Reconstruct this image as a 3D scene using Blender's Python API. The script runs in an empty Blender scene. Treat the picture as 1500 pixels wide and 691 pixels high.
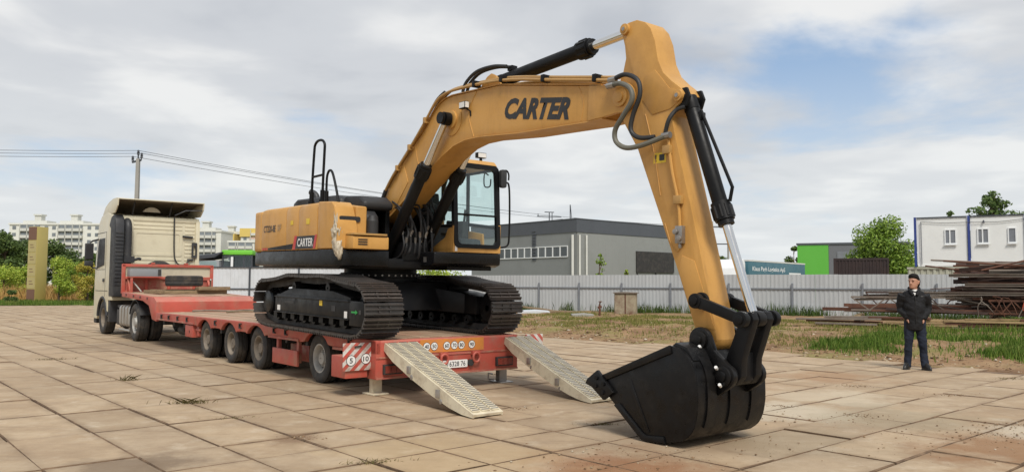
import bpy, bmesh, math, random
import numpy as np
from mathutils import Matrix, Vector
PI = math.pi
R = math.radians
random.seed(7)
SC = bpy.context.scene
COL = SC.collection

# ------------------------------------------------------------------ camera
CAM_H = 1.55
cam = bpy.data.cameras.new('camera')
cam.sensor_fit = 'HORIZONTAL'
cam.sensor_width = 36.0
cam.lens = 36.0 * 1155.0 / 1500.0
cam.clip_start = 0.1
cam.clip_end = 6000.0
camo = bpy.data.objects.new('camera', cam)
COL.objects.link(camo)
camo.matrix_world = Matrix.Translation((0, 0, CAM_H)) @ Matrix.Rotation(PI / 2 + R(3.553), 4, 'X') @ Matrix.Rotation(R(0.21), 4, 'Z')
SC.camera = camo

# ------------------------------------------------------------------ sky, sun, exposure
SUN_EL, SUN_AZ = 50.0, 166.0          # azimuth clockwise from +Y: behind the camera, to the right
world = bpy.data.worlds.new('World')
SC.world = world
world.use_nodes = True
wn, wl = world.node_tree.nodes, world.node_tree.links
wn.clear()

def wnode(t, **kw):
    n = wn.new(t)
    for k, v in kw.items():
        setattr(n, k, v)
    return n

def wmath(op, a, b=None, c=None, clamp=False):
    n = wnode('ShaderNodeMath', operation=op, use_clamp=clamp)
    for i, v in enumerate((a, b, c)):
        if v is None:
            continue
        if isinstance(v, (int, float)):
            n.inputs[i].default_value = v
        else:
            wl.new(v, n.inputs[i])
    return n.outputs[0]

sky = wnode('ShaderNodeTexSky', sky_type='NISHITA')
sky.sun_disc = False
sky.sun_elevation = R(SUN_EL)
sky.sun_rotation = R(SUN_AZ)
sky.air_density = 1.0
sky.dust_density = 2.0
sky.ozone_density = 1.5
tc = wnode('ShaderNodeTexCoord')
sep = wnode('ShaderNodeSeparateXYZ')
wl.new(tc.outputs['Generated'], sep.inputs[0])
zz = wmath('ADD', wmath('MAXIMUM', sep.outputs['Z'], 0.0), 0.10)
cx = wmath('DIVIDE', sep.outputs['X'], zz)
cy = wmath('DIVIDE', sep.outputs['Y'], zz)
cmb = wnode('ShaderNodeCombineXYZ')
wl.new(cx, cmb.inputs[0])
wl.new(cy, cmb.inputs[1])

def wnoise(scale, detail, rough, off, dist=0.0):
    mp = wnode('ShaderNodeMapping')
    mp.inputs['Location'].default_value = off
    wl.new(cmb.outputs[0], mp.inputs['Vector'])
    n = wnode('ShaderNodeTexNoise')
    n.inputs['Scale'].default_value = scale
    n.inputs['Detail'].default_value = detail
    n.inputs['Roughness'].default_value = rough
    n.inputs['Distortion'].default_value = dist
    wl.new(mp.outputs[0], n.inputs['Vector'])
    return n.outputs['Fac']

def wramp(fac, stops):
    n = wnode('ShaderNodeValToRGB')
    n.color_ramp.interpolation = 'EASE'
    e = n.color_ramp.elements
    e[0].position, e[0].color = stops[0][0], stops[0][1]
    e[1].position, e[1].color = stops[-1][0], stops[-1][1]
    for p, c in stops[1:-1]:
        x = e.new(p)
        x.color = c
    wl.new(fac, n.inputs['Fac'])
    return n.outputs['Color']

big = wnoise(0.62, 7.0, 0.56, (9.15, 6.5, 0.0), 0.25)
cover = wramp(big, [(0.325, (0, 0, 0, 1)), (0.475, (1, 1, 1, 1))])
fine = wnoise(1.25, 5.0, 0.48, (1.7, 8.2, 0.0), 0.25)
shade = wramp(fine, [(0.30, (4.3, 4.55, 4.95, 1)), (0.47, (5.3, 5.5, 5.8, 1)), (0.66, (7.1, 7.15, 7.15, 1))])
hz = wmath('MULTIPLY', wmath('SUBTRACT', 0.26, sep.outputs['Z'], clamp=True), 4.2, clamp=True)
blue = wnode('ShaderNodeMix', data_type='RGBA')      # the thin blue between the clouds, milky
blue.inputs['Factor'].default_value = 0.55
wl.new(sky.outputs['Color'], blue.inputs['A'])
blue.inputs['B'].default_value = (3.5, 4.9, 6.9, 1)
mixc = wnode('ShaderNodeMix', data_type='RGBA')
wl.new(cover, mixc.inputs['Factor'])
wl.new(blue.outputs['Result'], mixc.inputs['A'])
wl.new(shade, mixc.inputs['B'])
mixh = wnode('ShaderNodeMix', data_type='RGBA')      # milky air towards the horizon, all the way round
wl.new(wmath('MULTIPLY', hz, 0.75), mixh.inputs['Factor'])
wl.new(mixc.outputs['Result'], mixh.inputs['A'])
mixh.inputs['B'].default_value = (6.9, 7.2, 7.25, 1)
bg = wnode('ShaderNodeBackground')
bg.inputs['Strength'].default_value = 0.105
wl.new(mixh.outputs['Result'], bg.inputs['Color'])
wo = wnode('ShaderNodeOutputWorld')
wl.new(bg.outputs[0], wo.inputs[0])

sun = bpy.data.lights.new('sun', 'SUN')
sun.energy = 2.8
sun.angle = R(20.0)
sun.color = (1.0, 0.95, 0.87)
suno = bpy.data.objects.new('sun', sun)
COL.objects.link(suno)
sd = Vector((math.sin(R(SUN_AZ)) * math.cos(R(SUN_EL)), math.cos(R(SUN_AZ)) * math.cos(R(SUN_EL)), math.sin(R(SUN_EL))))
suno.rotation_euler = sd.to_track_quat('Z', 'Y').to_euler()
suno.location = sd * 60

SC.view_settings.view_transform = 'Standard'
SC.view_settings.look = 'None'
SC.view_settings.exposure = 0.20
SC.view_settings.gamma = 1.0
SC.view_settings.use_curve_mapping = False

# ------------------------------------------------------------------ helpers: objects
def thing(name, label, cat, loc=(0, 0, 0), rot=(0, 0, 0), group=None):
    o = bpy.data.objects.new(name, None)
    o.empty_display_size = 0.2
    COL.objects.link(o)
    o.location = loc
    o.rotation_euler = rot
    tag(o, label, cat, group)
    return o

def tag(o, label=None, cat=None, group=None, kind=None):
    if label: o['label'] = label
    if cat: o['category'] = cat
    if group: o['group'] = group
    if kind: o['kind'] = kind
    return o

def link(name, mesh, parent=None, loc=(0, 0, 0), rot=(0, 0, 0), mat=None):
    o = bpy.data.objects.new(name, mesh)
    COL.objects.link(o)
    o.location = loc
    o.rotation_euler = rot
    if parent is not None:
        o.parent = parent
    if mat is not None and not mesh.materials:
        mesh.materials.append(mat)
    return o

def copy_tree(o, parent=None):
    c = o.copy()
    COL.objects.link(c)
    c.parent = parent
    for ch in o.children:
        copy_tree(ch, c)
    return c

def np_mesh(name, verts, faces_flat, nper, mat=None, smooth=False):
    """fast mesh from arrays; every face has nper corners"""
    me = bpy.data.meshes.new(name)
    verts = np.asarray(verts, np.float32).reshape(-1, 3)
    ff = np.asarray(faces_flat, np.int32).ravel()
    nf = len(ff) // nper
    me.vertices.add(len(verts))
    me.vertices.foreach_set('co', verts.ravel())
    me.loops.add(len(ff))
    me.loops.foreach_set('vertex_index', ff)
    me.polygons.add(nf)
    me.polygons.foreach_set('loop_start', np.arange(0, len(ff), nper, dtype=np.int32))
    me.polygons.foreach_set('loop_total', np.full(nf, nper, np.int32))
    me.update(calc_edges=True)
    if smooth:
        me.shade_smooth()
    if mat:
        me.materials.append(mat)
    return me

class MB:
    """collects simple shapes; build() links them as ONE mesh object"""
    def __init__(self):
        self.v = []
        self.f = []

    def add(self, vs, fs):
        n = len(self.v)
        self.v += [tuple(q) for q in vs]
        self.f += [tuple(i + n for i in f) for f in fs]
        return self

    def box(self, x0, x1, y0, y1, z0, z1, m=None):
        vs = [(x, y, z) for x in (x0, x1) for y in (y0, y1) for z in (z0, z1)]
        if m is not None:
            vs = [tuple(m @ Vector(q)) for q in vs]
        return self.add(vs, [(0, 1, 3, 2), (4, 6, 7, 5), (0, 4, 5, 1), (2, 3, 7, 6), (0, 2, 6, 4), (1, 5, 7, 3)])

    def prism(self, poly, a0, a1, axis='y', inset=None):
        """poly in the two other axes (x,z for y; x,y for z; y,z for x), swept along axis"""
        n = len(poly)
        def put(p, a):
            return {'y': (p[0], a, p[1]), 'z': (p[0], p[1], a), 'x': (a, p[0], p[1])}[axis]
        vs = [put(p, a0) for p in poly] + [put(p, a1) for p in poly]
        area = sum(poly[i][0] * poly[(i + 1) % n][1] - poly[(i + 1) % n][0] * poly[i][1] for i in range(n))
        flip = (area > 0) == (axis == 'y')
        side = [(i, (i + 1) % n, n + (i + 1) % n, n + i) for i in range(n)]
        caps = [tuple(range(n))[::-1], tuple(range(n, 2 * n))]
        fs = side + caps
        if (a1 < a0) != flip:
            fs = [f[::-1] for f in fs]
        return self.add(vs, fs)

    def tube(self, pts, r, n=8, cap=True, closed=False):
        pts = [Vector(p) for p in pts]
        k = len(pts)
        rs = r if isinstance(r, (list, tuple)) else [r] * k
        t0 = (pts[1] - pts[0]).normalized()
        u = t0.orthogonal().normalized()
        vs, fs = [], []
        for i, p in enumerate(pts):
            if closed:
                t = (pts[(i + 1) % k] - pts[i - 1]).normalized()
            elif i == 0:
                t = t0
            elif i == k - 1:
                t = (pts[-1] - pts[-2]).normalized()
            else:
                t = ((pts[i + 1] - p).normalized() + (p - pts[i - 1]).normalized())
                t = t.normalized() if t.length > 1e-6 else (pts[i + 1] - p).normalized()
            u = (u - t * u.dot(t))
            u = u.normalized() if u.length > 1e-6 else t.orthogonal().normalized()
            w = t.cross(u)
            for j in range(n):
                a = 2 * PI * j / n
                vs.append(p + (u * math.cos(a) + w * math.sin(a)) * rs[i])
        for i in range(k if closed else k - 1):
            for j in range(n):
                a, b = i * n + j, i * n + (j + 1) % n
                c, d = ((i + 1) % k) * n + (j + 1) % n, ((i + 1) % k) * n + j
                fs.append((a, b, c, d))
        if cap and not closed:
            fs.append(tuple(range(n))[::-1])
            fs.append(tuple(range((k - 1) * n, k * n)))
        return self.add(vs, fs)

    def cyl(self, p0, p1, r0, r1=None, n=18):
        return self.tube([p0, p1], [r0, r0 if r1 is None else r1], n)

    def lathe(self, prof, c, axis='y', n=28, closed=False):
        """prof: (radius, offset along axis)"""
        vs, fs = [], []
        c = Vector(c)
        for rr, a in prof:
            for j in range(n):
                q = 2 * PI * j / n
                if axis == 'y':
                    vs.append(c + Vector((rr * math.cos(q), a, rr * math.sin(q))))
                elif axis == 'z':
                    vs.append(c + Vector((rr * math.cos(q), rr * math.sin(q), a)))
                else:
                    vs.append(c + Vector((a, rr * math.cos(q), rr * math.sin(q))))
        m = len(prof)
        for i in range(m if closed else m - 1):
            for j in range(n):
                a, b = i * n + j, i * n + (j + 1) % n
                i2 = (i + 1) % m
                fs.append((a, b, i2 * n + (j + 1) % n, i2 * n + j))
        return self.add(vs, fs)

    def bar(self, p0, p1, w, h, up=(0, 0, 1)):
        p0, p1 = Vector(p0), Vector(p1)
        t = (p1 - p0).normalized()
        s = t.cross(Vector(up))
        s = s.normalized() if s.length > 1e-5 else t.orthogonal().normalized()
        q = s.cross(t)
        vs = []
        for p in (p0, p1):
            for a, b in ((-1, -1), (1, -1), (1, 1), (-1, 1)):
                vs.append(p + s * (a * w / 2) + q * (b * h / 2))
        return self.add(vs, [(3, 2, 1, 0), (4, 5, 6, 7), (0, 1, 5, 4), (1, 2, 6, 5), (2, 3, 7, 6), (3, 0, 4, 7)])

    def mesh(self, name, mat=None, bevel=0.0, seg=2, smooth=None, sub=0):
        me = bpy.data.meshes.new(name)
        me.from_pydata(self.v, [], self.f)
        bm = bmesh.new()
        bm.from_mesh(me)
        bmesh.ops.recalc_face_normals(bm, faces=bm.faces)
        if bevel > 0:
            es = [e for e in bm.edges if len(e.link_faces) == 2 and e.calc_face_angle(0) > R(28)]
            bmesh.ops.bevel(bm, geom=es, offset=bevel, segments=seg, profile=0.6, affect='EDGES', clamp_overlap=True)
        bm.to_mesh(me)
        bm.free()
        if smooth is None:
            smooth = 32
        if smooth:
            me.shade_smooth()
            me.set_sharp_from_angle(angle=R(smooth))
        if mat:
            me.materials.append(mat)
        return me

    def build(self, name, mat=None, parent=None, loc=(0, 0, 0), rot=(0, 0, 0), bevel=0.0, seg=2, smooth=None):
        return link(name, self.mesh(name, mat, bevel, seg, smooth), parent, loc, rot)

def arc(cx_, cz_, r, a0, a1, n):
    return [(cx_ + r * math.cos(R(a0 + (a1 - a0) * i / n)), cz_ + r * math.sin(R(a0 + (a1 - a0) * i / n))) for i in range(n + 1)]

def spline(pts, k=6):
    """Catmull-Rom through the points"""
    pts = [Vector(p) for p in pts]
    out = []
    for i in range(len(pts) - 1):
        p0 = pts[max(i - 1, 0)]; p1 = pts[i]; p2 = pts[i + 1]; p3 = pts[min(i + 2, len(pts) - 1)]
        for j in range(k):
            t = j / k
            out.append(0.5 * ((2 * p1) + (p2 - p0) * t + (2 * p0 - 5 * p1 + 4 * p2 - p3) * t * t + (3 * p1 - p0 - 3 * p2 + p3) * t ** 3))
    out.append(pts[-1])
    return out

def roundrect(x0, x1, z0, z1, r, n=4):
    return (arc(x1 - r, z1 - r, r, 0, 90, n) + arc(x0 + r, z1 - r, r, 90, 180, n) +
            arc(x0 + r, z0 + r, r, 180, 270, n) + arc(x1 - r, z0 + r, r, 270, 360, n))

def ring_plate(mb, outer, inner, a0, a1, axis='x'):
    """a flat frame: outer and inner outlines with the same point count"""
    n = len(outer)
    def put(p, a):
        return {'y': (p[0], a, p[1]), 'z': (p[0], p[1], a), 'x': (a, p[0], p[1])}[axis]
    vs = [put(p, a0) for p in outer] + [put(p, a0) for p in inner] + [put(p, a1) for p in outer] + [put(p, a1) for p in inner]
    fs = []
    for i in range(n):
        j = (i + 1) % n
        fs += [(i, j, n + j, n + i), (2 * n + i, 3 * n + i, 3 * n + j, 2 * n + j), (i, 2 * n + i, 2 * n + j, j), (n + i, n + j, 3 * n + j, 3 * n + i)]
    mb.add(vs, fs)

def lettering(body, mat, parent, origin, xdir, ydir, w, h, shear=0.0, bold=0.0, name='lettering', th=0.002):
    """flat letters filling a w x h field whose lower left corner is origin"""
    cu = bpy.data.curves.new('txt', 'FONT')
    cu.body = body
    cu.shear = shear
    cu.offset = bold
    cu.extrude = 0.0
    cu.resolution_u = 3
    ob = bpy.data.objects.new('txt', cu)
    COL.objects.link(ob)
    dg = bpy.context.evaluated_depsgraph_get()
    me = bpy.data.meshes.new_from_object(ob.evaluated_get(dg))
    bpy.data.objects.remove(ob)
    bpy.data.curves.remove(cu)
    n = len(me.vertices)
    co = np.empty(n * 3, np.float32)
    me.vertices.foreach_get('co', co)
    co = co.reshape(-1, 3)
    lo, hi = co.min(0), co.max(0)
    sx, sy = w / max(hi[0] - lo[0], 1e-6), h / max(hi[1] - lo[1], 1e-6)
    xd, yd = np.array(Vector(xdir).normalized()), np.array(Vector(ydir).normalized())
    nd = np.cross(xd, yd)
    out = np.array(origin)[None] + (co[:, 0:1] - lo[0]) * sx * xd + (co[:, 1:2] - lo[1]) * sy * yd + nd * th
    me.vertices.foreach_set('co', out.astype(np.float32).ravel())
    me.name = name
    me.materials.clear()
    me.materials.append(mat)
    me.update()
    return link(name, me, parent)

# ------------------------------------------------------------------ helpers: materials
def srgb(r, g, b):
    def f(c):
        c /= 255.0
        return c / 12.92 if c <= 0.04045 else ((c + 0.055) / 1.055) ** 2.4
    return (f(r), f(g), f(b), 1.0)

class NT:
    def __init__(self, name):
        self.m = bpy.data.materials.new(name)
        self.m.use_nodes = True
        self.n = self.m.node_tree.nodes
        self.l = self.m.node_tree.links
        self.n.clear()
        self.out = self.n.new('ShaderNodeOutputMaterial')
        self.b = self.n.new('ShaderNodeBsdfPrincipled')
        self.l.new(self.b.outputs[0], self.out.inputs[0])
        self._pos = None

    def pos(self, kind='pos'):
        if kind == 'pos':
            if self._pos is None:
                self._pos = self.n.new('ShaderNodeNewGeometry')
            return self._pos.outputs['Position']
        t = self.n.new('ShaderNodeTexCoord')
        return t.outputs[kind]

    def noise(self, scale, detail=4.0, rough=0.55, vec=None, stretch=None, off=(0, 0, 0)):
        v = vec if vec is not None else self.pos()
        mp = self.n.new('ShaderNodeMapping')
        if stretch: mp.inputs['Scale'].default_value = stretch
        mp.inputs['Location'].default_value = off
        self.l.new(v, mp.inputs['Vector'])
        x = self.n.new('ShaderNodeTexNoise')
        x.inputs['Scale'].default_value = scale
        x.inputs['Detail'].default_value = detail
        x.inputs['Roughness'].default_value = rough
        self.l.new(mp.outputs[0], x.inputs['Vector'])
        return x.outputs['Fac']

    def ramp(self, fac, stops, interp='LINEAR'):
        x = self.n.new('ShaderNodeValToRGB')
        x.color_ramp.interpolation = interp
        e = x.color_ramp.elements
        def c4(c): return c if hasattr(c, '__len__') else (c, c, c, 1)
        e[0].position, e[0].color = stops[0][0], c4(stops[0][1])
        e[1].position, e[1].color = stops[-1][0], c4(stops[-1][1])
        for p, c in stops[1:-1]:
            y = e.new(p); y.color = c4(c)
        self.l.new(fac, x.inputs['Fac'])
        return x.outputs['Color']

    def mix(self, fac, a, b, mode='MIX'):
        x = self.n.new('ShaderNodeMix')
        x.data_type = 'RGBA'
        x.blend_type = mode
        for s, v in (('Factor', fac), ('A', a), ('B', b)):
            if isinstance(v, (int, float)):
                x.inputs[s].default_value = v if s == 'Factor' else (v, v, v, 1)
            elif isinstance(v, tuple):
                x.inputs[s].default_value = v
            else:
                self.l.new(v, x.inputs[s])
        return x.outputs['Result']

    def math(self, op, a, b=None, clamp=False):
        x = self.n.new('ShaderNodeMath')
        x.operation = op
        x.use_clamp = clamp
        for i, v in enumerate((a, b)):
            if v is None: continue
            if isinstance(v, (int, float)): x.inputs[i].default_value = v
            else: self.l.new(v, x.inputs[i])
        return x.outputs[0]

    def set(self, name, v):
        s = self.b.inputs[name]
        if isinstance(v, (int, float, tuple)): s.default_value = v
        else: self.l.new(v, s)

    def bump(self, fac, strength=0.3, dist=0.01):
        x = self.n.new('ShaderNodeBump')
        x.inputs['Strength'].default_value = strength
        x.inputs['Distance'].default_value = dist
        self.l.new(fac, x.inputs['Height'])
        self.l.new(x.outputs[0], self.b.inputs['Normal'])

    def up(self):
        if self._pos is None: self.pos()
        s = self.n.new('ShaderNodeSeparateXYZ')
        self.l.new(self._pos.outputs['Normal'], s.inputs[0])
        return s.outputs['Z']

    def island(self):
        if self._pos is None: self.pos()
        return self._pos.outputs['Random Per Island']

    def objrand(self):
        x = self.n.new('ShaderNodeObjectInfo')
        return x.outputs['Random']

def paint(name, col, rough=0.42, var=0.10, vs=1.6, dirt=None, damt=0.35, ds=2.2, metal=0.0, coat=0.0, bump=0.0, bs=60.0, dust=0.0, dustcol=None, spec=0.5, rvar=0.12, fine=0.0):
    """painted or plain surface: slow colour drift, blotchy dirt, dust that settled on upward faces"""
    t = NT(name)
    n1 = t.noise(vs, 5.0, 0.6)
    lo = tuple(c * (1 - var) for c in col[:3]) + (1,)
    hi = tuple(min(1, c * (1 + var)) for c in col[:3]) + (1,)
    c = t.ramp(n1, [(0.3, lo), (0.7, hi)])
    if fine:
        c = t.mix(t.math('MULTIPLY', t.noise(45.0, 3.0, 0.7), fine), c, tuple(x * 0.45 for x in col[:3]) + (1,))
    if dirt is not None:
        d = t.ramp(t.noise(ds, 8.0, 0.68, off=(4.2, 1.3, 7.7)), [(0.48, 0.0), (0.72, 1.0)])
        c = t.mix(t.math('MULTIPLY', d, damt), c, dirt)
    if dust:
        u = t.ramp(t.up(), [(0.35, 0.0), (0.9, 1.0)])
        k = t.math('MULTIPLY', u, t.math('MULTIPLY', t.ramp(t.noise(3.0, 6.0, 0.65, off=(9, 2, 3)), [(0.25, 0.25), (0.7, 1.0)]), dust))
        c = t.mix(k, c, dustcol or srgb(168, 152, 128))
    t.set('Base Color', c)
    t.set('Metallic', metal)
    t.set('Specular IOR Level', spec)
    rr = t.ramp(t.noise(vs * 3.1, 5.0, 0.6, off=(2, 5, 1)), [(0.3, max(0.05, rough - rvar)), (0.7, min(1, rough + rvar))])
    t.set('Roughness', rr)
    if coat:
        t.set('Coat Weight', coat)
        t.set('Coat Roughness', 0.15)
    if bump:
        t.bump(t.noise(bs, 4.0, 0.6), bump, 0.01)
    return t.m

def glass(name, tint=(0.75, 0.85, 0.84), amount=0.75, rough=0.02):
    t = NT(name)
    tr = t.n.new('ShaderNodeBsdfTransparent')
    tr.inputs[0].default_value = tint + (1,)
    gl = t.n.new('ShaderNodeBsdfGlossy')
    gl.inputs['Roughness'].default_value = rough
    gl.inputs[0].default_value = (0.9, 0.95, 0.97, 1)
    lw = t.n.new('ShaderNodeLayerWeight')
    lw.inputs['Blend'].default_value = 0.5
    k = t.math('ADD', t.math('MULTIPLY', t.math('POWER', lw.outputs['Facing'], 4.0), 0.7), 1.0 - amount, clamp=True)
    mx = t.n.new('ShaderNodeMixShader')
    t.l.new(k, mx.inputs[0]); t.l.new(tr.outputs[0], mx.inputs[1]); t.l.new(gl.outputs[0], mx.inputs[2])
    t.l.new(mx.outputs[0], t.out.inputs[0])
    return t.m

MT = {}
t = NT('machine_yellow')
c = t.ramp(t.noise(0.7, 5, 0.6), [(0.3, (0.51, 0.266, 0.066, 1)), (0.7, (0.585, 0.315, 0.086, 1))])
c = t.mix(t.ramp(t.noise(1.3, 8, 0.7, off=(4, 1, 7)), [(0.50, 0.0), (0.74, 0.40)]), c, srgb(140, 96, 48))
c = t.mix(t.ramp(t.noise(5.0, 6, 0.65, stretch=(1, 1, 0.12), off=(2, 2, 9)), [(0.54, 0.0), (0.72, 0.34)]), c, srgb(128, 88, 46))
c = t.mix(t.ramp(t.noise(60, 4, 0.7), [(0.60, 0.0), (0.72, 0.30)]), c, srgb(120, 84, 50))
c = t.mix(t.math('MULTIPLY', t.ramp(t.up(), [(0.4, 0.0), (0.9, 1.0)]), 0.22), c, srgb(186, 152, 104))
t.set('Base Color', c); t.set('Specular IOR Level', 0.38)
t.set('Roughness', t.ramp(t.noise(2.3, 7, 0.7, off=(2, 5, 1)), [(0.3, 0.32), (0.7, 0.62)]))
t.bump(t.noise(3.5, 3, 0.5), 0.06, 0.02)
MT['yellow'] = t.m
MT['black'] = paint('black_paint', (0.006, 0.006, 0.0065, 1), 0.45, 0.15, 2.0, (0.022, 0.020, 0.018, 1), 0.35, 2.6, dust=0.08, dustcol=(0.06, 0.055, 0.05, 1), spec=0.22)
MT['blackgloss'] = paint('black_gloss', (0.007, 0.007, 0.008, 1), 0.28, 0.1, 2.0, (0.025, 0.023, 0.02, 1), 0.2, 2.0, dust=0.08, dustcol=(0.06, 0.055, 0.05, 1), spec=0.3)
MT['bucket'] = paint('bucket_black', (0.0045, 0.0045, 0.005, 1), 0.36, 0.2, 2.5, (0.020, 0.017, 0.014, 1), 0.5, 6.0, bump=0.05, bs=18, dust=0.10, dustcol=(0.06, 0.055, 0.05, 1), spec=0.28, rvar=0.18)
MT['rubber'] = paint('hose_rubber', (0.022, 0.022, 0.023, 1), 0.6, 0.15)
MT['tyre'] = paint('tyre_rubber', (0.035, 0.033, 0.031, 1), 0.82, 0.2, 3.0, srgb(120, 106, 88), 0.45, 3.5, bump=0.2, bs=40)
MT['chrome'] = paint('chrome_rod', (0.72, 0.71, 0.69, 1), 0.16, 0.03, 2.0, metal=1.0, rvar=0.05)
MT['steel'] = paint('bare_steel', (0.36, 0.345, 0.325, 1), 0.42, 0.15, 6.0, (0.16, 0.11, 0.08, 1), 0.4, 5.0, metal=0.75)
MT['shoe'] = paint('track_steel', (0.070, 0.065, 0.061, 1), 0.46, 0.3, 5.0, (0.10, 0.068, 0.050, 1), 0.5, 2.6, metal=0.55, dust=0.6, dustcol=(0.17, 0.115, 0.085, 1))
MT['pipe'] = paint('pipe_yellow', (0.42, 0.24, 0.075, 1), 0.38, 0.1, 3.0, dust=0.2)
MT['letter'] = paint('letter_dark', (0.022, 0.022, 0.024, 1), 0.5, 0.05)
MT['white'] = paint('white_print', (0.75, 0.74, 0.71, 1), 0.5, 0.04)
MT['redprint'] = paint('red_print', (0.50, 0.035, 0.03, 1), 0.45, 0.05)
MT['yprint'] = paint('yellow_sticker', (0.72, 0.50, 0.03, 1), 0.5, 0.05)
MT['gprint'] = paint('green_sticker', (0.02, 0.30, 0.06, 1), 0.5, 0.05)
MT['redpaint'] = paint('trailer_red', (0.46, 0.085, 0.058, 1), 0.52, 0.18, 1.4, srgb(150, 112, 92), 0.70, 3.8, dust=0.45, dustcol=srgb(196, 150, 128), fine=0.15)
MT['redworn'] = paint('trailer_red_worn', (0.40, 0.10, 0.075, 1), 0.6, 0.2, 1.8, srgb(172, 146, 118), 0.9, 4.0, dust=0.7, dustcol=srgb(190, 160, 136), fine=0.2)
MT['plank'] = None
MT['cream'] = paint('cab_cream', srgb(208, 200, 174), 0.42, 0.035, 0.7, srgb(176, 164, 138), 0.38, 3.4, coat=0.15)
MT['creamdark'] = paint('cab_cream_dusty', srgb(190, 182, 160), 0.55, 0.08, 1.2, srgb(120, 108, 90), 0.5, 2.5)
MT['plastic'] = paint('black_plastic', (0.022, 0.023, 0.026, 1), 0.55, 0.15, 2.0, (0.10, 0.095, 0.085, 1), 0.35, 3.0)
MT['alu'] = paint('tank_aluminium', (0.42, 0.41, 0.38, 1), 0.5, 0.12, 2.0, (0.24, 0.21, 0.17, 1), 0.5, 2.4, metal=0.6)
MT['chassis'] = paint('chassis_dark', (0.03, 0.028, 0.027, 1), 0.7, 0.2, 2.0, (0.10, 0.085, 0.07, 1), 0.5, 3.0)
MT['rimgrey'] = paint('rim_grey', (0.40, 0.39, 0.36, 1), 0.55, 0.15, 4.0, (0.18, 0.14, 0.10, 1), 0.6, 5.0, metal=0.2)
MT['rimbrown'] = paint('rim_dusty', (0.21, 0.175, 0.135, 1), 0.75, 0.2, 4.0, (0.10, 0.07, 0.05, 1), 0.6, 5.0)
MT['ramp'] = paint('ramp_cream_worn', srgb(216, 206, 180), 0.62, 0.10, 2.0, srgb(132, 108, 82), 0.6, 5.5, dust=0.35, dustcol=srgb(218, 206, 180), fine=0.25, bump=0.12)
MT['cabglass'] = glass('cab_glass', (0.93, 0.985, 0.975), 0.955)
MT['seat'] = paint('seat_fabric', (0.05, 0.053, 0.058, 1), 0.9, 0.2, 5)
MT['grey'] = paint('grey_metal', (0.25, 0.26, 0.27, 1), 0.5, 0.08, 1.5, (0.15, 0.13, 0.11, 1), 0.2)
MT['bag'] = paint('plastic_wrap', srgb(184, 172, 150), 0.45, 0.22, 14.0, srgb(128, 112, 90), 0.7, 11.0, bump=0.8, bs=45)

# headings: the trailer, the lorry and the machine stand in one line
TH = R(38.83)
WV = Vector((math.cos(TH), math.sin(TH), 0))      # across the trailer, away from the camera
LV = Vector((-math.sin(TH), math.cos(TH), 0))     # along the trailer, towards the lorry
LROT = TH - PI / 2                                # local x = back along the trailer, local y = across
def at(w, l, z=0.0):
    return WV * w + LV * l + Vector((0, 0, z))
# ------------------------------------------------------------------ setting: ground, yard paving, verge, grass
BA = R(41.27)
BV = Vector((math.cos(BA), math.sin(BA), 0))
AV = Vector((-math.sin(BA), math.cos(BA), 0))
def yd(b, a, z=0.0):
    return BV * b + AV * a + Vector((0, 0, z))

rng = np.random.default_rng(11)
_tab = rng.random((64, 64))
def vnoise(x, y):
    x = np.asarray(x, float); y = np.asarray(y, float)
    xi = np.floor(x).astype(int); yi = np.floor(y).astype(int)
    fx = x - xi; fy = y - yi
    fx = fx * fx * (3 - 2 * fx); fy = fy * fy * (3 - 2 * fy)
    a = _tab[xi % 64, yi % 64]; b = _tab[(xi + 1) % 64, yi % 64]
    c = _tab[xi % 64, (yi + 1) % 64]; d = _tab[(xi + 1) % 64, (yi + 1) % 64]
    return a * (1 - fx) * (1 - fy) + b * fx * (1 - fy) + c * (1 - fx) * fy + d * fx * fy
def fbm(x, y, o=4):
    s = 0; k = 0.5
    for i in range(o):
        s = s + k * vnoise(x + 17.3 * i, y + 9.1 * i); x = x * 2.07; y = y * 2.07; k *= 0.5
    return s

# ground sheet to the horizon
t = NT('ground_soil')
c = t.ramp(t.noise(0.05, 6), [(0.3, srgb(120, 112, 72)), (0.7, srgb(98, 108, 58))])
c = t.mix(t.ramp(t.noise(0.6, 5), [(0.45, 0.0), (0.65, 1.0)]), c, srgb(140, 118, 88))
t.set('Base Color', c); t.set('Roughness', 0.95)
MT['ground'] = t.m
g = MB(); g.add([(-3000, -400, -0.10), (3000, -400, -0.10), (3000, 4000, -0.10), (-3000, 4000, -0.10)], [(0, 1, 2, 3)])
tag(g.build('ground', MT['ground']), kind='structure')

# joints: the soil bed the paving slabs lie in
t = NT('joint_soil')
c = t.ramp(t.noise(5.0, 6), [(0.3, srgb(88, 70, 54)), (0.7, srgb(132, 108, 84))])
t.set('Base Color', c); t.set('Roughness', 1.0)
t.bump(t.noise(40, 4), 0.5, 0.02)
MT['joint'] = t.m

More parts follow.
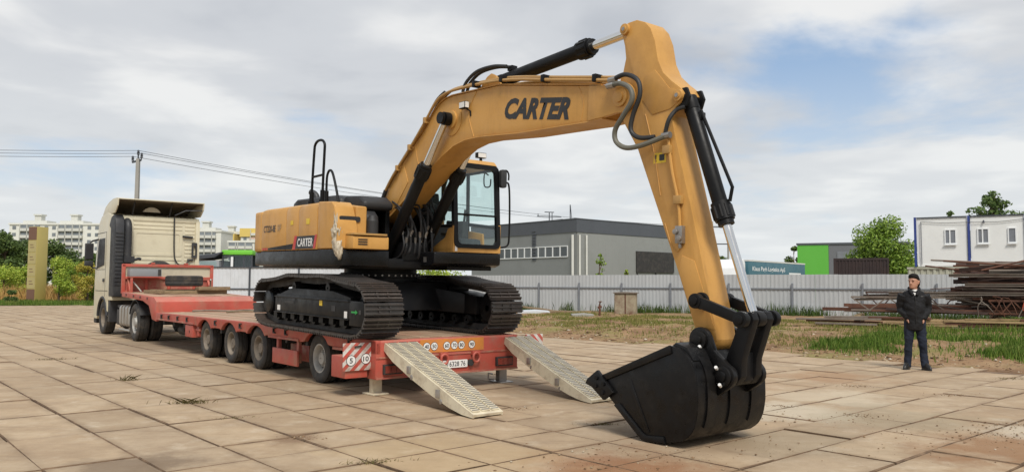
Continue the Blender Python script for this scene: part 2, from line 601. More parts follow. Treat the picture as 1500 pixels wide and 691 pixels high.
# concrete of the slabs: own tint per slab, stains, soil tracked over it
t = NT('slab_concrete')
rnd = t.math('FRACT', t.math('ADD', t.objrand(), t.math('MULTIPLY', t.island(), 7.31)))
base = t.ramp(rnd, [(0.0, srgb(150, 129, 103)), (0.3, srgb(173, 147, 117)), (0.7, srgb(186, 161, 130)), (1.0, srgb(168, 147, 122))])
c = t.mix(0.5, base, t.ramp(t.noise(0.35, 4, 0.6), [(0.3, srgb(165, 142, 112)), (0.7, srgb(183, 164, 136))]))
blot = t.ramp(t.noise(1.7, 9, 0.72), [(0.42, 0.0), (0.70, 1.0)])
c = t.mix(t.math('MULTIPLY', blot, 0.55), c, srgb(132, 109, 84))
pale = t.ramp(t.noise(2.6, 8, 0.7, off=(3, 8, 1)), [(0.55, 0.0), (0.72, 1.0)])
c = t.mix(t.math('MULTIPLY', pale, 0.5), c, srgb(206, 192, 170))
speck = t.ramp(t.noise(22, 5, 0.75), [(0.60, 0.0), (0.70, 1.0)])
c = t.mix(t.math('MULTIPLY', speck, 0.35), c, srgb(104, 84, 64))
scr = t.ramp(t.noise(2.2, 6, 0.6, stretch=(0.25, 2.4, 1), off=(1, 2, 3)), [(0.58, 0.0), (0.68, 1.0)])
c = t.mix(t.math('MULTIPLY', scr, 0.22), c, srgb(112, 92, 72))
ja = t.n.new('ShaderNodeAttribute'); ja.attribute_name = 'joint_side'
jd = t.math('MULTIPLY', t.ramp(ja.outputs['Fac'], [(0.25, 0.0), (1.0, 1.0)]), t.ramp(t.noise(2.4, 7, 0.7, off=(11, 3, 2)), [(0.38, 0.0), (0.66, 0.85)]))
c = t.mix(jd, c, srgb(120, 98, 74))
band = t.ramp(t.noise(0.9, 5, 0.6, stretch=(0.5, 2.2, 1), off=(7, 1, 0)), [(0.48, 0.0), (0.62, 1.0)])
c = t.mix(t.math('MULTIPLY', band, 0.22), c, srgb(140, 118, 94))
hl = t.ramp(t.noise(1.4, 6, 0.65, off=(2, 9, 4)), [(0.50, 0.0), (0.68, 1.0)])
c = t.mix(t.math('MULTIPLY', hl, 0.28), c, srgb(204, 188, 162))
mott = t.ramp(t.noise(7.5, 8, 0.75, off=(1, 7, 3)), [(0.36, 0.0), (0.64, 1.0)])
c = t.mix(t.math('MULTIPLY', mott, 0.20), c, srgb(132, 110, 82))
wob = t.noise(1.3, 6, 0.7, off=(6, 6, 6))
def spot(c, x, y, r, col, k):
    d = t.n.new('ShaderNodeVectorMath'); d.operation = 'DISTANCE'
    t.l.new(t.pos(), d.inputs[0]); d.inputs[1].default_value = (x, y, 0)
    q = t.math('ADD', t.math('DIVIDE', d.outputs['Value'], r), t.math('MULTIPLY', t.math('SUBTRACT', wob, 0.5), 2.6))
    m = t.ramp(q, [(0.45, 1.0), (1.0, 0.0)])
    return t.mix(t.math('MULTIPLY', m, k), c, col)
for x, y, r_, col, k in ((0.95, 6.75, 0.95, srgb(134, 88, 52), 0.75), (4.9, 7.6, 1.15, srgb(136, 98, 62), 0.8), (-3.2, 6.9, 0.6, srgb(96, 78, 60), 0.6),
                         (5.4, 13.6, 1.1, srgb(150, 112, 76), 0.55), (-2.15, 8.1, 0.35, srgb(112, 84, 60), 0.6), (3.9, 9.5, 1.2, srgb(140, 118, 94), 0.35),
                         (1.4, 8.0, 1.1, srgb(150, 128, 104), 0.4), (-8.5, 20.5, 3.2, srgb(120, 104, 86), 0.45), (3.6, 12.3, 1.4, srgb(160, 130, 98), 0.4), (3.5, 9.9, 0.9, srgb(200, 190, 168), 0.55), (4.5, 11.2, 1.0, srgb(198, 186, 162), 0.45), (4.6, 9.4, 1.1, srgb(146, 132, 106), 0.5), (2.9, 8.0, 0.9, srgb(150, 134, 108), 0.45), (5.6, 8.6, 0.7, srgb(196, 186, 166), 0.5), (-0.6, 7.2, 1.2, srgb(186, 160, 120), 0.4)):
    c = spot(c, x, y, r_, col, k)
t.set('Base Color', c)
t.set('Roughness', t.ramp(t.noise(4, 5), [(0.3, 0.72), (0.7, 0.95)]))
t.bump(t.math('ADD', t.noise(9, 8, 0.7), t.math('MULTIPLY', t.noise(70, 4, 0.7), 0.35)), 0.35, 0.018)
MT['slab'] = t.m

EDGE_Y = 56.0
def slab_cells():
    """(b0, b1, a0, a1) of every slab; long side along a to the left, along b to the right, squares between"""
    cells = []
    for i in range(-60, 32):
        b0 = 1.47 + 0.745 * i
        b1 = b0 + 0.745
        sh = 0.0 if i % 3 else 0.04
        for k in range(-1, 36):                      # far field: 0.745 x 1.53
            cells.append((b0, b1, 7.6 + 1.53 * k + sh, 7.6 + 1.53 * (k + 1) + sh)) if k >= 0 else None
    for k in range(8):                               # near field in rows of 0.755
        a1 = 7.6 - 0.755 * k
        a0 = a1 - 0.755
        b = -8.96
        while b < 5.9:
            cells.append((b, b + 0.745, a0, a1)); b += 0.745
        off = 0.0 if k % 2 else -0.72
        cells.append((b, 6.5 + 0.72 + off, a0, a1)); b = 6.5 + 0.72 + off
        while b < 17.2:
            cells.append((b, b + 1.46, a0, a1)); b += 1.46
    return cells

near, far = [], []
for b0, b1, a0, a1 in slab_cells():
    m = yd((b0 + b1) / 2, (a0 + a1) / 2)
    edge = 17.15 + 0.35 * math.sin(a0 * 0.7)
    if m.y < 2.6 or m.y > EDGE_Y or abs(m.x) > 0.82 * m.y + 4 or b1 > edge:
        continue
    vis = abs(m.x) < 0.66 * m.y + 0.6 and m.y > 5.6
    size = (b1 - b0) * (a1 - a0) / m.y ** 2.4 if vis else 0
    (near if vis else far).append((size, b0, b1, a0, a1))
near.sort(reverse=True)
far += near[290:]
near = near[:290]

def slab_verts(b0, b1, a0, a1, rs):
    gp = 0.0055 + rs.random() ** 2 * 0.008
    if rs.random() < 0.35:
        gp = 0.0035
    b0 += gp + rs.uniform(-0.006, 0.006); b1 -= gp; a0 += gp; a1 -= gp + rs.uniform(-0.006, 0.006)
    ch = 0.007
    vs = []
    tl = [rs.uniform(-0.005, 0.005), rs.uniform(-0.007, 0.007), rs.uniform(-0.005, 0.005)]
    for z, e in ((-0.05, 0.0), (-0.012, 0.0), (0.0, ch), (0.0, 0.13)):
        for b, a in ((b0 + e, a0 + e), (b1 - e, a0 + e), (b1 - e, a1 - e), (b0 + e, a1 - e)):
            zz_ = z + tl[0] + tl[1] * (b - (b0 + b1) / 2) + tl[2] * (a - (a0 + a1) / 2) if z > -0.04 else z
            vs.append(tuple(yd(b + rs.uniform(-1, 1) * 0.006, a + rs.uniform(-1, 1) * 0.006, zz_)))
    fs = [(12, 13, 14, 15)]
    for q in (2, 1, 0):
        for j in range(4):
            fs.append((q * 4 + j, q * 4 + (j + 1) % 4, q * 4 + 4 + (j + 1) % 4, q * 4 + 4 + j))
    return vs, fs

def slab_mats(me, per):
    """joint soil on the sides, and how near the joint each corner is (soil gathers there)"""
    me.materials.append(MT['slab']); me.materials.append(MT['joint'])
    me.polygons.foreach_set('material_index', np.array([0 if i % per < 5 else 1 for i in range(len(me.polygons))], np.int32))
    at_ = me.attributes.new('joint_side', 'FLOAT', 'POINT')
    at_.data.foreach_set('value', np.array([0.0 if i % 16 >= 12 else 1.0 for i in range(len(me.vertices))], np.float32))
bed = MB()
bp = [yd(17.4, -2), yd(17.4, 44), (-12.0, EDGE_Y + 0.3, 0), (-56, EDGE_Y + 0.3, 0), yd(-12, 2), yd(-4, -2)]
bed.add([(p[0], p[1], -0.030) for p in bp], [tuple(range(len(bp)))])
yard = tag(bed.build('yard', MT['joint']), kind='structure')
rs = random.Random(5)
for q in near:
    vs, fs = slab_verts(*q[1:], rs)
    me = bpy.data.meshes.new('slab'); me.from_pydata(vs, [], fs); slab_mats(me, len(fs))
    link('slab', me, yard)
mb = MB()
for q in far:
    mb.add(*slab_verts(*q[1:], rs))
me = bpy.data.meshes.new('slab_field'); me.from_pydata(mb.v, [], mb.f); slab_mats(me, 13)
tag(link('slab_field', me, yard), kind='stuff')

# verge of soil beyond the paving, rising to the fence
def verge_z(b, a):
    e = np.maximum(np.asarray(b, float) - 16.75, 0)
    s = np.clip(e / 4.5, 0, 1); s = s * s * (3 - 2 * s)
    lump = (fbm(np.asarray(b) * 1.1, np.asarray(a) * 1.1, 5) - 0.45) * 0.30 * np.clip(e / 0.8, 0, 1) * np.clip((10 - e) / 6, 0.35, 1)
    crumb = (fbm(np.asarray(b) * 5, np.asarray(a) * 5, 3) - 0.45) * 0.09 * np.clip(e / 0.4, 0, 1)
    return -0.020 + 0.17 * s + lump + crumb + 0.012 * np.clip(e / 0.3, 0, 1)
t = NT('verge_soil')
n = t.noise(0.8, 7, 0.65)
c = t.ramp(n, [(0.3, srgb(112, 84, 58)), (0.5, srgb(143, 112, 80)), (0.7, srgb(162, 134, 100))])
c = t.mix(t.ramp(t.noise(9, 5, 0.7), [(0.55, 0.0), (0.7, 1.0)]), c, srgb(92, 70, 48))
c = t.mix(t.ramp(t.noise(0.55, 5, 0.6, off=(5, 5, 0)), [(0.5, 0.0), (0.66, 0.8)]), c, srgb(122, 118, 62))
t.set('Base Color', c); t.set('Roughness', 1.0)
t.bump(t.noise(14, 6, 0.7), 0.8, 0.05)
MT['soil'] = t.m
nb, na = 130, 190
bb = 16.6 + 34.0 * (np.linspace(0, 1, nb) ** 1.7)
aa = np.linspace(-8, 46, na)
Bg, Ag = np.meshgrid(bb, aa, indexing='ij')
edge_w = np.where(Bg < 16.7, 0.30 * (fbm(Ag * 0.9, Ag * 0.31, 4) - 0.45) * 2.0, 0)
Zg = verge_z(Bg, Ag)
Zg[0] = -0.035
Bg2 = Bg + edge_w
X = Bg2 * BV.x + Ag * AV.x; Y = Bg2 * BV.y + Ag * AV.y
idx = np.arange(nb * na).reshape(nb, na)
F = np.stack([idx[:-1, :-1], idx[1:, :-1], idx[1:, 1:], idx[:-1, 1:]], -1).reshape(-1, 4)
tag(link('verge', np_mesh('verge', np.stack([X, Y, Zg], -1), F, 4, MT['soil'], True)), kind='structure')

# grass: tapered blades, in tufts, thick towards the fence and patchy towards the paving
def blade_material(name, cols, dry):
    t = NT(name)
    c = t.ramp(t.island(), [(i / (len(cols) - 1), q) for i, q in enumerate(cols)])
    c = t.mix(t.ramp(t.noise(0.45, 4), [(0.54, 0.0), (0.70, 0.55)]), c, dry)
    t.set('Base Color', c); t.set('Roughness', 0.6); t.set('Specular IOR Level', 0.25)
    tl = t.n.new('ShaderNodeBsdfTranslucent'); t.l.new(c, tl.inputs[0])
    mx = t.n.new('ShaderNodeMixShader'); mx.inputs[0].default_value = 0.3
    t.l.new(t.b.outputs[0], mx.inputs[1]); t.l.new(tl.outputs[0], mx.inputs[2]); t.l.new(mx.outputs[0], t.out.inputs[0])
    return t.m
GREEN = [srgb(60, 86, 26), srgb(82, 110, 38), srgb(102, 130, 50), srgb(134, 146, 74)]
MT['grass'] = blade_material('grass_blades', GREEN, srgb(166, 150, 96))

def blades(px, py, pz, hgt, wid, rg, lean=0.5):
    n = len(px)
    ang = rg.random(n) * 2 * PI
    la = rg.random(n) * 2 * PI
    ln = hgt * lean * rg.random(n)
    dx, dy = np.cos(ang) * wid, np.sin(ang) * wid
    v = np.empty((n, 5, 3))
    v[:, 0] = np.stack([px - dx, py - dy, pz], 1)
    v[:, 1] = np.stack([px + dx, py + dy, pz], 1)
    v[:, 2] = np.stack([px + dx * 0.7 + np.cos(la) * ln * 0.4, py + dy * 0.7 + np.sin(la) * ln * 0.4, pz + hgt * 0.6], 1)
    v[:, 3] = np.stack([px + np.cos(la) * ln, py + np.sin(la) * ln, pz + hgt], 1)
    v[:, 4] = np.stack([px - dx * 0.7 + np.cos(la) * ln * 0.4, py - dy * 0.7 + np.sin(la) * ln * 0.4, pz + hgt * 0.6], 1)
    i = np.arange(n)[:, None] * 5
    return v.reshape(-1, 3), (i + np.array([[0, 1, 2, 3, 4]])).reshape(-1)

def grass_patch(name, label, n, b_rng, a_rng, dens, hmin, hmax, seed, mat):
    rg = np.random.default_rng(seed)
    b = rg.uniform(*b_rng, n); a = rg.uniform(*a_rng, n)
    keep = rg.random(n) < dens(b, a)
    b, a = b[keep], a[keep]
    x = b * BV.x + a * AV.x; y = b * BV.y + a * AV.y
    h_ = (hmin + (hmax - hmin) * rg.random(len(b)) ** 1.5) * (0.55 + 0.9 * fbm(b * 0.9, a * 0.9, 3))
    v, f = blades(x, y, verge_z(b, a) - 0.01, h_, 0.006 + 0.00022 * y, rg)
    tag(link(name, np_mesh(name, v, f, 5, mat)), label, 'grass', kind='stuff')

MT['grassdry'] = blade_material('grass_dull', [srgb(86, 96, 40), srgb(112, 116, 54), srgb(132, 132, 72), srgb(160, 148, 96)], srgb(158, 140, 92))
MT['weeddark'] = blade_material('weeds_dark', [srgb(48, 68, 26), srgb(66, 88, 36), srgb(88, 108, 50)], srgb(110, 112, 62))
def dens_near(b, a):
    e = b - 16.9
    m = fbm(b * 0.55 + 3, a * 0.42, 4)
    return np.clip((e - 0.95) / 0.8, 0.02, 1) * np.clip((m - 0.30) * 7, 0.03, 1)
def dens_far(b, a):
    e = b - 16.9
    m = fbm(b * 0.8 + 9, a * 0.55 + 2, 4)
    return np.clip((e - 1.2) / 2.5, 0.02, 1) * np.clip((m - 0.37) * 7, 0.03, 1)
grass_patch('grass', 'green grass growing on the verge in front of the scrap pile', 90000, (17.1, 23.5), (-1, 9.8), dens_near, 0.06, 0.22, 3, MT['grass'])
grass_patch('grass', 'dull patchy grass on the verge behind the excavator arm', 70000, (17.3, 29), (9.3, 27), dens_far, 0.04, 0.14, 5, MT['grassdry'])
grass_patch('grass', 'grass between the scrap pile and the grey fence', 30000, (23, 37), (-1, 11), lambda b, a: np.clip((fbm(b * 0.4, a * 0.5 + 5, 4) - 0.30) * 4, 0.08, 1), 0.08, 0.28, 4, MT['grass'])
def foot(b, a):                 # only close to the fence line
    x = b * BV.x + a * AV.x; y = b * BV.y + a * AV.y
    d = np.abs((x - 1.53) * 0.4552 + (y - 44) * 0.8904 + 0.75)
    return np.clip(1.0 - d / 0.9, 0, 1) * np.clip((fbm(x * 0.6, y * 0.2, 3) - 0.32) * 5, 0.05, 1)
grass_patch('weeds', 'darker weeds growing along the foot of the grey fence', 120000, (26, 40), (-1, 34), foot, 0.15, 0.60, 6, MT['weeddark'])

# clods and pebbles on the verge and crumbs of soil on the paving
def crumbs(name, label, pts, sizes, mat, seed):
    rg = np.random.default_rng(seed)
    n = len(pts)
    d = np.array([[1, 0, 0], [-1, 0, 0], [0, 1, 0], [0, -1, 0], [0, 0, 0.55], [0, 0, -0.4]], float)
    v = pts[:, None, :] + d[None] * sizes[:, None, None] * (0.6 + 0.8 * rg.random((n, 6, 1)))
    f = np.array([[0, 2, 4], [2, 1, 4], [1, 3, 4], [3, 0, 4], [2, 0, 5], [1, 2, 5], [3, 1, 5], [0, 3, 5]])
    F = (np.arange(n)[:, None, None] * 6 + f[None]).reshape(-1)
    tag(link(name, np_mesh(name, v.reshape(-1, 3), F, 3, mat)), label, 'debris', kind='stuff')
t = NT('clod'); c = t.ramp(t.island(), [(0, srgb(96, 72, 50)), (0.6, srgb(140, 112, 82)), (0.9, srgb(160, 145, 120)), (1, srgb(196, 186, 168))])
t.set('Base Color', c); t.set('Roughness', 1.0); MT['clod'] = t.m
rg = np.random.default_rng(8)
b = 16.7 + rg.random(5200) ** 1.7 * 6; a = rg.uniform(-1, 26, 5200)
P = np.stack([b * BV.x + a * AV.x, b * BV.y + a * AV.y, verge_z(b, a)], 1)
crumbs('soil_clods', 'loose brown clods and pale stones along the edge of the verge', P, 0.012 + 0.07 * rg.random(5200) ** 5, MT['clod'], 2)
cl = []
for x, y, s_, k in ((0.95, 6.8, 0.5, 90), (4.9, 7.7, 0.7, 150), (3.6, 9.3, 0.45, 60), (4.6, 8.6, 0.5, 60), (1.0, 7.4, 0.4, 60), (5.3, 12.4, 0.16, 60), (4.2, 9.6, 0.14, 50), (3.45, 10.3, 0.12, 40), (6.4, 11.4, 0.13, 40), (5.7, 9.0, 0.3, 60), (5.2, 8.3, 0.35, 80), (2.6, 7.7, 0.5, 50), (6.3, 11.4, 0.3, 20), (-2.1, 8.1, 0.12, 25), (0.1, 10.0, 0.12, 15), (1.04, 8.95, 0.15, 25)):
    k *= 3
    cl.append(np.stack([rg.normal(x, s_, k), rg.normal(y, s_ * 0.55, k), np.full(k, 0.005)], 1))
cl = np.concatenate(cl)
crumbs('soil_crumbs', 'small dark crumbs of soil scattered on the concrete slabs', cl, 0.003 + 0.015 * rg.random(len(cl)) ** 6, MT['clod'], 3)

# dry weeds in the joints
MT['weed'] = blade_material('weed_blades', [srgb(92, 84, 54), srgb(112, 108, 62), srgb(136, 120, 80)], srgb(132, 106, 76))
for x, y, r_, k, hh, lab in ((-6.2, 12.77, 0.20, 60, 0.09, 'small green weed in a paving joint, farthest of the large weeds from the camera'),
                        (-4.2, 10.39, 0.26, 110, 0.08, 'widest tuft of weed in a paving joint left of the trailer'),
                        (-3.24, 9.25, 0.24, 60, 0.03, 'flat dark weed in a slab corner between the widest tuft and the ramp'),
                        (-9.4, 16.2, 0.3, 70, 0.05, 'low dark weed in a joint near the left edge of the yard'),
                        (-1.21, 6.99, 0.22, 90, 0.04, 'brown dry tuft in a joint at the bottom of the picture'),
                        (1.04, 8.94, 0.14, 50, 0.03, 'small dry tuft on the paving left of the bucket'),
                        (8.4, 13.4, 0.35, 70, 0.04, 'long strip of dry weed in a joint at the right edge')):
    rg = np.random.default_rng(int(abs(x) * 100))
    q = rg.normal(0, 1, (k, 2)) * r_ * 0.45
    jx = q[:, 0] * 1.25; jy = q[:, 1] * 0.35
    v, f = blades(jx, jy, np.zeros(k) - 0.01, hh * (0.4 + 0.8 * rg.random(k)), np.full(k, 0.004), rg, 3.0)
    tag(link('weed_tuft', np_mesh('weed_tuft', v, f, 5, MT['weed']), None, (x, y, 0.0), (0, 0, 0.25)), lab, 'weed', 'weeds in the paving joints', 'stuff')
# ------------------------------------------------------------------ the excavator
TILT = R(1.07)
EX0 = at(6.58, 11.7, 0.806)
ex = thing('excavator', 'large yellow tracked excavator standing on the red low-loader trailer', 'excavator', EX0, (0, TILT, LROT))
def E_(s, z):                       # level coordinates (metres ahead of the slew centre, height above ground) to the machine's own
    zz_ = z - 0.806
    return (s * math.cos(TILT) - zz_ * math.sin(TILT), s * math.sin(TILT) + zz_ * math.cos(TILT))
def E3(s, y, z):
    a_, b_ = E_(s, z)
    return Vector((a_, y, b_))

# --- undercarriage
def track_path():
    """plate line of the track, clockwise seen from the near side, outer grousers add 0.05"""
    p = []
    rf, rr = 0.345, 0.335
    p += [(1.50, 0.052)]
    p += arc(1.685, 0.052 + rf + 0.01, rf, -75, 80, 14)
    p += [(1.15, 0.80), (0.78, 0.858), (0.45, 0.862), (0.05, 0.848), (-0.35, 0.858), (-0.65, 0.855), (-1.1, 0.79)]
    p += arc(-1.68, 0.052 + rr + 0.03, rr, 100, 255, 14)
    p += [(-1.45, 0.052)]
    return p
def resample(p, pitch=None, n=None):
    p = [Vector((q[0], 0, q[1])) for q in p]
    p.append(p[0])
    seg = [(p[i + 1] - p[i]).length for i in range(len(p) - 1)]
    tot = sum(seg)
    n = n or int(round(tot / pitch))
    out = []
    for k in range(n):
        d = tot * k / n
        i = 0
        while d > seg[i] and i < len(seg) - 1:
            d -= seg[i]; i += 1
        a_ = p[i].lerp(p[i + 1], d / seg[i])
        out.append(a_)
    return out, tot / n
TP = track_path()
shoe_pts, pitch = resample(TP, 0.19)
hw = pitch / 2 - 0.006
sp = [(-hw, -0.004), (hw - 0.02, -0.004), (hw, 0.006), (hw, 0.022)]
for gx in (0.062, 0.0, -0.062):
    sp += [(gx + 0.012, 0.024), (gx + 0.008, 0.052), (gx - 0.008, 0.052), (gx - 0.012, 0.024)]
sp += [(-hw, 0.022)]
smb = MB(); smb.prism(sp, -0.30, 0.30, 'y')
for yy in (-0.085, 0.085):
    for xx in (-0.03, 0.03):
        smb.box(xx - 0.012, xx + 0.012, yy - 0.012, yy + 0.012, 0.024, 0.040)
shoe_mesh = smb.mesh('track_shoe', MT['shoe'], smooth=0)

def belt(mb, pts, off_in, off_out, y0, y1):
    n = len(pts)
    vs = []
    for i in range(n):
        tg = (pts[(i + 1) % n] - pts[i - 1]).normalized()
        nn = Vector((tg.z, 0, -tg.x))           # outwards for this winding
        for o, y in ((off_in, y0), (off_in, y1), (off_out, y1), (off_out, y0)):
            q = pts[i] + nn * o
            vs.append((q.x, y, q.z))
    fs = []
    for i in range(n):
        j = (i + 1) % n
        for k in range(4):
            fs.append((i * 4 + k, i * 4 + (k + 1) % 4, j * 4 + (k + 1) % 4, j * 4 + k))
    mb.add(vs, fs)

dense, _ = resample(TP, n=130)
for side, yc in ((-1, -1.08), (1, 1.09)):
    yo = yc + side * 0.25          # outer face of the track frame
    yi = yc - side * 0.16
    fr = MB()
    # long box with a sloping roof, closed front guard
    fr.prism([(-1.18, 0.27), (1.50, 0.27), (1.50, 0.53), (1.40, 0.55), (-1.10, 0.57), (-1.18, 0.52)], yo, yo - side * 0.03)
    lo_, hi_ = sorted((yo - side * 0.03, yi))
    fr.prism([(-1.10, 0.30), (1.46, 0.30), (1.46, 0.58), (0.9, 0.66), (-0.6, 0.67), (-1.10, 0.56)], lo_, hi_)
    fr.prism([(1.512, 0.19), (1.93, 0.19), (1.96, 0.30), (1.96, 0.50), (1.90, 0.54), (1.512, 0.54)], yo + side * 0.01, yo - side * 0.045)
    fr.box(-1.18, 1.50, *sorted((yo + side * 0.025, yo - side * 0.02)), 0.515, 0.535)
    fr.box(-1.18, 1.50, *sorted((yo + side * 0.025, yo - side * 0.02)), 0.262, 0.280)
    frame = fr.build('track_frame', MT['black'], ex, bevel=0.008)
    for i, q in enumerate(shoe_pts):
        n_ = len(shoe_pts)
        tg = (shoe_pts[(i + 1) % n_] - shoe_pts[i - 1]).normalized()
        o = link('track_shoe', shoe_mesh, frame, (q.x, yc, q.z))
        # mesh z must point outwards: outward = (tg.z, -tg.x)
        o.rotation_euler = (0, math.atan2(tg.z, -tg.x), 0)
    ch = MB()
    belt(ch, dense, -0.10, -0.006, yc - 0.10, yc - 0.04)
    belt(ch, dense, -0.10, -0.006, yc + 0.04, yc + 0.10)
    ch.build('track_chain', MT['chassis'], frame)
    for x in np.linspace(-1.22, 1.22, 8):
        rl = MB()
        rl.lathe([(0.02, -0.18), (0.075, -0.18), (0.085, -0.15), (0.085, -0.07), (0.11, -0.06), (0.11, -0.03), (0.085, -0.02), (0.085, 0.02), (0.11, 0.03), (0.11, 0.06), (0.085, 0.07), (0.085, 0.15), (0.075, 0.18), (0.02, 0.18)], (x, yc, 0.205), 'y', 16)
        rl.box(x - 0.07, x + 0.07, *sorted((yc + side * 0.19, yc + side * 0.225)), 0.17, 0.27)
        rl.build('roller', MT['black'], frame)
    for x in (-0.55, 0.68):
        rl = MB()
        rl.lathe([(0.02, -0.2), (0.07, -0.2), (0.08, -0.16), (0.08, 0.16), (0.07, 0.2), (0.02, 0.2)], (x, yc, 0.70), 'y', 16)
        rl.box(x - 0.03, x + 0.03, yc - 0.03, yc + 0.03, 0.60, 0.70)
        rl.build('carrier_roller', MT['black'], frame)
    idl = MB()
    idl.lathe([(0.05, -0.12), (0.22, -0.10), (0.27, -0.05), (0.28, 0.0), (0.27, 0.05), (0.22, 0.10), (0.05, 0.12)], (1.685, yc, 0.41), 'y', 28)
    idl.build('idler', MT['black'], frame)
    spr = MB()
    teeth = []
    for k in range(21):
        a0 = 2 * PI * k / 21
        for da, rr in ((0.0, 0.25), (0.06, 0.29), (0.14, 0.29), (0.2, 0.25)):
            teeth.append((-1.68 + rr * math.cos(a0 + da), 0.42 + rr * math.sin(a0 + da)))
    spr.prism(teeth, yc - 0.03, yc + 0.03)
    spr.lathe([(0.0, 0.20), (0.10, 0.20), (0.185, 0.185), (0.205, 0.16), (0.215, 0.05), (0.215, -0.2), (0.0, -0.2)], (-1.68, yc, 0.42), 'y', 30) if side > 0 else \
        spr.lathe([(0.0, -0.20), (0.10, -0.20), (0.185, -0.185), (0.205, -0.16), (0.215, -0.05), (0.215, 0.2), (0.0, 0.2)], (-1.68, yc, 0.42), 'y', 30)
    spr.build('sprocket', MT['blackgloss'], frame)
    if side < 0:
        yf = yo - 0.004
        for nm, x0, x1, z0, z1, mk in (('sticker', -1.08, -0.96, 0.30, 0.385, 'white'), ('sticker', 1.34, 1.43, 0.29, 0.385, 'white'), ('sticker', 0.52, 0.62, 0.435, 0.515, 'yprint')):
            s_ = MB(); s_.box(x0, x1, yf, yf + 0.002, z0, z1); s_.build(nm, MT[mk], frame)
        s_ = MB()
        zc = 0.385
        s_.prism([(1.58, zc - 0.012), (1.70, zc - 0.012), (1.70, zc - 0.032), (1.77, zc), (1.70, zc + 0.032), (1.70, zc + 0.012), (1.58, zc + 0.012)], yo - 0.016, yo - 0.013)
        s_.build('arrow_sticker', MT['gprint'], frame)
        s_ = MB(); s_.box(-0.78, -0.42, yf, yf + 0.002, 0.43, 0.47); s_.box(0.93, 1.05, yf, yf + 0.002, 0.37, 0.45); s_.box(1.80, 1.86, yo - 0.014, yo - 0.0105, 0.36, 0.42)
        s_.build('frame_slot', MT['letter'], frame)

cb = MB()
cb.prism([(-0.85, 0.35), (0.85, 0.35), (0.72, 0.80), (-0.72, 0.80)], -0.84, 0.84)
for sx in (-1, 1):
    for sy in (-1, 1):
        cb.add([(sx * 0.5, sy * 0.4, 0.36), (sx * 1.15, sy * 0.92, 0.30), (sx * 1.15, sy * 0.92, 0.62), (sx * 0.5, sy * 0.4, 0.76),
                (sx * 0.15, sy * 0.6, 0.36), (sx * 0.72, sy * 0.95, 0.30), (sx * 0.72, sy * 0.95, 0.62), (sx * 0.15, sy * 0.6, 0.76)],
               [(0, 1, 2, 3), (4, 7, 6, 5), (0, 4, 5, 1), (3, 2, 6, 7), (1, 5, 6, 2), (0, 3, 7, 4)])
cb.build('car_body', MT['black'], ex, bevel=0.012)
sl = MB()
sl.lathe([(0.0, 0.78), (0.62, 0.78), (0.62, 0.86), (0.66, 0.87), (0.66, 0.935), (0.60, 0.94), (0.60, 1.02), (0.0, 1.02)], (0, 0, 0), 'z', 48)
slew = sl.build('slew_ring', MT['black'], ex)
bt = MB()
for k in range(40):
    a_ = 2 * PI * k / 40
    bt.cyl((0.665 * math.cos(a_), 0.665 * math.sin(a_), 0.90), (0.678 * math.cos(a_), 0.678 * math.sin(a_), 0.90), 0.016, n=6)
tag(bt.build('bolt_ring', MT['steel'], slew), kind='stuff')

# --- upper structure
SZ0, SZ1, HZ1 = 1.03, 1.28, 2.00
fr = MB()
fr.prism([(-1.9, -1.28), (1.05, -1.28), (1.05, -0.55), (1.05, 0.40), (1.35, 0.42), (1.35, 1.30), (-1.9, 1.30)], 1.00, 1.10, 'z')
fr.box(0.15, 0.75, -0.36, -0.28, 1.05, 1.98); fr.box(0.15, 0.75, 0.28, 0.36, 1.05, 1.98)
fr.box(-0.5, 1.12, -0.55, 0.38, 1.02, 1.16)
fr.build('turntable', MT['black'], ex, bevel=0.01)

sk = MB()
sk.prism([(-1.78, -1.375), (0.95, -1.375), (1.16, -1.30), (1.18, -1.20), (1.18, -0.52), (1.06, -0.52), (1.06, -1.18), (-1.78, -1.18)], SZ0, SZ1, 'z')
sk.build('side_skirt', MT['blackgloss'], ex, bevel=0.03, seg=3)
sk = MB(); sk.prism([(-1.78, 1.375), (-0.3, 1.375), (-0.3, 1.18), (-1.78, 1.18)], SZ0, SZ1, 'z')
sk.build('side_skirt', MT['blackgloss'], ex, bevel=0.03, seg=3)

def cw_plan(g):
    half = [(-1.782, 1.372 - g), (-2.18, 1.34 - g), (-2.42 + g * 0.6, 1.16 - g * 0.7), (-2.62 + g, 0.75), (-2.70 + g, 0.0)]
    return half + [(x, -y) for x, y in half[-2::-1]]
cw = MB(); cw.prism(cw_plan(0.0), SZ1 - 0.01, HZ1 - 0.02, 'z')
cwo = cw.build('counterweight', MT['yellow'], ex, bevel=0.07, seg=4)
cw = MB(); cw.prism(cw_plan(0.02), SZ0 + 0.005, SZ1 - 0.012, 'z')
cw.build('lower_band', MT['blackgloss'], cwo, bevel=0.03, seg=3)

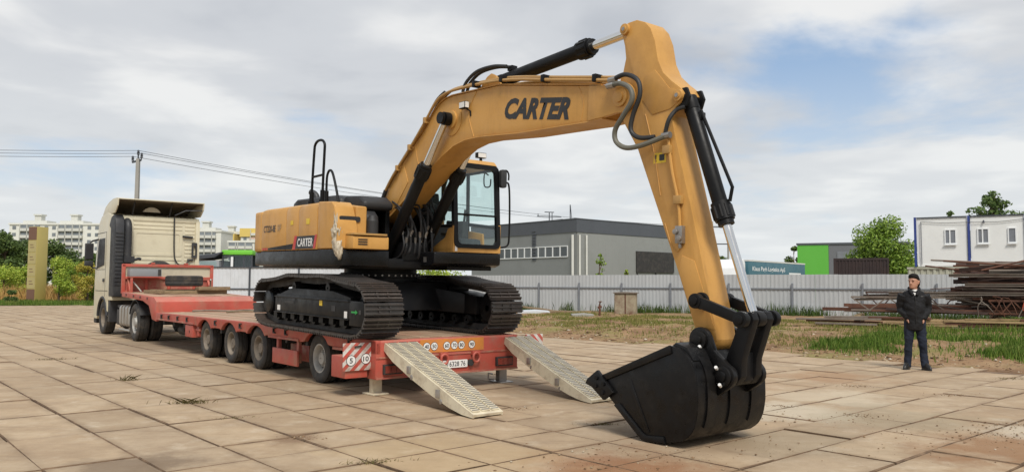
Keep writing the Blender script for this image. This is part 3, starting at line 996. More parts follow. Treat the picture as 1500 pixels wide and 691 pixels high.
core = MB()
core.prism([(-1.76, -1.34), (0.52, -1.34), (0.52, -0.62), (-0.2, -0.62), (-0.2, 1.34), (-1.76, 1.34)], SZ1, HZ1 - 0.02, 'z')
core.build('engine_housing', MT['yellow'], ex, bevel=0.03)
for x0, x1 in ((-1.775, -0.725), (-0.713, -0.232), (-0.220, 0.455)):
    d = MB()
    prof = [(-1.30, SZ1 + 0.005), (-1.372, SZ1 + 0.005), (-1.374, HZ1 - 0.10), (-1.345, HZ1 - 0.02), (-1.27, HZ1 + 0.012), (-0.98, HZ1 + 0.018), (-0.98, HZ1 - 0.01), (-1.30, HZ1 - 0.05)]
    d.prism(prof, x0, x1, 'x')
    d.build('side_door', MT['yellow'], ex, bevel=0.008)
for x0, x1 in ((-1.775, -0.9), (-0.89, -0.2)):
    d = MB(); d.box(x0, x1, 1.345, 1.372, SZ1 + 0.005, HZ1 - 0.06); d.build('side_door', MT['yellow'], ex, bevel=0.01)
fc = MB()
fc.prism([(0.467, SZ1 + 0.005), (1.16, SZ1 + 0.005), (1.16, 1.62), (1.02, 1.93), (0.93, HZ1 - 0.01), (0.467, HZ1 + 0.012)], -1.374, -1.05)
fc.prism([(0.467, SZ1 + 0.005), (1.10, SZ1 + 0.005), (1.10, 1.93), (0.467, HZ1 + 0.005)], -1.05, -0.87)
fco = fc.build('corner_cover', MT['yellow'], ex, bevel=0.035, seg=3)
d = MB(); d.prism(roundrect(-1.33, -0.99, 1.69, 1.77, 0.03), 1.09, 1.118, 'x')
d.build('grab_slot', MT['letter'], fco)
stb = MB(); stb.prism([(1.10, SZ1 + 0.005), (1.40, SZ1 + 0.005), (1.40, 1.47), (1.10, 1.49)], -1.25, -0.66)
sto = stb.build('step_box', MT['yellow'], ex, bevel=0.02, seg=2)
d = MB(); d.box(1.09, 1.42, -1.25, -0.70, 1.485, 1.515); d.build('step_plate', MT['pipe'], sto, bevel=0.006)
for k in range(3):
    d = MB(); d.box(1.402, 1.408, -1.17, -1.02, 1.345 + k * 0.035, 1.362 + k * 0.035); d.build('grille_slot', MT['letter'], sto)

hd = MB()
hd.prism([(-1.5, HZ1 - 0.03), (0.35, HZ1 - 0.03), (0.30, HZ1 + 0.12), (0.15, HZ1 + 0.17), (-1.35, HZ1 + 0.19), (-1.5, HZ1 + 0.13)], -0.93, 0.95)
hood = hd.build('engine_hood', MT['plastic'], ex, bevel=0.05, seg=3)
for k in range(9):
    d = MB(); d.box(-1.33, -0.85, -0.936, -0.926, HZ1 + 0.012 + k * 0.016, HZ1 + 0.020 + k * 0.016); d.build('louvre', MT['letter'], hood)
d = MB(); d.tube(spline([(-1.45, -0.5, HZ1 + 0.12), (-1.47, -0.5, HZ1 + 0.26), (-1.52, -0.52, HZ1 + 0.33), (-1.60, -0.56, HZ1 + 0.37)]), 0.055, 14)
d.build('exhaust_pipe', MT['plastic'], ex)
# rubber sheet bulging by the boom foot
d = MB()
d.prism([(0.2, HZ1 - 0.06), (0.95, HZ1 - 0.10), (0.98, HZ1 + 0.02), (0.80, HZ1 + 0.12), (0.35, HZ1 + 0.15), (0.2, HZ1 + 0.08)], -0.86, -0.34)
d.build('air_duct', MT['rubber'], ex, bevel=0.06, seg=3)
d = MB(); d.prism([(0.55, SZ1), (1.02, SZ1), (1.02, 1.80), (0.9, 1.90), (0.55, 1.90)], -0.85, -0.62)
d.build('filter_housing', MT['plastic'], ex, bevel=0.05, seg=3)
d = MB(); d.cyl((1.10, -0.78, 1.30), (1.10, -0.78, 1.72), 0.09, n=16); d.cyl((1.10, -0.78, 1.72), (1.10, -0.78, 1.80), 0.09, 0.05, 16)
d.build('filter_canister', MT['rubber'], ex)

# handrails
def rail(pts, r_, nm='handrail'):
    d = MB(); d.tube(spline(pts, 6), r_, 10); return d.build(nm, MT['black'], ex)
ra = MB()
yA = -1.2
ra.tube(spline([E3(-0.12, yA, 2.80), E3(-0.09, yA, 3.20), E3(-0.04, yA, 3.66), E3(-0.01, yA, 3.77), E3(0.09, yA, 3.82), E3(0.24, yA, 3.81), E3(0.33, yA, 3.74), E3(0.33, yA, 3.60), E3(0.30, yA, 3.2), E3(0.28, yA, 2.80)], 5), 0.021, 10)
ra.cyl(E3(-0.09, yA, 3.26), E3(0.31, yA, 3.26), 0.019, n=10)
ra.cyl(E3(-0.12, yA, 2.80), E3(-0.105, yA, 3.02), 0.036, n=12); ra.cyl(E3(0.28, yA, 2.80), E3(0.285, yA, 3.02), 0.036, n=12)
ra.cyl(E3(-0.12, yA, 2.80), E3(-0.12, yA, 2.87), 0.055, n=12); ra.cyl(E3(0.28, yA, 2.80), E3(0.28, yA, 2.87), 0.055, n=12)
ra.build('handrail', MT['black'], ex)
rb = MB()
yB = -1.25
rb.tube(spline([E3(0.53, yB, 2.80), E3(0.53, yB, 3.08), E3(0.55, yB, 3.22), E3(0.63, yB, 3.285), E3(0.74, yB, 3.22), E3(0.90, yB, 2.89), E3(1.02, yB - 0.02, 2.60), E3(1.10, yB - 0.06, 2.42)], 6), 0.019, 10)
rb.cyl(E3(0.53, yB, 2.80), E3(0.53, yB, 2.98), 0.034, n=12)
rb.build('handrail', MT['black'], ex)
bg_ = MB()
rs = random.Random(3)
rings = []
NW, NK = 40, 44
for k in range(NK):
    f_ = k / (NK - 1)
    z = 2.62 - 0.70 * f_
    w_ = np.interp(f_, [0, 0.12, 0.24, 0.34, 0.42, 0.50, 0.56, 0.64, 0.78, 0.90, 1.0], [0.028, 0.045, 0.050, 0.075, 0.100, 0.082, 0.062, 0.085, 0.088, 0.060, 0.022])
    cx_ = 1.05 + 0.13 * f_ + 0.025 * math.sin(f_ * 8)
    row = []
    for j in range(NW):
        a_ = 2 * PI * j / NW
        rr = w_ * (1 + 0.13 * math.sin(7 * a_ + 5 * math.sin(f_ * 9)) + 0.10 * math.sin(11 * a_ + f_ * 30) + rs.uniform(-0.06, 0.06))
        row.append(E3(cx_ + rr * math.cos(a_), -1.35 + rr * 0.7 * math.sin(a_), z + 0.018 * math.sin(3 * a_ + f_ * 20)))
    rings.append(row)
vs = [q for r_ in rings for q in r_]
fs = [(i * NW + j, i * NW + (j + 1) % NW, (i + 1) * NW + (j + 1) % NW, (i + 1) * NW + j) for i in range(NK - 1) for j in range(NW)]
bg_.add(vs, fs + [tuple(range(NW)), tuple(range((NK - 1) * NW, NK * NW))])
tag(bg_.build('wrapped_mirror', MT['bag'], ex, smooth=70), 'mirror wrapped in crumpled pale plastic')

# print on the side
yS = -1.3765
lettering('CT220-8E', MT['letter'], ex, (-1.66, yS, 1.60), (1, 0, 0), (0, 0, 1), 0.52, 0.115, 0.12, 0.012)
lettering('9F', MT['pipe'], ex, (-1.07, yS, 1.60), (1, 0, 0), (0, 0, 1), 0.17, 0.125, 0.12, 0.03)
d = MB(); d.prism([(-0.33, 1.30), (0.33, 1.30), (0.40, 1.50), (-0.26, 1.50)], yS - 0.002, yS); plate = d.build('name_panel', MT['letter'], ex)
d = MB(); d.prism([(-0.43, 1.29), (-0.335, 1.29), (-0.265, 1.51), (-0.36, 1.51)], yS - 0.003, yS); d.build('red_flash', MT['redprint'], plate)
d = MB(); d.prism([(0.335, 1.30), (0.41, 1.30), (0.475, 1.51), (0.405, 1.51)], yS - 0.003, yS); d.build('red_flash', MT['redprint'], plate)
lettering('CARTER', MT['white'], plate, (-0.24, yS - 0.002, 1.335), (1, 0, 0), (0, 0, 1), 0.57, 0.13, 0.08, 0.02)
d = MB(); d.prism([(-1.45, 1.295), (-0.46, 1.295), (-0.42, 1.385), (-1.45, 1.33)], yS - 0.0015, yS); d.build('side_stripe', MT['black'], ex)
for k in range(3):
    d = MB(); x = -1.72 + k * 0.085; d.prism([(x, 1.295), (x + 0.06, 1.295), (x + 0.075, 1.335), (x + 0.015, 1.335)], yS - 0.0015, yS); d.build('red_flash', MT['redprint'], ex)
d = MB(); d.box(0.07, 0.19, yS - 0.0015, yS, 1.68, 1.77); d.build('sticker', MT['yprint'], ex)
d = MB(); d.box(-0.53, -0.43, yS - 0.0015, yS, 1.69, 1.76); d.build('sticker', MT['yprint'], ex)

# --- boom
BW = 0.20
up_ = [(0.26, 2.72), (0.57, 3.11), (1.02, 3.47), (1.58, 3.845), (1.92, 4.12), (2.06, 4.205), (2.22, 4.255), (2.40, 4.268), (3.49, 4.21), (5.30, 3.85), (5.40, 3.825)]
lo_ = [(5.42, 3.46), (5.2, 3.455), (4.69, 3.48), (3.91, 3.515), (3.05, 3.592), (2.72, 3.595), (2.44, 3.55), (2.18, 3.45), (1.94, 3.34), (1.36, 3.025), (0.75, 2.69), (0.52, 2.58), (0.38, 2.57), (0.28, 2.63)]
bm_ = MB()
bm_.prism([E_(*q) for q in up_ + lo_], -BW, BW)
boom = bm_.build('boom', MT['yellow'], ex, bevel=0.012)
# top and bottom plates stand a little proud of the side plates
def strip(mb, line, th, y0, y1):
    pts = [Vector((E_(*q)[0], 0, E_(*q)[1])) for q in line]
    n = len(pts)
    vs = []
    for i, p in enumerate(pts):
        tg = (pts[min(i + 1, n - 1)] - pts[max(i - 1, 0)]).normalized()
        nn = Vector((-tg.z, 0, tg.x))
        for o, y in ((0.004, y0), (0.004, y1), (th, y1), (th, y0)):
            q = p + nn * o
            vs.append((q.x, y, q.z))
    fs = [(i * 4 + k, i * 4 + (k + 1) % 4, (i + 1) * 4 + (k + 1) % 4, (i + 1) * 4 + k) for i in range(n - 1) for k in range(4)]
    mb.add(vs, fs + [(0, 1, 2, 3), ((n - 1) * 4 + 3, (n - 1) * 4 + 2, (n - 1) * 4 + 1, (n - 1) * 4)])
d = MB(); strip(d, up_, 0.018, -BW - 0.018, BW + 0.018); d.build('top_plate', MT['yellow'], boom)
d = MB(); strip(d, lo_, 0.018, -BW - 0.018, BW + 0.018); d.build('bottom_plate', MT['yellow'], boom)
for s_ in (-1, 1):                      # fork cheeks at the arm end
    d = MB()
    pl = [(5.22, 3.86), (5.40, 3.828), (5.62, 3.79)] + arc(5.725, 3.63, 0.17, 95, -110, 12) + [(5.42, 3.455), (5.2, 3.45)]
    y0, y1 = sorted((s_ * (BW - 0.03), s_ * (BW + 0.03)))
    d.prism([E_(*q) for q in pl], y0, y1)
    c_ = E3(5.725, 0, 3.63)
    d.cyl((c_.x, s_ * (BW + 0.02), c_.z), (c_.x, s_ * (BW + 0.055), c_.z), 0.105, n=24)
    d.cyl((c_.x, s_ * (BW + 0.05), c_.z), (c_.x, s_ * (BW + 0.075), c_.z), 0.06, n=20)
    d.build('fork_cheek', MT['yellow'], boom, bevel=0.006)
    d = MB()                             # boss of the lift cylinder pin and its doubler plate
    c_ = E3(2.40, 0, 3.92)
    d.prism([E_(*q) for q in arc(2.40, 3.92, 0.23, 0, 345, 22)], *sorted((s_ * (BW - 0.01), s_ * (BW + 0.012))))
    d.cyl((c_.x, s_ * BW, c_.z), (c_.x, s_ * (BW + 0.04), c_.z), 0.13, n=24)
    d.build('pin_boss', MT['yellow'], boom, bevel=0.006)
    d = MB()
    d.cyl((c_.x, s_ * (BW + 0.04), c_.z), (c_.x, s_ * 0.41, c_.z), 0.05, n=18)
    d.cyl((c_.x, s_ * 0.385, c_.z), (c_.x, s_ * 0.425, c_.z), 0.085, n=20)
    d.build('lift_pin', MT['black'], boom)
    d = MB(); c_ = E3(0.45, 0, 2.66)
    d.cyl((c_.x, s_ * (BW - 0.02), c_.z), (c_.x, s_ * (BW + 0.07), c_.z), 0.15, n=24); d.build('foot_boss', MT['yellow'], boom, bevel=0.008)
    d = MB(); d.prism([E_(*q) for q in [(0.32, 2.74), (0.62, 3.10), (1.06, 3.44), (1.20, 3.14), (0.85, 2.80), (0.50, 2.62)]], *sorted((s_ * (BW - 0.01), s_ * (BW + 0.008))))
    d.build('doubler_plate', MT['yellow'], boom, bevel=0.004)
lettering('CARTER', MT['letter'], boom, tuple(E3(3.60, -BW - 0.002, 3.735)), tuple(E3(4.6, 0, 3.565) - E3(3.6, 0, 3.735)), tuple(E3(3.645, 0, 4.0) - E3(3.60, 0, 3.735)), 1.27, 0.275, 0.28, 0.048)
for nm_, ln_ in (('weld_bead', [(2.98, 4.225), (2.80, 3.95), (2.92, 3.60)]), ('weld_bead', [(5.02, 3.89), (5.10, 3.70), (5.06, 3.48)]), ('weld_bead', [(1.40, 3.70), (1.46, 3.45), (1.62, 3.20)])):
    d = MB(); d.tube(spline([E3(q[0], -BW - 0.001, q[1]) for q in ln_], 6), 0.007, 6); d.build(nm_, MT['yellow'], boom)
# work light on the boom
d = MB(); c_ = E3(2.76, -BW - 0.06, 4.06)
d.box(c_.x - 0.075, c_.x + 0.075, c_.y - 0.035, c_.y + 0.035, c_.z - 0.05, c_.z + 0.05)
wlg = d.build('work_light', MT['black'], ex, bevel=0.012)
d = MB(); d.box(c_.x - 0.06, c_.x + 0.06, c_.y - 0.039, c_.y - 0.034, c_.z - 0.038, c_.z + 0.038); d.box(c_.x + 0.073, c_.x + 0.079, c_.y - 0.03, c_.y + 0.03, c_.z - 0.04, c_.z + 0.04); d.build('lens', MT['white'], wlg)
d = MB(); d.tube([(c_.x + 0.03, c_.y + 0.03, c_.z - 0.05), (c_.x + 0.09, c_.y + 0.05, c_.z - 0.09), (c_.x + 0.09, c_.y + 0.06, c_.z - 0.16)], 0.012, 6); d.build('bracket', MT['black'], wlg)

# --- hydraulic cylinders
def hyd(nm, p0, p1, f_, rb_, rr_, parent=ex):
    p0, p1 = Vector(p0), Vector(p1)
    g_ = p0.lerp(p1, f_)
    dr = (p1 - p0).normalized()
    d = MB()
    d.cyl(p0, g_, rb_, n=24)
    d.cyl(p0 - dr * 0.05, p0 + dr * 0.10, rb_ * 1.06, n=24)
    o = d.build(nm, MT['black'], parent, bevel=0.006)
    d = MB(); d.cyl(g_ - dr * 0.14, g_ + dr * 0.05, rb_ * 1.27, n=20); d.cyl(g_ + dr * 0.05, g_ + dr * 0.10, rb_ * 1.05, n=20)
    for k in range(10):
        a_ = 2 * PI * k / 10
        u_ = dr.orthogonal().normalized(); w_ = dr.cross(u_)
        q = g_ - dr * 0.10 + (u_ * math.cos(a_) + w_ * math.sin(a_)) * rb_ * 1.2
        d.cyl(q, q + dr * 0.13, 0.018, n=6)
    d.build('gland', MT['black'], o)
    d = MB(); d.cyl(g_, p1, rr_, n=20); d.build('rod', MT['chrome'], o)
    return o, g_, dr
for y in (-0.315, 0.315):
    o, g_, dr = hyd('boom_cylinder', E3(0.70, y, 1.93), E3(2.40, y, 3.92), 0.66, 0.086, 0.052)
    d = MB(); a_ = E3(2.40, 0, 3.92); d.cyl((a_.x, y - 0.05, a_.z), (a_.x, y + 0.05, a_.z), 0.095, n=20); d.build('rod_eye', MT['black'], o)
    d = MB(); n_ = Vector((0, -1, 0)).cross(dr); b0_ = E3(0.70, y, 1.93)
    d.tube([b0_ + dr * 0.12 + n_ * 0.09, b0_ + dr * 0.3 + n_ * 0.125, g_ - dr * 0.35 + n_ * 0.125, g_ - dr * 0.18 + n_ * 0.09], 0.018, 8)
    d.build('feed_pipe', MT['black'], o)
p0_, p1_ = E3(3.18, 0, 4.36), E3(5.66, 0, 4.43)
p0_, p1_ = E3(3.12, 0, 4.33), E3(5.655, 0, 4.43)
o, g_, dr = hyd('arm_cylinder', E3(3.22, 0, 4.335), p1_, 0.72, 0.088, 0.055)
d = MB()
d.prism([E_(*q) for q in [(2.92, 4.25), (3.46, 4.215), (3.32, 4.39), (3.22, 4.44), (3.12, 4.41)]], -0.13, -0.095); d.prism([E_(*q) for q in [(2.92, 4.25), (3.46, 4.215), (3.32, 4.39), (3.22, 4.44), (3.12, 4.41)]], 0.095, 0.13)
d.build('cylinder_bracket', MT['yellow'], boom, bevel=0.006)
d = MB(); d.box(-0.05, 0.05, -0.05, 0.05, -0.03, 0.04); d.build('port_block', MT['black'], o, tuple(E3(3.52, 0, 4.46)), bevel=0.01)
d = MB()
for y in (-0.10, -0.03):
    d.tube(spline([E3(3.52, y, 4.48), E3(3.25, y - 0.03, 4.53), E3(2.92, y - 0.06, 4.52), E3(2.70, y - 0.08, 4.41), E3(2.63, y - 0.09, 4.28)], 6), 0.024, 10)
d.build('hose', MT['rubber'], ex)

# --- arm
AW = 0.155
arm_o = [(5.69, 4.33), (5.66, 4.40), (5.69, 4.45), (5.78, 4.475), (5.90, 4.475), (6.02, 4.42), (6.10, 4.33), (6.16, 4.18), (6.20, 3.96), (6.27, 3.81), (6.38, 3.70), (6.50, 3.60), (6.545, 3.53), (6.52, 3.46), (6.44, 3.41),
         (6.375, 3.33), (6.42, 3.12), (6.64, 2.26), (6.90, 1.16), (6.915, 1.02)] + arc(6.79, 1.02, 0.125, 0, -180, 8) + \
        [(6.655, 1.12), (6.45, 1.68), (6.19, 2.33), (5.90, 3.04), (5.66, 3.42), (5.57, 3.55), (5.56, 3.68), (5.62, 3.80), (5.69, 3.93), (5.735, 4.08), (5.72, 4.22)]
d = MB(); d.prism([E_(*q) for q in arm_o], -AW, AW)
arm = d.build('arm', MT['yellow'], ex, bevel=0.012)
for nm, p in (('pin_boss', (5.74, 4.405)), ('pin_boss', (6.48, 3.52)), ('pin_boss', (6.75, 1.40))):
    c_ = E3(p[0], 0, p[1])
    d = MB(); d.cyl((c_.x, -AW - 0.035, c_.z), (c_.x, AW + 0.035, c_.z), 0.062 if p[1] > 3 else 0.085, n=22); d.cyl((c_.x, -AW - 0.045, c_.z), (c_.x, AW + 0.045, c_.z), 0.035, n=16)
    d.build(nm, MT['yellow'] if p[1] > 3 else MT['black'], arm, bevel=0.004)
    d = MB(); d.cyl((c_.x, -AW - 0.047, c_.z), (c_.x, -AW - 0.050, c_.z), 0.022, n=14); d.build('pin_end', MT['steel'], arm)
for s_ in (-1, 1):
    d = MB()
    d.prism([E_(*q) for q in [(6.02, 3.82), (6.16, 3.86), (6.36, 3.62), (6.50, 3.57), (6.50, 3.47), (6.36, 3.40), (6.12, 3.38), (5.98, 3.56)]], *sorted((s_ * (AW - 0.01), s_ * (AW + 0.008))))
    d.build('doubler_plate', MT['yellow'], arm, bevel=0.004)
    d = MB()
    d.prism([E_(*q) for q in [(6.50, 1.86), (6.66, 1.80), (6.90, 1.12), (6.66, 1.15), (6.46, 1.70)]], *sorted((s_ * (AW - 0.01), s_ * (AW + 0.007))))
    d.build('doubler_plate', MT['yellow'], arm, bevel=0.004)
for ln_ in ([(6.02, 3.40), (6.14, 2.95), (6.22, 2.50)], [(6.28, 2.20), (6.36, 1.98), (6.44, 1.90), (6.50, 1.98)]):
    d = MB(); d.tube(spline([E3(q[0], -AW - 0.001, q[1]) for q in ln_], 6), 0.007, 6); d.build('weld_bead', MT['yellow'], arm)
# pipes and clamps along the arm, grease block, stickers
d = MB()
d.tube(spline([E3(6.35, -AW - 0.03, 3.13), E3(6.40, -AW - 0.03, 2.75), E3(6.48, -AW - 0.03, 2.40), E3(6.50, -AW - 0.03, 2.10)], 4), 0.017, 8); d.build('feed_pipe', MT['yellow'], arm)
for s_, z_ in ((6.34, 2.97), (6.48, 2.43)):
    c_ = E3(s_, -AW - 0.03, z_); d = MB(); d.box(c_.x - 0.05, c_.x + 0.05, c_.y - 0.025, c_.y + 0.03, c_.z - 0.045, c_.z + 0.045); d.build('pipe_clamp', MT['pipe'], arm, bevel=0.008)
c_ = E3(6.50, -AW - 0.03, 2.07); d = MB(); d.box(c_.x - 0.045, c_.x + 0.045, c_.y - 0.03, c_.y + 0.03, c_.z - 0.09, c_.z + 0.09); d.cyl((c_.x - 0.03, c_.y - 0.03, c_.z + 0.03), (c_.x - 0.03, c_.y - 0.055, c_.z + 0.03), 0.03, n=10); d.cyl((c_.x + 0.02, c_.y - 0.03, c_.z - 0.04), (c_.x + 0.02, c_.y - 0.055, c_.z - 0.04), 0.03, n=10); d.cyl((c_.x, c_.y, c_.z - 0.09), (c_.x, c_.y, c_.z - 0.14), 0.018, n=8)
d.build('grease_block', MT['steel'], arm, bevel=0.008)
c_ = E3(6.21, -AW - 0.002, 2.90); d = MB(); d.box(c_.x - 0.08, c_.x + 0.09, c_.y, c_.y + 0.001, c_.z - 0.055, c_.z + 0.055); stk = d.build('warning_sticker', MT['yprint'], arm)
lettering('!', MT['letter'], stk, (c_.x - 0.055, c_.y - 0.001, c_.z - 0.04), (1, 0, 0), (0, 0, 1), 0.018, 0.08, 0, 0.02, 'pictogram')
d = MB(); d.box(c_.x + 0.0, c_.x + 0.07, c_.y - 0.002, c_.y - 0.001, c_.z - 0.03, c_.z + 0.035); d.build('pictogram', MT['letter'], stk)

# bucket cylinder on the front of the arm
o, g_, dr = hyd('bucket_cylinder', E3(6.50, 0, 3.47), E3(7.23, 0, 1.27), 0.555, 0.078, 0.046)
d = MB()
for s_ in (-1, 1):
    d.prism([E_(*q) for q in [(6.38, 3.60), (6.56, 3.60), (6.60, 3.50), (6.56, 3.40), (6.40, 3.40)]], *sorted((s_ * 0.10, s_ * 0.135)))
d.cyl(E3(6.50, -0.15, 3.50), E3(6.50, 0.15, 3.50), 0.05, n=18)
d.box(-0.05 + E3(6.60, 0, 3.30).x, E3(6.60, 0, 3.30).x + 0.06, -0.03, 0.05, E3(6.6, 0, 3.30).z - 0.04, E3(6.6, 0, 3.30).z + 0.04)
d.build('cylinder_eye', MT['black'], o, bevel=0.006)
d = MB(); n_ = Vector((0, 1, 0)).cross(dr)
d.tube([E3(6.54, 0.0, 3.36) + Vector((0.10, 0.0, 0)), E3(6.60, 0.0, 3.2) + Vector((0.11, 0, 0)), g_ + Vector((0.10, 0, 0.28)), g_ + Vector((0.07, 0, 0.14))], 0.018, 8); d.build('feed_pipe', MT['black'], o)

# pipes along the boom, clamps and the hose loops over the joint
pl = [(0.58, 3.06), (0.80, 3.26), (1.31, 3.64), (1.72, 3.97), (2.0, 4.215), (2.22, 4.305), (2.6, 4.325), (3.61, 4.245), (4.7, 4.03), (5.66, 3.83)]
for off, y in ((0.0, -BW - 0.05), (0.045, -BW + 0.03), (0.03, BW - 0.05)):
    d = MB(); d.tube(spline([E3(s_, y, z_ + off) for s_, z_ in pl], 5), 0.021, 8); d.build('hydraulic_pipe', MT['pipe'], boom)
for s_, z_ in ((0.95, 3.36), (1.31, 3.64), (1.75, 3.99), (3.0, 4.295), (3.61, 4.245), (4.45, 4.08), (5.35, 3.90)):
    c_ = E3(s_, -BW - 0.02, z_ + 0.02); d = MB(); d.box(c_.x - 0.03, c_.x + 0.03, c_.y - 0.06, c_.y + 0.06, c_.z - 0.045, c_.z + 0.045); d.build('pipe_clamp', MT['black'] if s_ > 2 else MT['pipe'], boom, bevel=0.008)
for off, y in ((0.055, -BW - 0.02), (0.075, -BW + 0.08)):
    d = MB(); d.tube(spline([E3(s_, y, z_ + off) for s_, z_ in pl[:6]], 5), 0.020, 8); d.build('boom_hose', MT['rubber'], boom)
def hose(pts, r_, mat='rubber'):
    d = MB(); d.tube(spline(pts, 6), r_, 10); return d.build('hose', MT[mat], ex)
yh = -BW - 0.09
hose([E3(0.58, -BW - 0.05, 3.06), E3(0.46, -BW - 0.07, 2.86), E3(0.33, -BW - 0.12, 2.70), E3(0.28, -0.36, 2.52), E3(0.45, -0.42, 2.30)], 0.030)
hose([E3(0.58, -BW + 0.03, 3.10), E3(0.40, -BW - 0.02, 2.92), E3(0.18, -BW - 0.10, 2.74), E3(0.10, -0.40, 2.55), E3(0.30, -0.46, 2.25)], 0.030)
hose([E3(5.66, yh, 3.83), E3(5.85, yh, 3.85), E3(6.03, yh, 3.75), E3(6.06, yh, 3.58), E3(5.96, yh, 3.38), E3(5.93, yh, 3.22), E3(6.03, yh + 0.02, 3.13), E3(6.20, -AW - 0.06, 3.12)], 0.026)
MT['hosegrey'] = paint('hose_grey', (0.13, 0.125, 0.10, 1), 0.55, 0.15, 4.0)
hose([E3(5.66, yh - 0.03, 3.76), E3(5.82, yh - 0.04, 3.75), E3(5.97, yh - 0.05, 3.66), E3(5.99, yh - 0.05, 3.53), E3(5.86, yh - 0.05, 3.38), E3(5.735, yh - 0.04, 3.25), E3(5.74, yh - 0.03, 3.12), E3(5.88, yh - 0.02, 3.035), E3(6.10, yh, 3.04), E3(6.35, -AW - 0.05, 3.115)], 0.028, 'hosegrey')
hose([E3(6.33, -AW - 0.05, 3.13), E3(6.39, -AW - 0.06, 3.27), E3(6.44, -0.16, 3.37), E3(6.53, -0.12, 3.40)], 0.022)
for p in ((5.66, yh, 3.83), (5.66, yh - 0.03, 3.76), (6.35, -AW - 0.05, 3.115)):
    c_ = E3(*p); d = MB(); d.cyl(c_ - Vector((0.05, 0, 0)), c_ + Vector((0.05, 0, 0)), 0.036, n=8); d.build('hose_fitting', MT['steel'], ex)

# --- linkage and bucket
LKU, LKA, LKB, BKP = (7.27, 1.235), (6.75, 1.40), (7.07, 0.69), (6.79, 1.02)
for y in (-0.255, 0.255):
    d = MB()
    a_, b_ = E3(*(LKA[0], y, LKA[1])), E3(LKU[0], y, LKU[1])
    d.bar(a_, b_, 0.05, 0.115, (0, 1, 0)) if False else d.prism([(a_.x - 0.02, a_.z - 0.05), (b_.x, b_.z - 0.05), (b_.x + 0.03, b_.z + 0.045), (a_.x + 0.03, a_.z + 0.05)], y - 0.028, y + 0.028)
    d.cyl((a_.x, y - 0.035, a_.z), (a_.x, y + 0.035, a_.z), 0.075, n=22); d.cyl((b_.x, y - 0.035, b_.z), (b_.x, y + 0.035, b_.z), 0.078, n=22)
    d.cyl((a_.x, y - 0.055, a_.z), (a_.x, y + 0.055, a_.z), 0.045, n=14); d.cyl((b_.x, y - 0.055, b_.z), (b_.x, y + 0.055, b_.z), 0.045, n=14)
    d.build('side_link', MT['black'], ex, bevel=0.008)
d = MB()
u_, b_ = E3(LKU[0], 0, LKU[1]), E3(LKB[0], 0, LKB[1])
for y0, y1 in ((-0.17, -0.07), (0.07, 0.17)):
    d.prism([(u_.x - 0.075, u_.z), (u_.x - 0.045, u_.z + 0.07), (u_.x + 0.045, u_.z + 0.07), (u_.x + 0.075, u_.z), (b_.x + 0.135, b_.z + 0.16), (b_.x + 0.13, b_.z + 0.0), (b_.x + 0.07, b_.z - 0.08), (b_.x - 0.07, b_.z - 0.08), (b_.x - 0.10, b_.z + 0.02)], y0, y1)
d.box(b_.x - 0.07, b_.x + 0.10, -0.075, 0.075, b_.z - 0.05, b_.z + 0.22)
d.cyl((u_.x, -0.24, u_.z), (u_.x, 0.24, u_.z), 0.05, n=18); d.cyl((u_.x, -0.06, u_.z), (u_.x, 0.06, u_.z), 0.078, n=20); d.cyl((b_.x, -0.21, b_.z), (b_.x, 0.21, b_.z), 0.10, n=22)
d.build('bucket_link', MT['black'], ex, bevel=0.012)

BKW = 0.545
outline = [(6.66, 0.97), (5.74, 0.60), (5.66, 0.53), (5.98, 0.272), (6.29, 0.022), (6.34, 0.008), (6.60, 0.030), (6.80, 0.075), (6.895, 0.145), (6.955, 0.25), (6.985, 0.40), (6.985, 0.58), (6.96, 0.74), (6.88, 0.87), (6.78, 0.95)]
bo = [E_(*q) for q in outline]
bk = None
shell = outline[2:]                      # from the lip round the back to the hinge beam
pts = [Vector((E_(*q)[0], 0, E_(*q)[1])) for q in shell]
fine = pts[:5] + spline(pts[5:], 3)
d = MB()
n = len(fine); vs = []
for i, p in enumerate(fine):
    tg = (fine[min(i + 1, n - 1)] - fine[max(i - 1, 0)]).normalized()
    nn = Vector((-tg.z, 0, tg.x))
    for o_, y in ((0.0, -BKW), (0.0, BKW), (0.028, BKW), (0.028, -BKW)):
        q = p + nn * o_
        vs.append((q.x, y, q.z))
fs = [(i * 4 + k, i * 4 + (k + 1) % 4, (i + 1) * 4 + (k + 1) % 4, (i + 1) * 4 + k) for i in range(n - 1) for k in range(4)]
d.add(vs, fs + [(0, 1, 2, 3), ((n - 1) * 4 + 3, (n - 1) * 4 + 2, (n - 1) * 4 + 1, (n - 1) * 4)])
bk = d.build('bucket', MT['bucket'], ex)
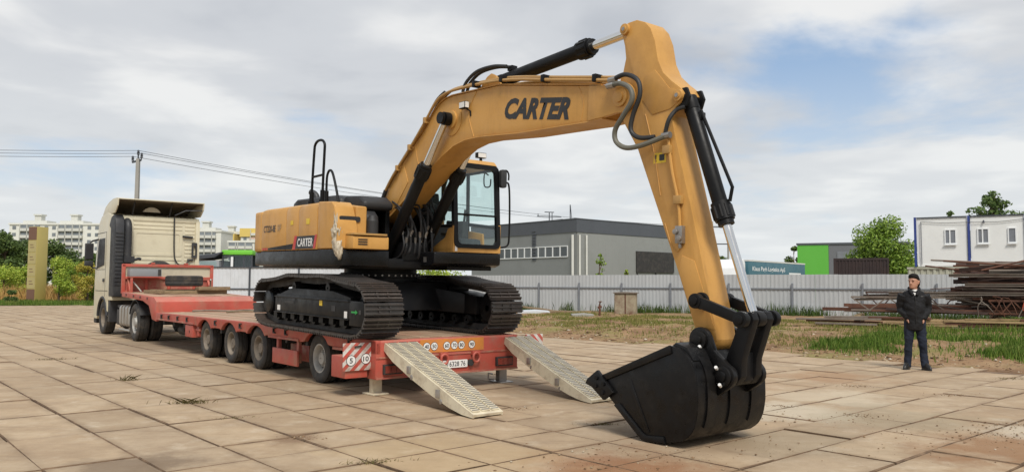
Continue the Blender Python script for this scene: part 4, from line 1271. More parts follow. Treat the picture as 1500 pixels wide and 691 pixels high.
for s_ in (-1, 1):
    d = MB(); d.prism(bo, *sorted((s_ * (BKW - 0.025), s_ * (BKW + 0.006)))); d.build('side_plate', MT['bucket'], bk, bevel=0.005)
    d = MB()                              # rim bar along the opening, lower wear plate, side cutter with bolts
    d.prism([E_(*q) for q in [(6.67, 0.975), (5.75, 0.605), (5.77, 0.545), (6.69, 0.90)]], *sorted((s_ * (BKW + 0.004), s_ * (BKW + 0.026)))); d.build('rim_bar', MT['bucket'], bk, bevel=0.004)
    d = MB(); d.prism([E_(*q) for q in [(6.10, 0.60), (6.15, 0.60), (6.40, 0.10), (6.35, 0.10)]], *sorted((s_ * (BKW + 0.004), s_ * (BKW + 0.014)))); d.build('stiffener', MT['bucket'], bk, bevel=0.004)
    d = MB()
    d.prism([E_(*q) for q in [(5.92, 0.315), (6.285, 0.020), (6.34, 0.004), (6.60, 0.026), (6.58, 0.085), (6.36, 0.065), (6.31, 0.085), (6.0, 0.34)]], *sorted((s_ * (BKW + 0.004), s_ * (BKW + 0.022)))); d.build('wear_plate', MT['bucket'], bk, bevel=0.004)
    d = MB()
    d.prism([E_(*q) for q in [(5.70, 0.655), (5.55, 0.55), (5.52, 0.50), (5.62, 0.47), (5.79, 0.35), (5.93, 0.44), (5.84, 0.53)]], *sorted((s_ * (BKW + 0.005), s_ * (BKW + 0.045)))); sc_ = d.build('side_cutter', MT['bucket'], bk, bevel=0.006)
    for p in ((5.70, 0.575), (5.69, 0.49), (5.79, 0.43), (5.80, 0.52)):
        q = E3(p[0], s_ * (BKW + 0.045), p[1]); d = MB(); d.cyl(q, q + Vector((0, s_ * 0.02, 0)), 0.022, n=6); d.build('bolt', MT['black'], sc_)
tooth = [(5.80, 0.52), (5.66, 0.575), (5.50, 0.505), (5.52, 0.485), (5.72, 0.435)]
for k in range(5):
    yc = -BKW + 0.07 + k * (2 * BKW - 0.14) / 4
    d = MB(); d.prism([E_(*q) for q in tooth], yc - 0.05, yc + 0.05); d.build('tooth', MT['bucket'], bk, bevel=0.006)
for y0, y1 in ((-0.42, -0.28), (-0.07, 0.07), (0.28, 0.42)):       # straps over the back
    sub_ = [Vector((p.x, 0, p.z)) for p in fine[int(n * 0.38):int(n * 0.93)]]
    d = MB(); m_ = len(sub_); vs = []
    for i, p in enumerate(sub_):
        tg = (sub_[min(i + 1, m_ - 1)] - sub_[max(i - 1, 0)]).normalized(); nn = Vector((tg.z, 0, -tg.x))
        for o_, y in ((-0.002, y0), (-0.002, y1), (0.016, y1), (0.016, y0)):
            q = p + nn * o_; vs.append((q.x, y, q.z))
    d.add(vs, [(i * 4 + k, i * 4 + (k + 1) % 4, (i + 1) * 4 + (k + 1) % 4, (i + 1) * 4 + k) for i in range(m_ - 1) for k in range(4)] + [(0, 1, 2, 3), ((m_ - 1) * 4 + 3, (m_ - 1) * 4 + 2, (m_ - 1) * 4 + 1, (m_ - 1) * 4)])
    d.build('wear_strap', MT['bucket'], bk)
for y in (-0.235, 0.235):                 # hinge ears
    d = MB()
    pe = arc(BKP[0], BKP[1], 0.125, 170, 20, 8) + [(6.96, 0.93)] + arc(LKB[0], LKB[1], 0.12, 70, -60, 6) + [(7.0, 0.50), (6.90, 0.80), (6.66, 0.90)]
    d.prism([E_(*q) for q in pe], y - 0.03, y + 0.03)
    for p in (BKP, LKB):
        c_ = E3(p[0], 0, p[1]); sgn = 1 if y > 0 else -1
        d.cyl((c_.x, y - 0.02, c_.z), (c_.x, y + sgn * 0.06, c_.z), 0.095, n=20); d.cyl((c_.x, y, c_.z), (c_.x, y + sgn * 0.085, c_.z), 0.05, n=14)
    d.build('hinge_ear', MT['bucket'], bk, bevel=0.006)
d = MB(); d.prism([E_(*q) for q in [(6.62, 0.94), (6.70, 1.0), (6.84, 0.96), (6.92, 0.84), (6.84, 0.80), (6.66, 0.88)]], -BKW + 0.03, BKW - 0.03); d.build('hinge_beam', MT['bucket'], bk, bevel=0.01)
for y, p in ((-0.30, (6.83, 0.945)), (-0.30, (7.02, 0.76)), (-0.30, (7.06, 0.60))):
    c_ = E3(p[0], y, p[1]); d = MB(); d.cyl(c_, c_ + Vector((0.01, -0.03, 0.02)), 0.016, n=8); d.build('grease_cap', MT['white'], bk)

# --- hoses and valve block between boom foot and cab
d = MB(); d.box(0.75, 1.12, -0.26, 0.22, 1.10, 1.42); d.box(0.80, 1.02, -0.2, 0.2, 1.42, 1.60); d.build('valve_block', MT['black'], ex, bevel=0.02)
rs = random.Random(12)
for k in range(10):
    y = -0.25 + k * 0.055 + rs.uniform(-0.015, 0.015)
    x = 1.02 + rs.uniform(-0.06, 0.16)
    zf = 1.50 + rs.uniform(-0.10, 0.14)
    d = MB(); d.cyl((x, y, zf), (x + rs.uniform(0, 0.04), y + rs.uniform(-0.02, 0.02), zf + 0.075), 0.021, n=6); d.cyl((x, y, zf - 0.03), (x, y, zf), 0.016, n=8); d.build('hose_fitting', MT['steel'], ex)
    hose([(x + 0.02, y, zf + 0.06), (x + rs.uniform(-0.04, 0.08), y + rs.uniform(-0.04, 0.04), zf + rs.uniform(0.18, 0.3)), (x - 0.16 + rs.uniform(-0.05, 0.1), y * rs.uniform(0.6, 1.1), 1.90 + rs.uniform(-0.1, 0.16)), (x - 0.42, y * 0.8, 2.05 + rs.uniform(-0.1, 0.1))], rs.choice([0.016, 0.02, 0.024]))
    hose([(x, y, zf - 0.02), (x + rs.uniform(-0.02, 0.06), y + rs.uniform(-0.03, 0.03), 1.36), (x - 0.05, y * 1.1, 1.20 + rs.uniform(-0.03, 0.05)), (x - 0.3, y * 1.2, 1.14)], rs.choice([0.015, 0.02]))
for k in range(5):
    hose([(0.9 + 0.1 * k, 0.24 + 0.02 * k, 1.35 + 0.1 * k), (1.12 + rs.uniform(-0.1, 0.1), 0.30, 1.55 + 0.12 * k), (0.9, 0.34, 1.85 + 0.1 * k), (0.5, 0.36, 1.95)], 0.018)
d = MB(); d.prism([(0.25, 1.16), (1.0, 1.16), (0.95, 1.55), (0.6, 2.35), (0.25, 2.35)], 0.22, 0.27); d.build('tower_plate', MT['black'], ex)

# --- cab
CX0, CX1, CY0, CY1 = -0.20, 1.47, 0.43, 1.365
cabb = MB()
cabb.prism([(CX0, SZ1), (CX1, SZ1), (CX1, 1.36), (CX0, 1.36)], CY0, CY1)                     # floor pan
cabb.prism([(0.82, SZ1 + 0.01), (CX1 - 0.02, SZ1 + 0.01), (CX1 - 0.02, 1.68), (1.34, 1.66), (1.26, 1.52), (0.9, 1.36)], CY0, CY0 + 0.05)
cabb.prism([(CX0, 1.36), (CX1 - 0.4, 1.36), (CX1 - 0.42, 1.62), (CX0, 1.80)], CY1 - 0.04, CY1)
cabb.prism([(CX0, 1.36), (CX0 + 0.05, 1.36), (CX0 + 0.05, 1.95), (CX0, 1.95)], CY0, CY1)
cab = cabb.build('cab', MT['yellow'], ex, bevel=0.012)
d = MB(); d.prism([(CX0, SZ0 + 0.02), (CX1 - 0.1, SZ0 + 0.02), (CX1 + 0.03, SZ0 + 0.06), (CX1 + 0.04, SZ1), (CX0, SZ1)], CY0 - 0.35, CY1 + 0.01); d.build('cab_skirt', MT['blackgloss'], cab, bevel=0.035, seg=3)
# front frame: yellow lower surround, black pillar frame, glass
d = MB()
d.prism([(CY0, SZ1 + 0.005), (CY1, SZ1 + 0.005), (CY1, 1.74), (CY1 - 0.045, 1.74), (CY1 - 0.06, 1.45), (CY1 - 0.10, 1.385), (CY0 + 0.10, 1.385), (CY0 + 0.06, 1.45), (CY0 + 0.045, 1.70), (CY0, 1.70)], CX1 - 0.02, CX1 + 0.030, 'x')
d.build('front_panel', MT['yellow'], cab)
FT, FB = 2.72, 1.37
d = MB()
ring_plate(d, roundrect(CY0 + 0.01, CY1 - 0.01, FB - 0.02, FT, 0.10, 5), roundrect(CY0 + 0.085, CY1 - 0.085, FB + 0.045, FT - 0.075, 0.085, 5), -0.03, 0.028)
lean = Matrix.Rotation(R(-3.2), 4, 'Y')
ff = d.build('front_frame', MT['black'], cab)
ff.matrix_basis = Matrix.Translation((CX1 + 0.022, 0, FB)) @ lean @ Matrix.Translation((0, 0, -FB))
d = MB(); d.prism(roundrect(CY0 + 0.08, CY1 - 0.08, FB + 0.04, FT - 0.07, 0.08, 5), -0.004, 0.004, 'x'); d.build('windscreen', MT['cabglass'], ff)
d = MB(); d.cyl((0.02, CY0 + 0.08, 1.885), (0.02, CY1 - 0.08, 1.885), 0.016, n=8); d.build('screen_bar', MT['black'], ff)
d = MB(); d.tube([(0.045, CY1 - 0.14, 2.62), (0.045, CY1 - 0.12, 2.2), (0.045, CY1 - 0.11, 1.9)], 0.010, 6); d.build('wiper', MT['black'], ff)
d = MB()
for y in (CY0 + 0.03, CY1 - 0.03):
    d.tube([(CX0 + 0.05, y, 1.9), (CX0 + 0.04, y, 2.5), (CX0 + 0.14, y, 2.68)], 0.04, 10)
    d.tube([(0.62, y, 1.40), (0.60, y, 2.70)], 0.032, 8)
    d.tube([(CX1 - 0.01, y, 1.66), (CX1 - 0.06, y, 2.64)], 0.034, 8)
d.tube([(CX0 + 0.06, CY0 + 0.02, 2.66), (CX1 - 0.1, CY0 + 0.02, 2.68)], 0.035, 8); d.tube([(CX0 + 0.06, CY1 - 0.02, 2.66), (CX1 - 0.1, CY1 - 0.02, 2.68)], 0.035, 8)
d.tube([(0.6, CY0 + 0.03, 1.72), (CX1 - 0.02, CY0 + 0.03, 1.70)], 0.025, 8)
d.tube([(0.0, CY1 - 0.03, 1.86), (CX1 - 0.02, CY1 - 0.03, 1.70)], 0.03, 8)
d.build('pillar_frame', MT['black'], cab)
d = MB(); d.prism([(CX0, 2.66), (CX1 - 0.12, 2.68), (CX1 - 0.07, 2.72), (CX1 - 0.15, 2.80), (CX1 - 0.4, 2.83), (CX0 + 0.1, 2.80)], CY0, CY1); rf = d.build('roof', MT['yellow'], cab, bevel=0.035, seg=3)
d = MB(); d.box(CX0 + 0.06, 0.58, CY0 + 0.015, CY0 + 0.03, 1.40, 2.64); d.build('gap_dark_panel', MT['black'], cab)  # black plate added in place of a window to darken the gap
for y, x0, x1 in ((CY0 + 0.02, 0.62, CX1 - 0.03), (CY1 - 0.02, 0.62, CX1 - 0.03), (CY1 - 0.02, CX0 + 0.06, 0.58)):
    d = MB(); d.box(x0, x1, y - 0.003, y + 0.003, 1.72 if y < 1 else 1.84, 2.64); d.build('side_window', MT['cabglass'], cab)
d = MB(); d.box(CX0 + 0.02, CX0 + 0.028, CY0 + 0.06, CY1 - 0.06, 1.95, 2.62); d.build('rear_window', MT['cabglass'], cab)
d = MB(); d.box(0.05, 0.55, 0.62, 1.12, 1.62, 1.76); d.prism([(0.02, 1.74), (0.16, 1.74), (0.06, 2.35), (-0.04, 2.33)], 0.64, 1.10); d.prism([(-0.02, 2.36), (0.06, 2.36), (0.02, 2.56), (-0.05, 2.55)], 0.74, 1.0); d.box(0.12, 0.48, 0.75, 1.0, 1.36, 1.62)
d.build('seat', MT['seat'], cab, bevel=0.03, seg=3)
d = MB(); d.box(0.2, 0.85, CY0 + 0.06, CY0 + 0.2, 1.36, 1.86); d.box(0.2, 0.7, CY1 - 0.2, CY1 - 0.08, 1.36, 1.84); d.cyl((0.75, CY0 + 0.13, 1.86), (0.78, CY0 + 0.13, 2.04), 0.022, n=8); d.cyl((0.66, CY1 - 0.14, 1.84), (0.69, CY1 - 0.14, 2.04), 0.022, n=8); d.prism([(1.15, 1.36), (1.35, 1.36), (1.30, 1.50), (1.20, 1.52)], 0.7, 1.1); d.box(1.1, 1.16, CY0 + 0.07, CY0 + 0.28, 1.95, 2.12)
d.build('console', MT['seat'], cab, bevel=0.015)
# mirror, grab rail, lamp
d = MB(); d.prism(roundrect(CY1 - 0.05, CY1 + 0.07, 2.36, 2.66, 0.04), CX1 + 0.02, CX1 + 0.09, 'x'); mi = d.build('mirror', MT['plastic'], ex, bevel=0.012)
d = MB(); d.tube(spline([(CX1 - 0.02, CY1 + 0.0, 2.62), (CX1 + 0.02, CY1 + 0.10, 2.66), (CX1 + 0.03, CY1 + 0.15, 2.60), (CX1 + 0.03, CY1 + 0.15, 2.5)], 5), 0.014, 8); d.build('mirror_arm', MT['black'], mi)
d = MB(); d.tube(spline([(CX1 - 0.02, CY1, 2.44), (CX1 + 0.01, CY1 + 0.12, 2.46), (CX1 + 0.03, CY1 + 0.16, 2.40), (CX1 + 0.03, CY1 + 0.18, 2.1), (CX1 + 0.03, CY1 + 0.18, 1.6), (CX1 + 0.02, CY1 + 0.15, 1.42), (CX1 - 0.02, CY1 + 0.0, 1.38)], 6), 0.016, 8); d.build('grab_rail', MT['black'], ex)
d = MB(); d.tube(spline([(CX1 - 0.06, CY1 - 0.2, 2.56), (CX1 - 0.06, CY1 - 0.28, 2.58), (CX1 - 0.06, CY1 - 0.28, 2.38), (CX1 - 0.06, CY1 - 0.17, 2.38), (CX1 - 0.06, CY1 - 0.15, 2.5)], 4), 0.012, 6); d.build('inside_mirror', MT['black'], cab)
d = MB(); d.box(CX1 - 0.30, CX1 - 0.22, 1.06, 1.24, 2.86, 2.95); d.box(CX1 - 0.28, CX1 - 0.24, 1.13, 1.17, 2.79, 2.87); lp = d.build('work_light', MT['black'], ex, bevel=0.01)
d = MB(); d.box(CX1 - 0.221, CX1 - 0.216, 1.07, 1.23, 2.87, 2.94); d.build('lens', MT['white'], lp)
d = MB(); d.box(CX1 + 0.036, CX1 + 0.037, CY0 + 0.03, CY0 + 0.075, 1.30, 1.38); d.build('sticker', MT['white'], cab)
d = MB(); d.box(1.2, 1.28, CY0 - 0.352, CY0 - 0.346, 1.12, 1.20); d.build('bracket', MT['steel'], cab)
# ------------------------------------------------------------------ the low-loader trailer
DECK = lambda x: 0.77 + min(max(-x, 0.0), 3.9) * 0.01867          # top of the deck, x = 0 at the tail, negative forwards
tr = thing('low_loader_trailer', 'long red low-loader trailer with folded-down ramps carrying the excavator', 'trailer', at(6.70, 9.75, 0), (0, 0, LROT))
HWT = 1.265
# deck boards
t = NT('deck_board')
c = t.ramp(t.objrand(), [(0.0, srgb(150, 124, 100)), (0.5, srgb(172, 146, 120)), (1.0, srgb(186, 160, 134))])
c = t.mix(t.ramp(t.noise(3.0, 7, 0.7, stretch=(1, 1, 1)), [(0.4, 0.0), (0.75, 0.7)]), c, srgb(116, 92, 74))
c = t.mix(t.ramp(t.noise(1.1, 5, 0.6, off=(3, 3, 3)), [(0.5, 0.0), (0.7, 0.45)]), c, srgb(176, 104, 84))
t.set('Base Color', c); t.set('Roughness', 0.9); t.bump(t.noise(30, 5, 0.7), 0.4, 0.01)
MT['board'] = t.m
NB = 12
bw_ = (2 * HWT - 0.16) / NB
for seg_ in ((-11.05, -3.92), (-3.90, -0.26)):
    x0, x1 = seg_
    for k in range(NB):
        y0 = -HWT + 0.08 + k * bw_ + 0.004
        y1 = y0 + bw_ - 0.008
        dz = random.uniform(-0.004, 0.002)
        vs = []
        for x, z in ((x0, DECK(x0)), (x1, DECK(x1))):
            for y, zz_ in ((y0, z - 0.045), (y1, z - 0.045), (y1, z + dz), (y0, z + dz)):
                vs.append((x, y, zz_))
        d = MB(); d.add(vs, [(0, 1, 2, 3), (7, 6, 5, 4), (0, 4, 5, 1), (1, 5, 6, 2), (2, 6, 7, 3), (3, 7, 4, 0)])
        d.build('deck_board', MT['board'], tr, smooth=0)
# side rails with wheel arches cut into the lower edge
AX = (-1.93, -4.47, -5.90, -7.38)
WR = 0.385
def rail_poly():
    top = [(-11.05, DECK(-11)), (-3.9, DECK(-3.9)), (0.0, DECK(0))]
    bot = [(0.0, DECK(0) - 0.19)]
    for ax in AX:
        zc = WR
        r_ = 0.455
        a0 = 28
        zb = DECK(ax) - 0.19
        pts = []
        for i in range(9):
            a_ = R(32 + (148 - 32) * i / 8)
            pts.append((ax + r_ * 1.12 * math.cos(a_), min(zc + 0.05 + r_ * 0.80 * math.sin(a_), DECK(ax) - 0.035)))
        bot += [(pts[0][0] + 0.08, DECK(ax) - 0.19)] + pts + [(pts[-1][0] - 0.08, DECK(ax) - 0.19)]
    bot += [(-8.2, DECK(-8) - 0.19), (-11.05, DECK(-11) - 0.15)]
    return top + bot
for s_ in (-1, 1):
    d = MB(); d.prism(rail_poly(), *sorted((s_ * (HWT - 0.075), s_ * HWT))); sr = d.build('side_rail', MT['redpaint'], tr, bevel=0.006)
    for x0, x1 in ((-1.30, -0.30), (-3.82, -2.55), (-11.0, -8.05)):      # dirty lower flange between the arches
        z0 = DECK((x0 + x1) / 2) - 0.205
        d = MB()
        d.box(x0, x1, *sorted((s_ * (HWT - 0.05), s_ * (HWT + 0.02))), z0 - 0.006 + (0.035 if x0 < -8 else 0), z0 + 0.03 + (0.035 if x0 < -8 else 0))
        d.build('rail_flange', MT['redworn'], sr)
    for x in (-0.75, -3.05, -3.55, -5.2, -6.62, -8.5, -9.2, -9.9, -10.5):
        d = MB(); z = DECK(x) - 0.085
        y0 = s_ * (HWT + 0.002)
        d.box(x - 0.05, x - 0.03, *sorted((y0, y0 + s_ * 0.03)), z - 0.05, z + 0.05); d.box(x - 0.03, x + 0.04, *sorted((y0, y0 + s_ * 0.03)), z - 0.05, z - 0.03); d.box(x - 0.03, x + 0.04, *sorted((y0, y0 + s_ * 0.03)), z + 0.03, z + 0.05)
        d.build('lashing_eye', MT['chassis'], sr)
# frame under the deck
d = MB()
for y in (-0.45, 0.45):
    d.box(-11.0, -0.26, y - 0.07, y + 0.07, 0.42, 0.70)
for k in range(13):
    x = -0.8 - 0.82 * k
    if min(abs(x - a_) for a_ in AX) > 0.47:
        d.box(x - 0.04, x + 0.04, -HWT + 0.08, HWT - 0.08, 0.55, 0.70)
d.build('chassis_frame', MT['chassis'], tr)

# wheels
def tyre_mesh(name, r_, w_, rim_r, tread=True):
    h2 = w_ / 2
    prof = [(rim_r, -h2 * 0.80), (rim_r + 0.02, -h2 * 0.92), ((r_ + rim_r) / 2, -h2 * 1.0), (r_ - 0.045, -h2 * 0.97), (r_ - 0.012, -h2 * 0.82), (r_, -h2 * 0.66)]
    grooves = []
    for gx in (-0.33, 0.0, 0.33):
        grooves += [(r_, (gx - 0.05) * w_), (r_ - 0.012, (gx - 0.04) * w_), (r_ - 0.012, (gx + 0.04) * w_), (r_, (gx + 0.05) * w_)] if tread else []
    prof = prof + grooves + [(r, -a) for r, a in prof[::-1]]
    d = MB(); d.lathe(prof, (0, 0, 0), 'y', 44)
    return d.mesh(name, MT['tyre'], smooth=50)
def rim_mesh(name, rim_r, w_, mat, side, deep=0.10, holes=8, studs=10):
    h2 = w_ / 2
    o = h2 * 0.82
    d = MB()
    prof = [(rim_r + 0.012, o), (rim_r - 0.012, o), (rim_r - 0.03, o - 0.03), (rim_r - 0.045, o - deep), (rim_r * 0.62, o - deep - 0.012), (rim_r * 0.45, o - deep + 0.035), (rim_r * 0.42, o - deep + 0.07), (0.01, o - deep + 0.075)]
    d.lathe([(r, s * 1) for r, s in prof] if side > 0 else [(r, -s) for r, s in prof], (0, 0, 0), 'y', 30)
    for k in range(studs):
        a_ = 2 * PI * k / studs
        q = Vector((rim_r * 0.56 * math.cos(a_), side * (o - deep), rim_r * 0.56 * math.sin(a_)))
        d.cyl(q, q + Vector((0, side * 0.035, 0)), 0.014, n=6)
    m1 = d.mesh(name, mat)
    d = MB()
    for k in range(holes):
        a_ = 2 * PI * (k + 0.5) / holes
        q = Vector((rim_r * 0.76 * math.cos(a_), side * (o - deep + 0.004), rim_r * 0.76 * math.sin(a_)))
        d.cyl(q, q + Vector((0, side * 0.004, 0)), rim_r * 0.075, n=10)
    m2 = d.mesh(name + '_hole', MT['letter'])
    return m1, m2
ty = tyre_mesh('trailer_tyre', WR, 0.235, 0.225)
rims = {}
for key in ('rimgrey', 'rimbrown'):
    for side in (-1, 1):
        rims[key, side] = rim_mesh('trailer_rim', 0.222, 0.235, MT[key], side)
hub_d = MB(); hub_d.cyl((0, -0.10, 0), (0, 0.10, 0), 0.16, n=24); hub_mesh = hub_d.mesh('brake_drum', MT['chassis'])
for i, ax in enumerate(AX):
    for s_ in (-1, 1):
        wh = link('wheel', hub_mesh, tr, (ax, s_ * 0.92, WR))
        for yy, outer in ((s_ * 0.18, True), (-s_ * 0.10, False)):
            link('tyre', ty, wh, (0, yy, 0), (0, random.uniform(0, 6), 0))
            if outer:
                m1, m2 = rims['rimgrey' if i == 0 else 'rimbrown', s_]
                link('rim', m1, wh, (0, yy, 0)); tag(link('hand_holes', m2, wh, (0, yy, 0)), kind='stuff')
    d = MB(); d.cyl((ax, -0.85, WR), (ax, 0.85, WR), 0.065, n=14); d.box(ax - 0.05, ax + 0.05, -0.5, -0.4, WR, 0.6); d.box(ax - 0.05, ax + 0.05, 0.4, 0.5, WR, 0.6); d.build('axle', MT['chassis'], tr)
# boxes hung between the wheels
d = MB(); d.box(-3.66, -2.62, -HWT + 0.0, -HWT + 0.04, 0.20, 0.455); d.build('side_panel', MT['redpaint'], tr, bevel=0.006)
d = MB(); d.box(-3.58, -3.50, -HWT + 0.04, -HWT + 0.10, 0.25, 0.62); d.box(-2.74, -2.66, -HWT + 0.04, -HWT + 0.10, 0.25, 0.62); d.box(-3.5, -2.75, -1.0, -0.55, 0.25, 0.52); d.build('panel_hanger', MT['redworn'], tr, bevel=0.006)
d = MB(); d.box(-8.66, -8.12, -HWT + 0.0, -0.8, 0.38, 0.64); bx_ = d.build('toolbox', MT['redpaint'], tr, bevel=0.008)
d = MB(); d.box(-8.36, -8.33, -HWT - 0.006, -HWT + 0.004, 0.47, 0.53); d.build('latch', MT['chassis'], bx_)
d = MB(); d.box(-8.0, -7.86, -HWT + 0.05, -0.9, 0.42, 0.62); d.cyl((-8.06, -1.2, 0.55), (-7.8, -1.2, 0.55), 0.03, n=8); d.build('valve_box', MT['redpaint'], tr, bevel=0.006)
for x in (-9.1, -9.6):
    d = MB(); d.cyl((x, -1.0, 0.42), (x, -1.0, 0.72), 0.03, n=8); d.build('hanger', MT['chassis'], tr)
d = MB(); d.cyl((-10.6, -0.75, 0.42), (-9.0, -0.75, 0.42), 0.12, n=18); d.build('air_tank', MT['chassis'], tr)

# tail: cross beam, number strip, licence plate, lamps, towing eye, legs
d = MB()
d.prism([(-0.24, 0.235), (-0.02, 0.235), (0.0, 0.26), (0.0, 0.745), (-0.02, 0.77), (-0.24, 0.765)], -HWT, HWT)
tail = d.build('tail_beam', MT['redpaint'], tr, bevel=0.008)
d = MB(); d.box(0.0, 0.012, -HWT, HWT, 0.235, 0.262); d.box(0.0, 0.012, -HWT, HWT, 0.52, 0.545); d.build('tail_rib', MT['redworn'], tail)
MT['orange'] = paint('orange_strip', (0.58, 0.21, 0.035, 1), 0.55, 0.15, 2.5, srgb(180, 110, 84), 0.75, 5)
d = MB(); d.prism(roundrect(-0.55, 0.59, 0.565, 0.755, 0.01, 2), 0.002, 0.010, 'x'); strip_ = d.build('number_strip', MT['orange'], tail)
def disc(parent, x, y, z, r_, txt, th=0.002):
    d = MB(); d.prism([(y + r_ * math.cos(2 * PI * k / 28), z + r_ * math.sin(2 * PI * k / 28)) for k in range(28)], x, x + th, 'x'); o = d.build('speed_disc', MT['letter'], parent)
    d = MB(); d.prism([(y + r_ * 0.88 * math.cos(2 * PI * k / 28), z + r_ * 0.88 * math.sin(2 * PI * k / 28)) for k in range(28)], x + 0.001, x + th + 0.001, 'x'); d.build('disc_face', MT['white'], o)
    w_ = r_ * (0.62 if len(txt) == 1 else 1.15)
    lettering(txt, MT['letter'], o, (x + th + 0.001, y - w_ / 2, z - r_ * 0.48), (0, 1, 0), (0, 0, 1), w_, r_ * 0.96, 0, 0.02)
for y, q in ((-0.44, '40'), (-0.31, '50'), (-0.09, '60'), (0.045, '70'), (0.175, '80'), (0.365, '90')):
    disc(strip_, 0.010, y, 0.655, 0.062, q)
d = MB(); d.prism(roundrect(-0.24, 0.28, 0.325, 0.437, 0.012, 2), 0.012, 0.022, 'x'); pl_ = d.build('licence_plate', MT['white'], tail)
lettering('AX 6328 76', MT['letter'], pl_, (0.022, -0.20, 0.345), (0, 1, 0), (0, 0, 1), 0.44, 0.072, 0, 0.01)
d = MB(); d.cyl((0.005, 0.33, 0.385), (0.05, 0.33, 0.385), 0.05, n=16); d.build('plate_lamp', MT['chassis'], tail)
MT['lampred'] = paint('lamp_red', (0.20, 0.03, 0.02, 1), 0.3, 0.1, 4, (0.1, 0.06, 0.05, 1), 0.5, 6)
for y0, y1 in ((-1.16, -0.86), (0.82, 1.14)):
    d = MB(); d.box(0.0, 0.05, y0, y1, 0.30, 0.44); lamp = d.build('rear_lamp', MT['chassis'], tail, bevel=0.008)
    for k in range(3):
        w_ = (y1 - y0 - 0.03) / 3
        d = MB(); d.box(0.049, 0.058, y0 + 0.015 + k * w_ + 0.004, y0 + 0.015 + (k + 1) * w_ - 0.004, 0.32, 0.42); d.build('lamp_lens', MT['lampred'], lamp)
for y in (-0.16, 0.42):
    d = MB(); d.box(0.0, 0.06, y - 0.07, y + 0.07, 0.50, 0.56)
    d.tube([(0.06 + 0.0, y + 0.06 * math.cos(2 * PI * k / 16), 0.46 + 0.07 * math.sin(2 * PI * k / 16)) for k in range(16)], 0.018, 8, closed=True)
    d.build('towing_eye', MT['redpaint'], tail)
for y in (-1.10, 1.17):
    d = MB(); d.box(-0.34, -0.24, y - 0.075, y + 0.075, 0.02, 0.60); d.box(-0.44, -0.14, y - 0.13, y + 0.13, 0.0, 0.022)
    d.build('support_leg', MT['steel'] if y > 0 else MT['ramp'], tr, bevel=0.006)
d = MB(); d.tube([(-0.30, 1.0, 0.14), (-0.30, 0.92, 0.16), (-0.30, 0.92, 0.06), (-0.30, 1.02, 0.05)], 0.015, 6); d.build('leg_handle', MT['steel'], tr)

# striped boards that mark the width
t = NT('warning_stripes')
sx = t.n.new('ShaderNodeSeparateXYZ'); t.l.new(t.pos('Object'), sx.inputs[0])
k_ = t.math('FRACT', t.math('DIVIDE', t.math('SUBTRACT', sx.outputs['Y'], sx.outputs['Z']), 0.145))
c = t.ramp(k_, [(0.0, (0.62, 0.60, 0.56, 1)), (0.5, (0.50, 0.05, 0.035, 1))], 'CONSTANT')
c = t.mix(t.ramp(t.noise(9, 7, 0.7), [(0.40, 0.0), (0.68, 0.75)]), c, srgb(140, 112, 96))
t.set('Base Color', c); t.set('Roughness', 0.6)
MT['stripes'] = t.m
t2 = t.m.copy(); MT['stripes2'] = t2
for nd in t2.node_tree.nodes:
    if nd.type == 'MATH' and nd.operation == 'SUBTRACT': nd.operation = 'ADD'
d = MB(); d.box(-0.16, -0.14, -1.69, -1.245, 0.365, 0.745); lb_ = d.build('marker_board', MT['stripes'], tr, bevel=0.004)
disc(lb_, -0.139, -1.57, 0.505, 0.075, '5'); disc(lb_, -0.139, -1.345, 0.52, 0.075, '10')
d = MB(); d.box(-0.60, -0.17, -1.64, -1.30, 0.26, 0.56); d.build('marker_bracket', MT['redpaint'], tr, bevel=0.01)
d = MB(); d.bar((-0.132, -1.52, 0.69), (-0.132, -1.42, 0.70), 0.02, 0.02); d.build('board_clip', MT['chassis'], lb_)
d = MB(); d.box(-0.16, -0.14, 1.56, 1.92, 0.43, 0.75); rb_ = d.build('marker_board', MT['stripes2'], tr, bevel=0.004)
disc(rb_, -0.139, 1.85, 0.50, 0.065, '80')
d = MB(); d.bar((-0.20, 1.25, 0.66), (-0.20, 1.88, 0.66), 0.05, 0.06); d.build('marker_bracket', MT['redpaint'], tr)

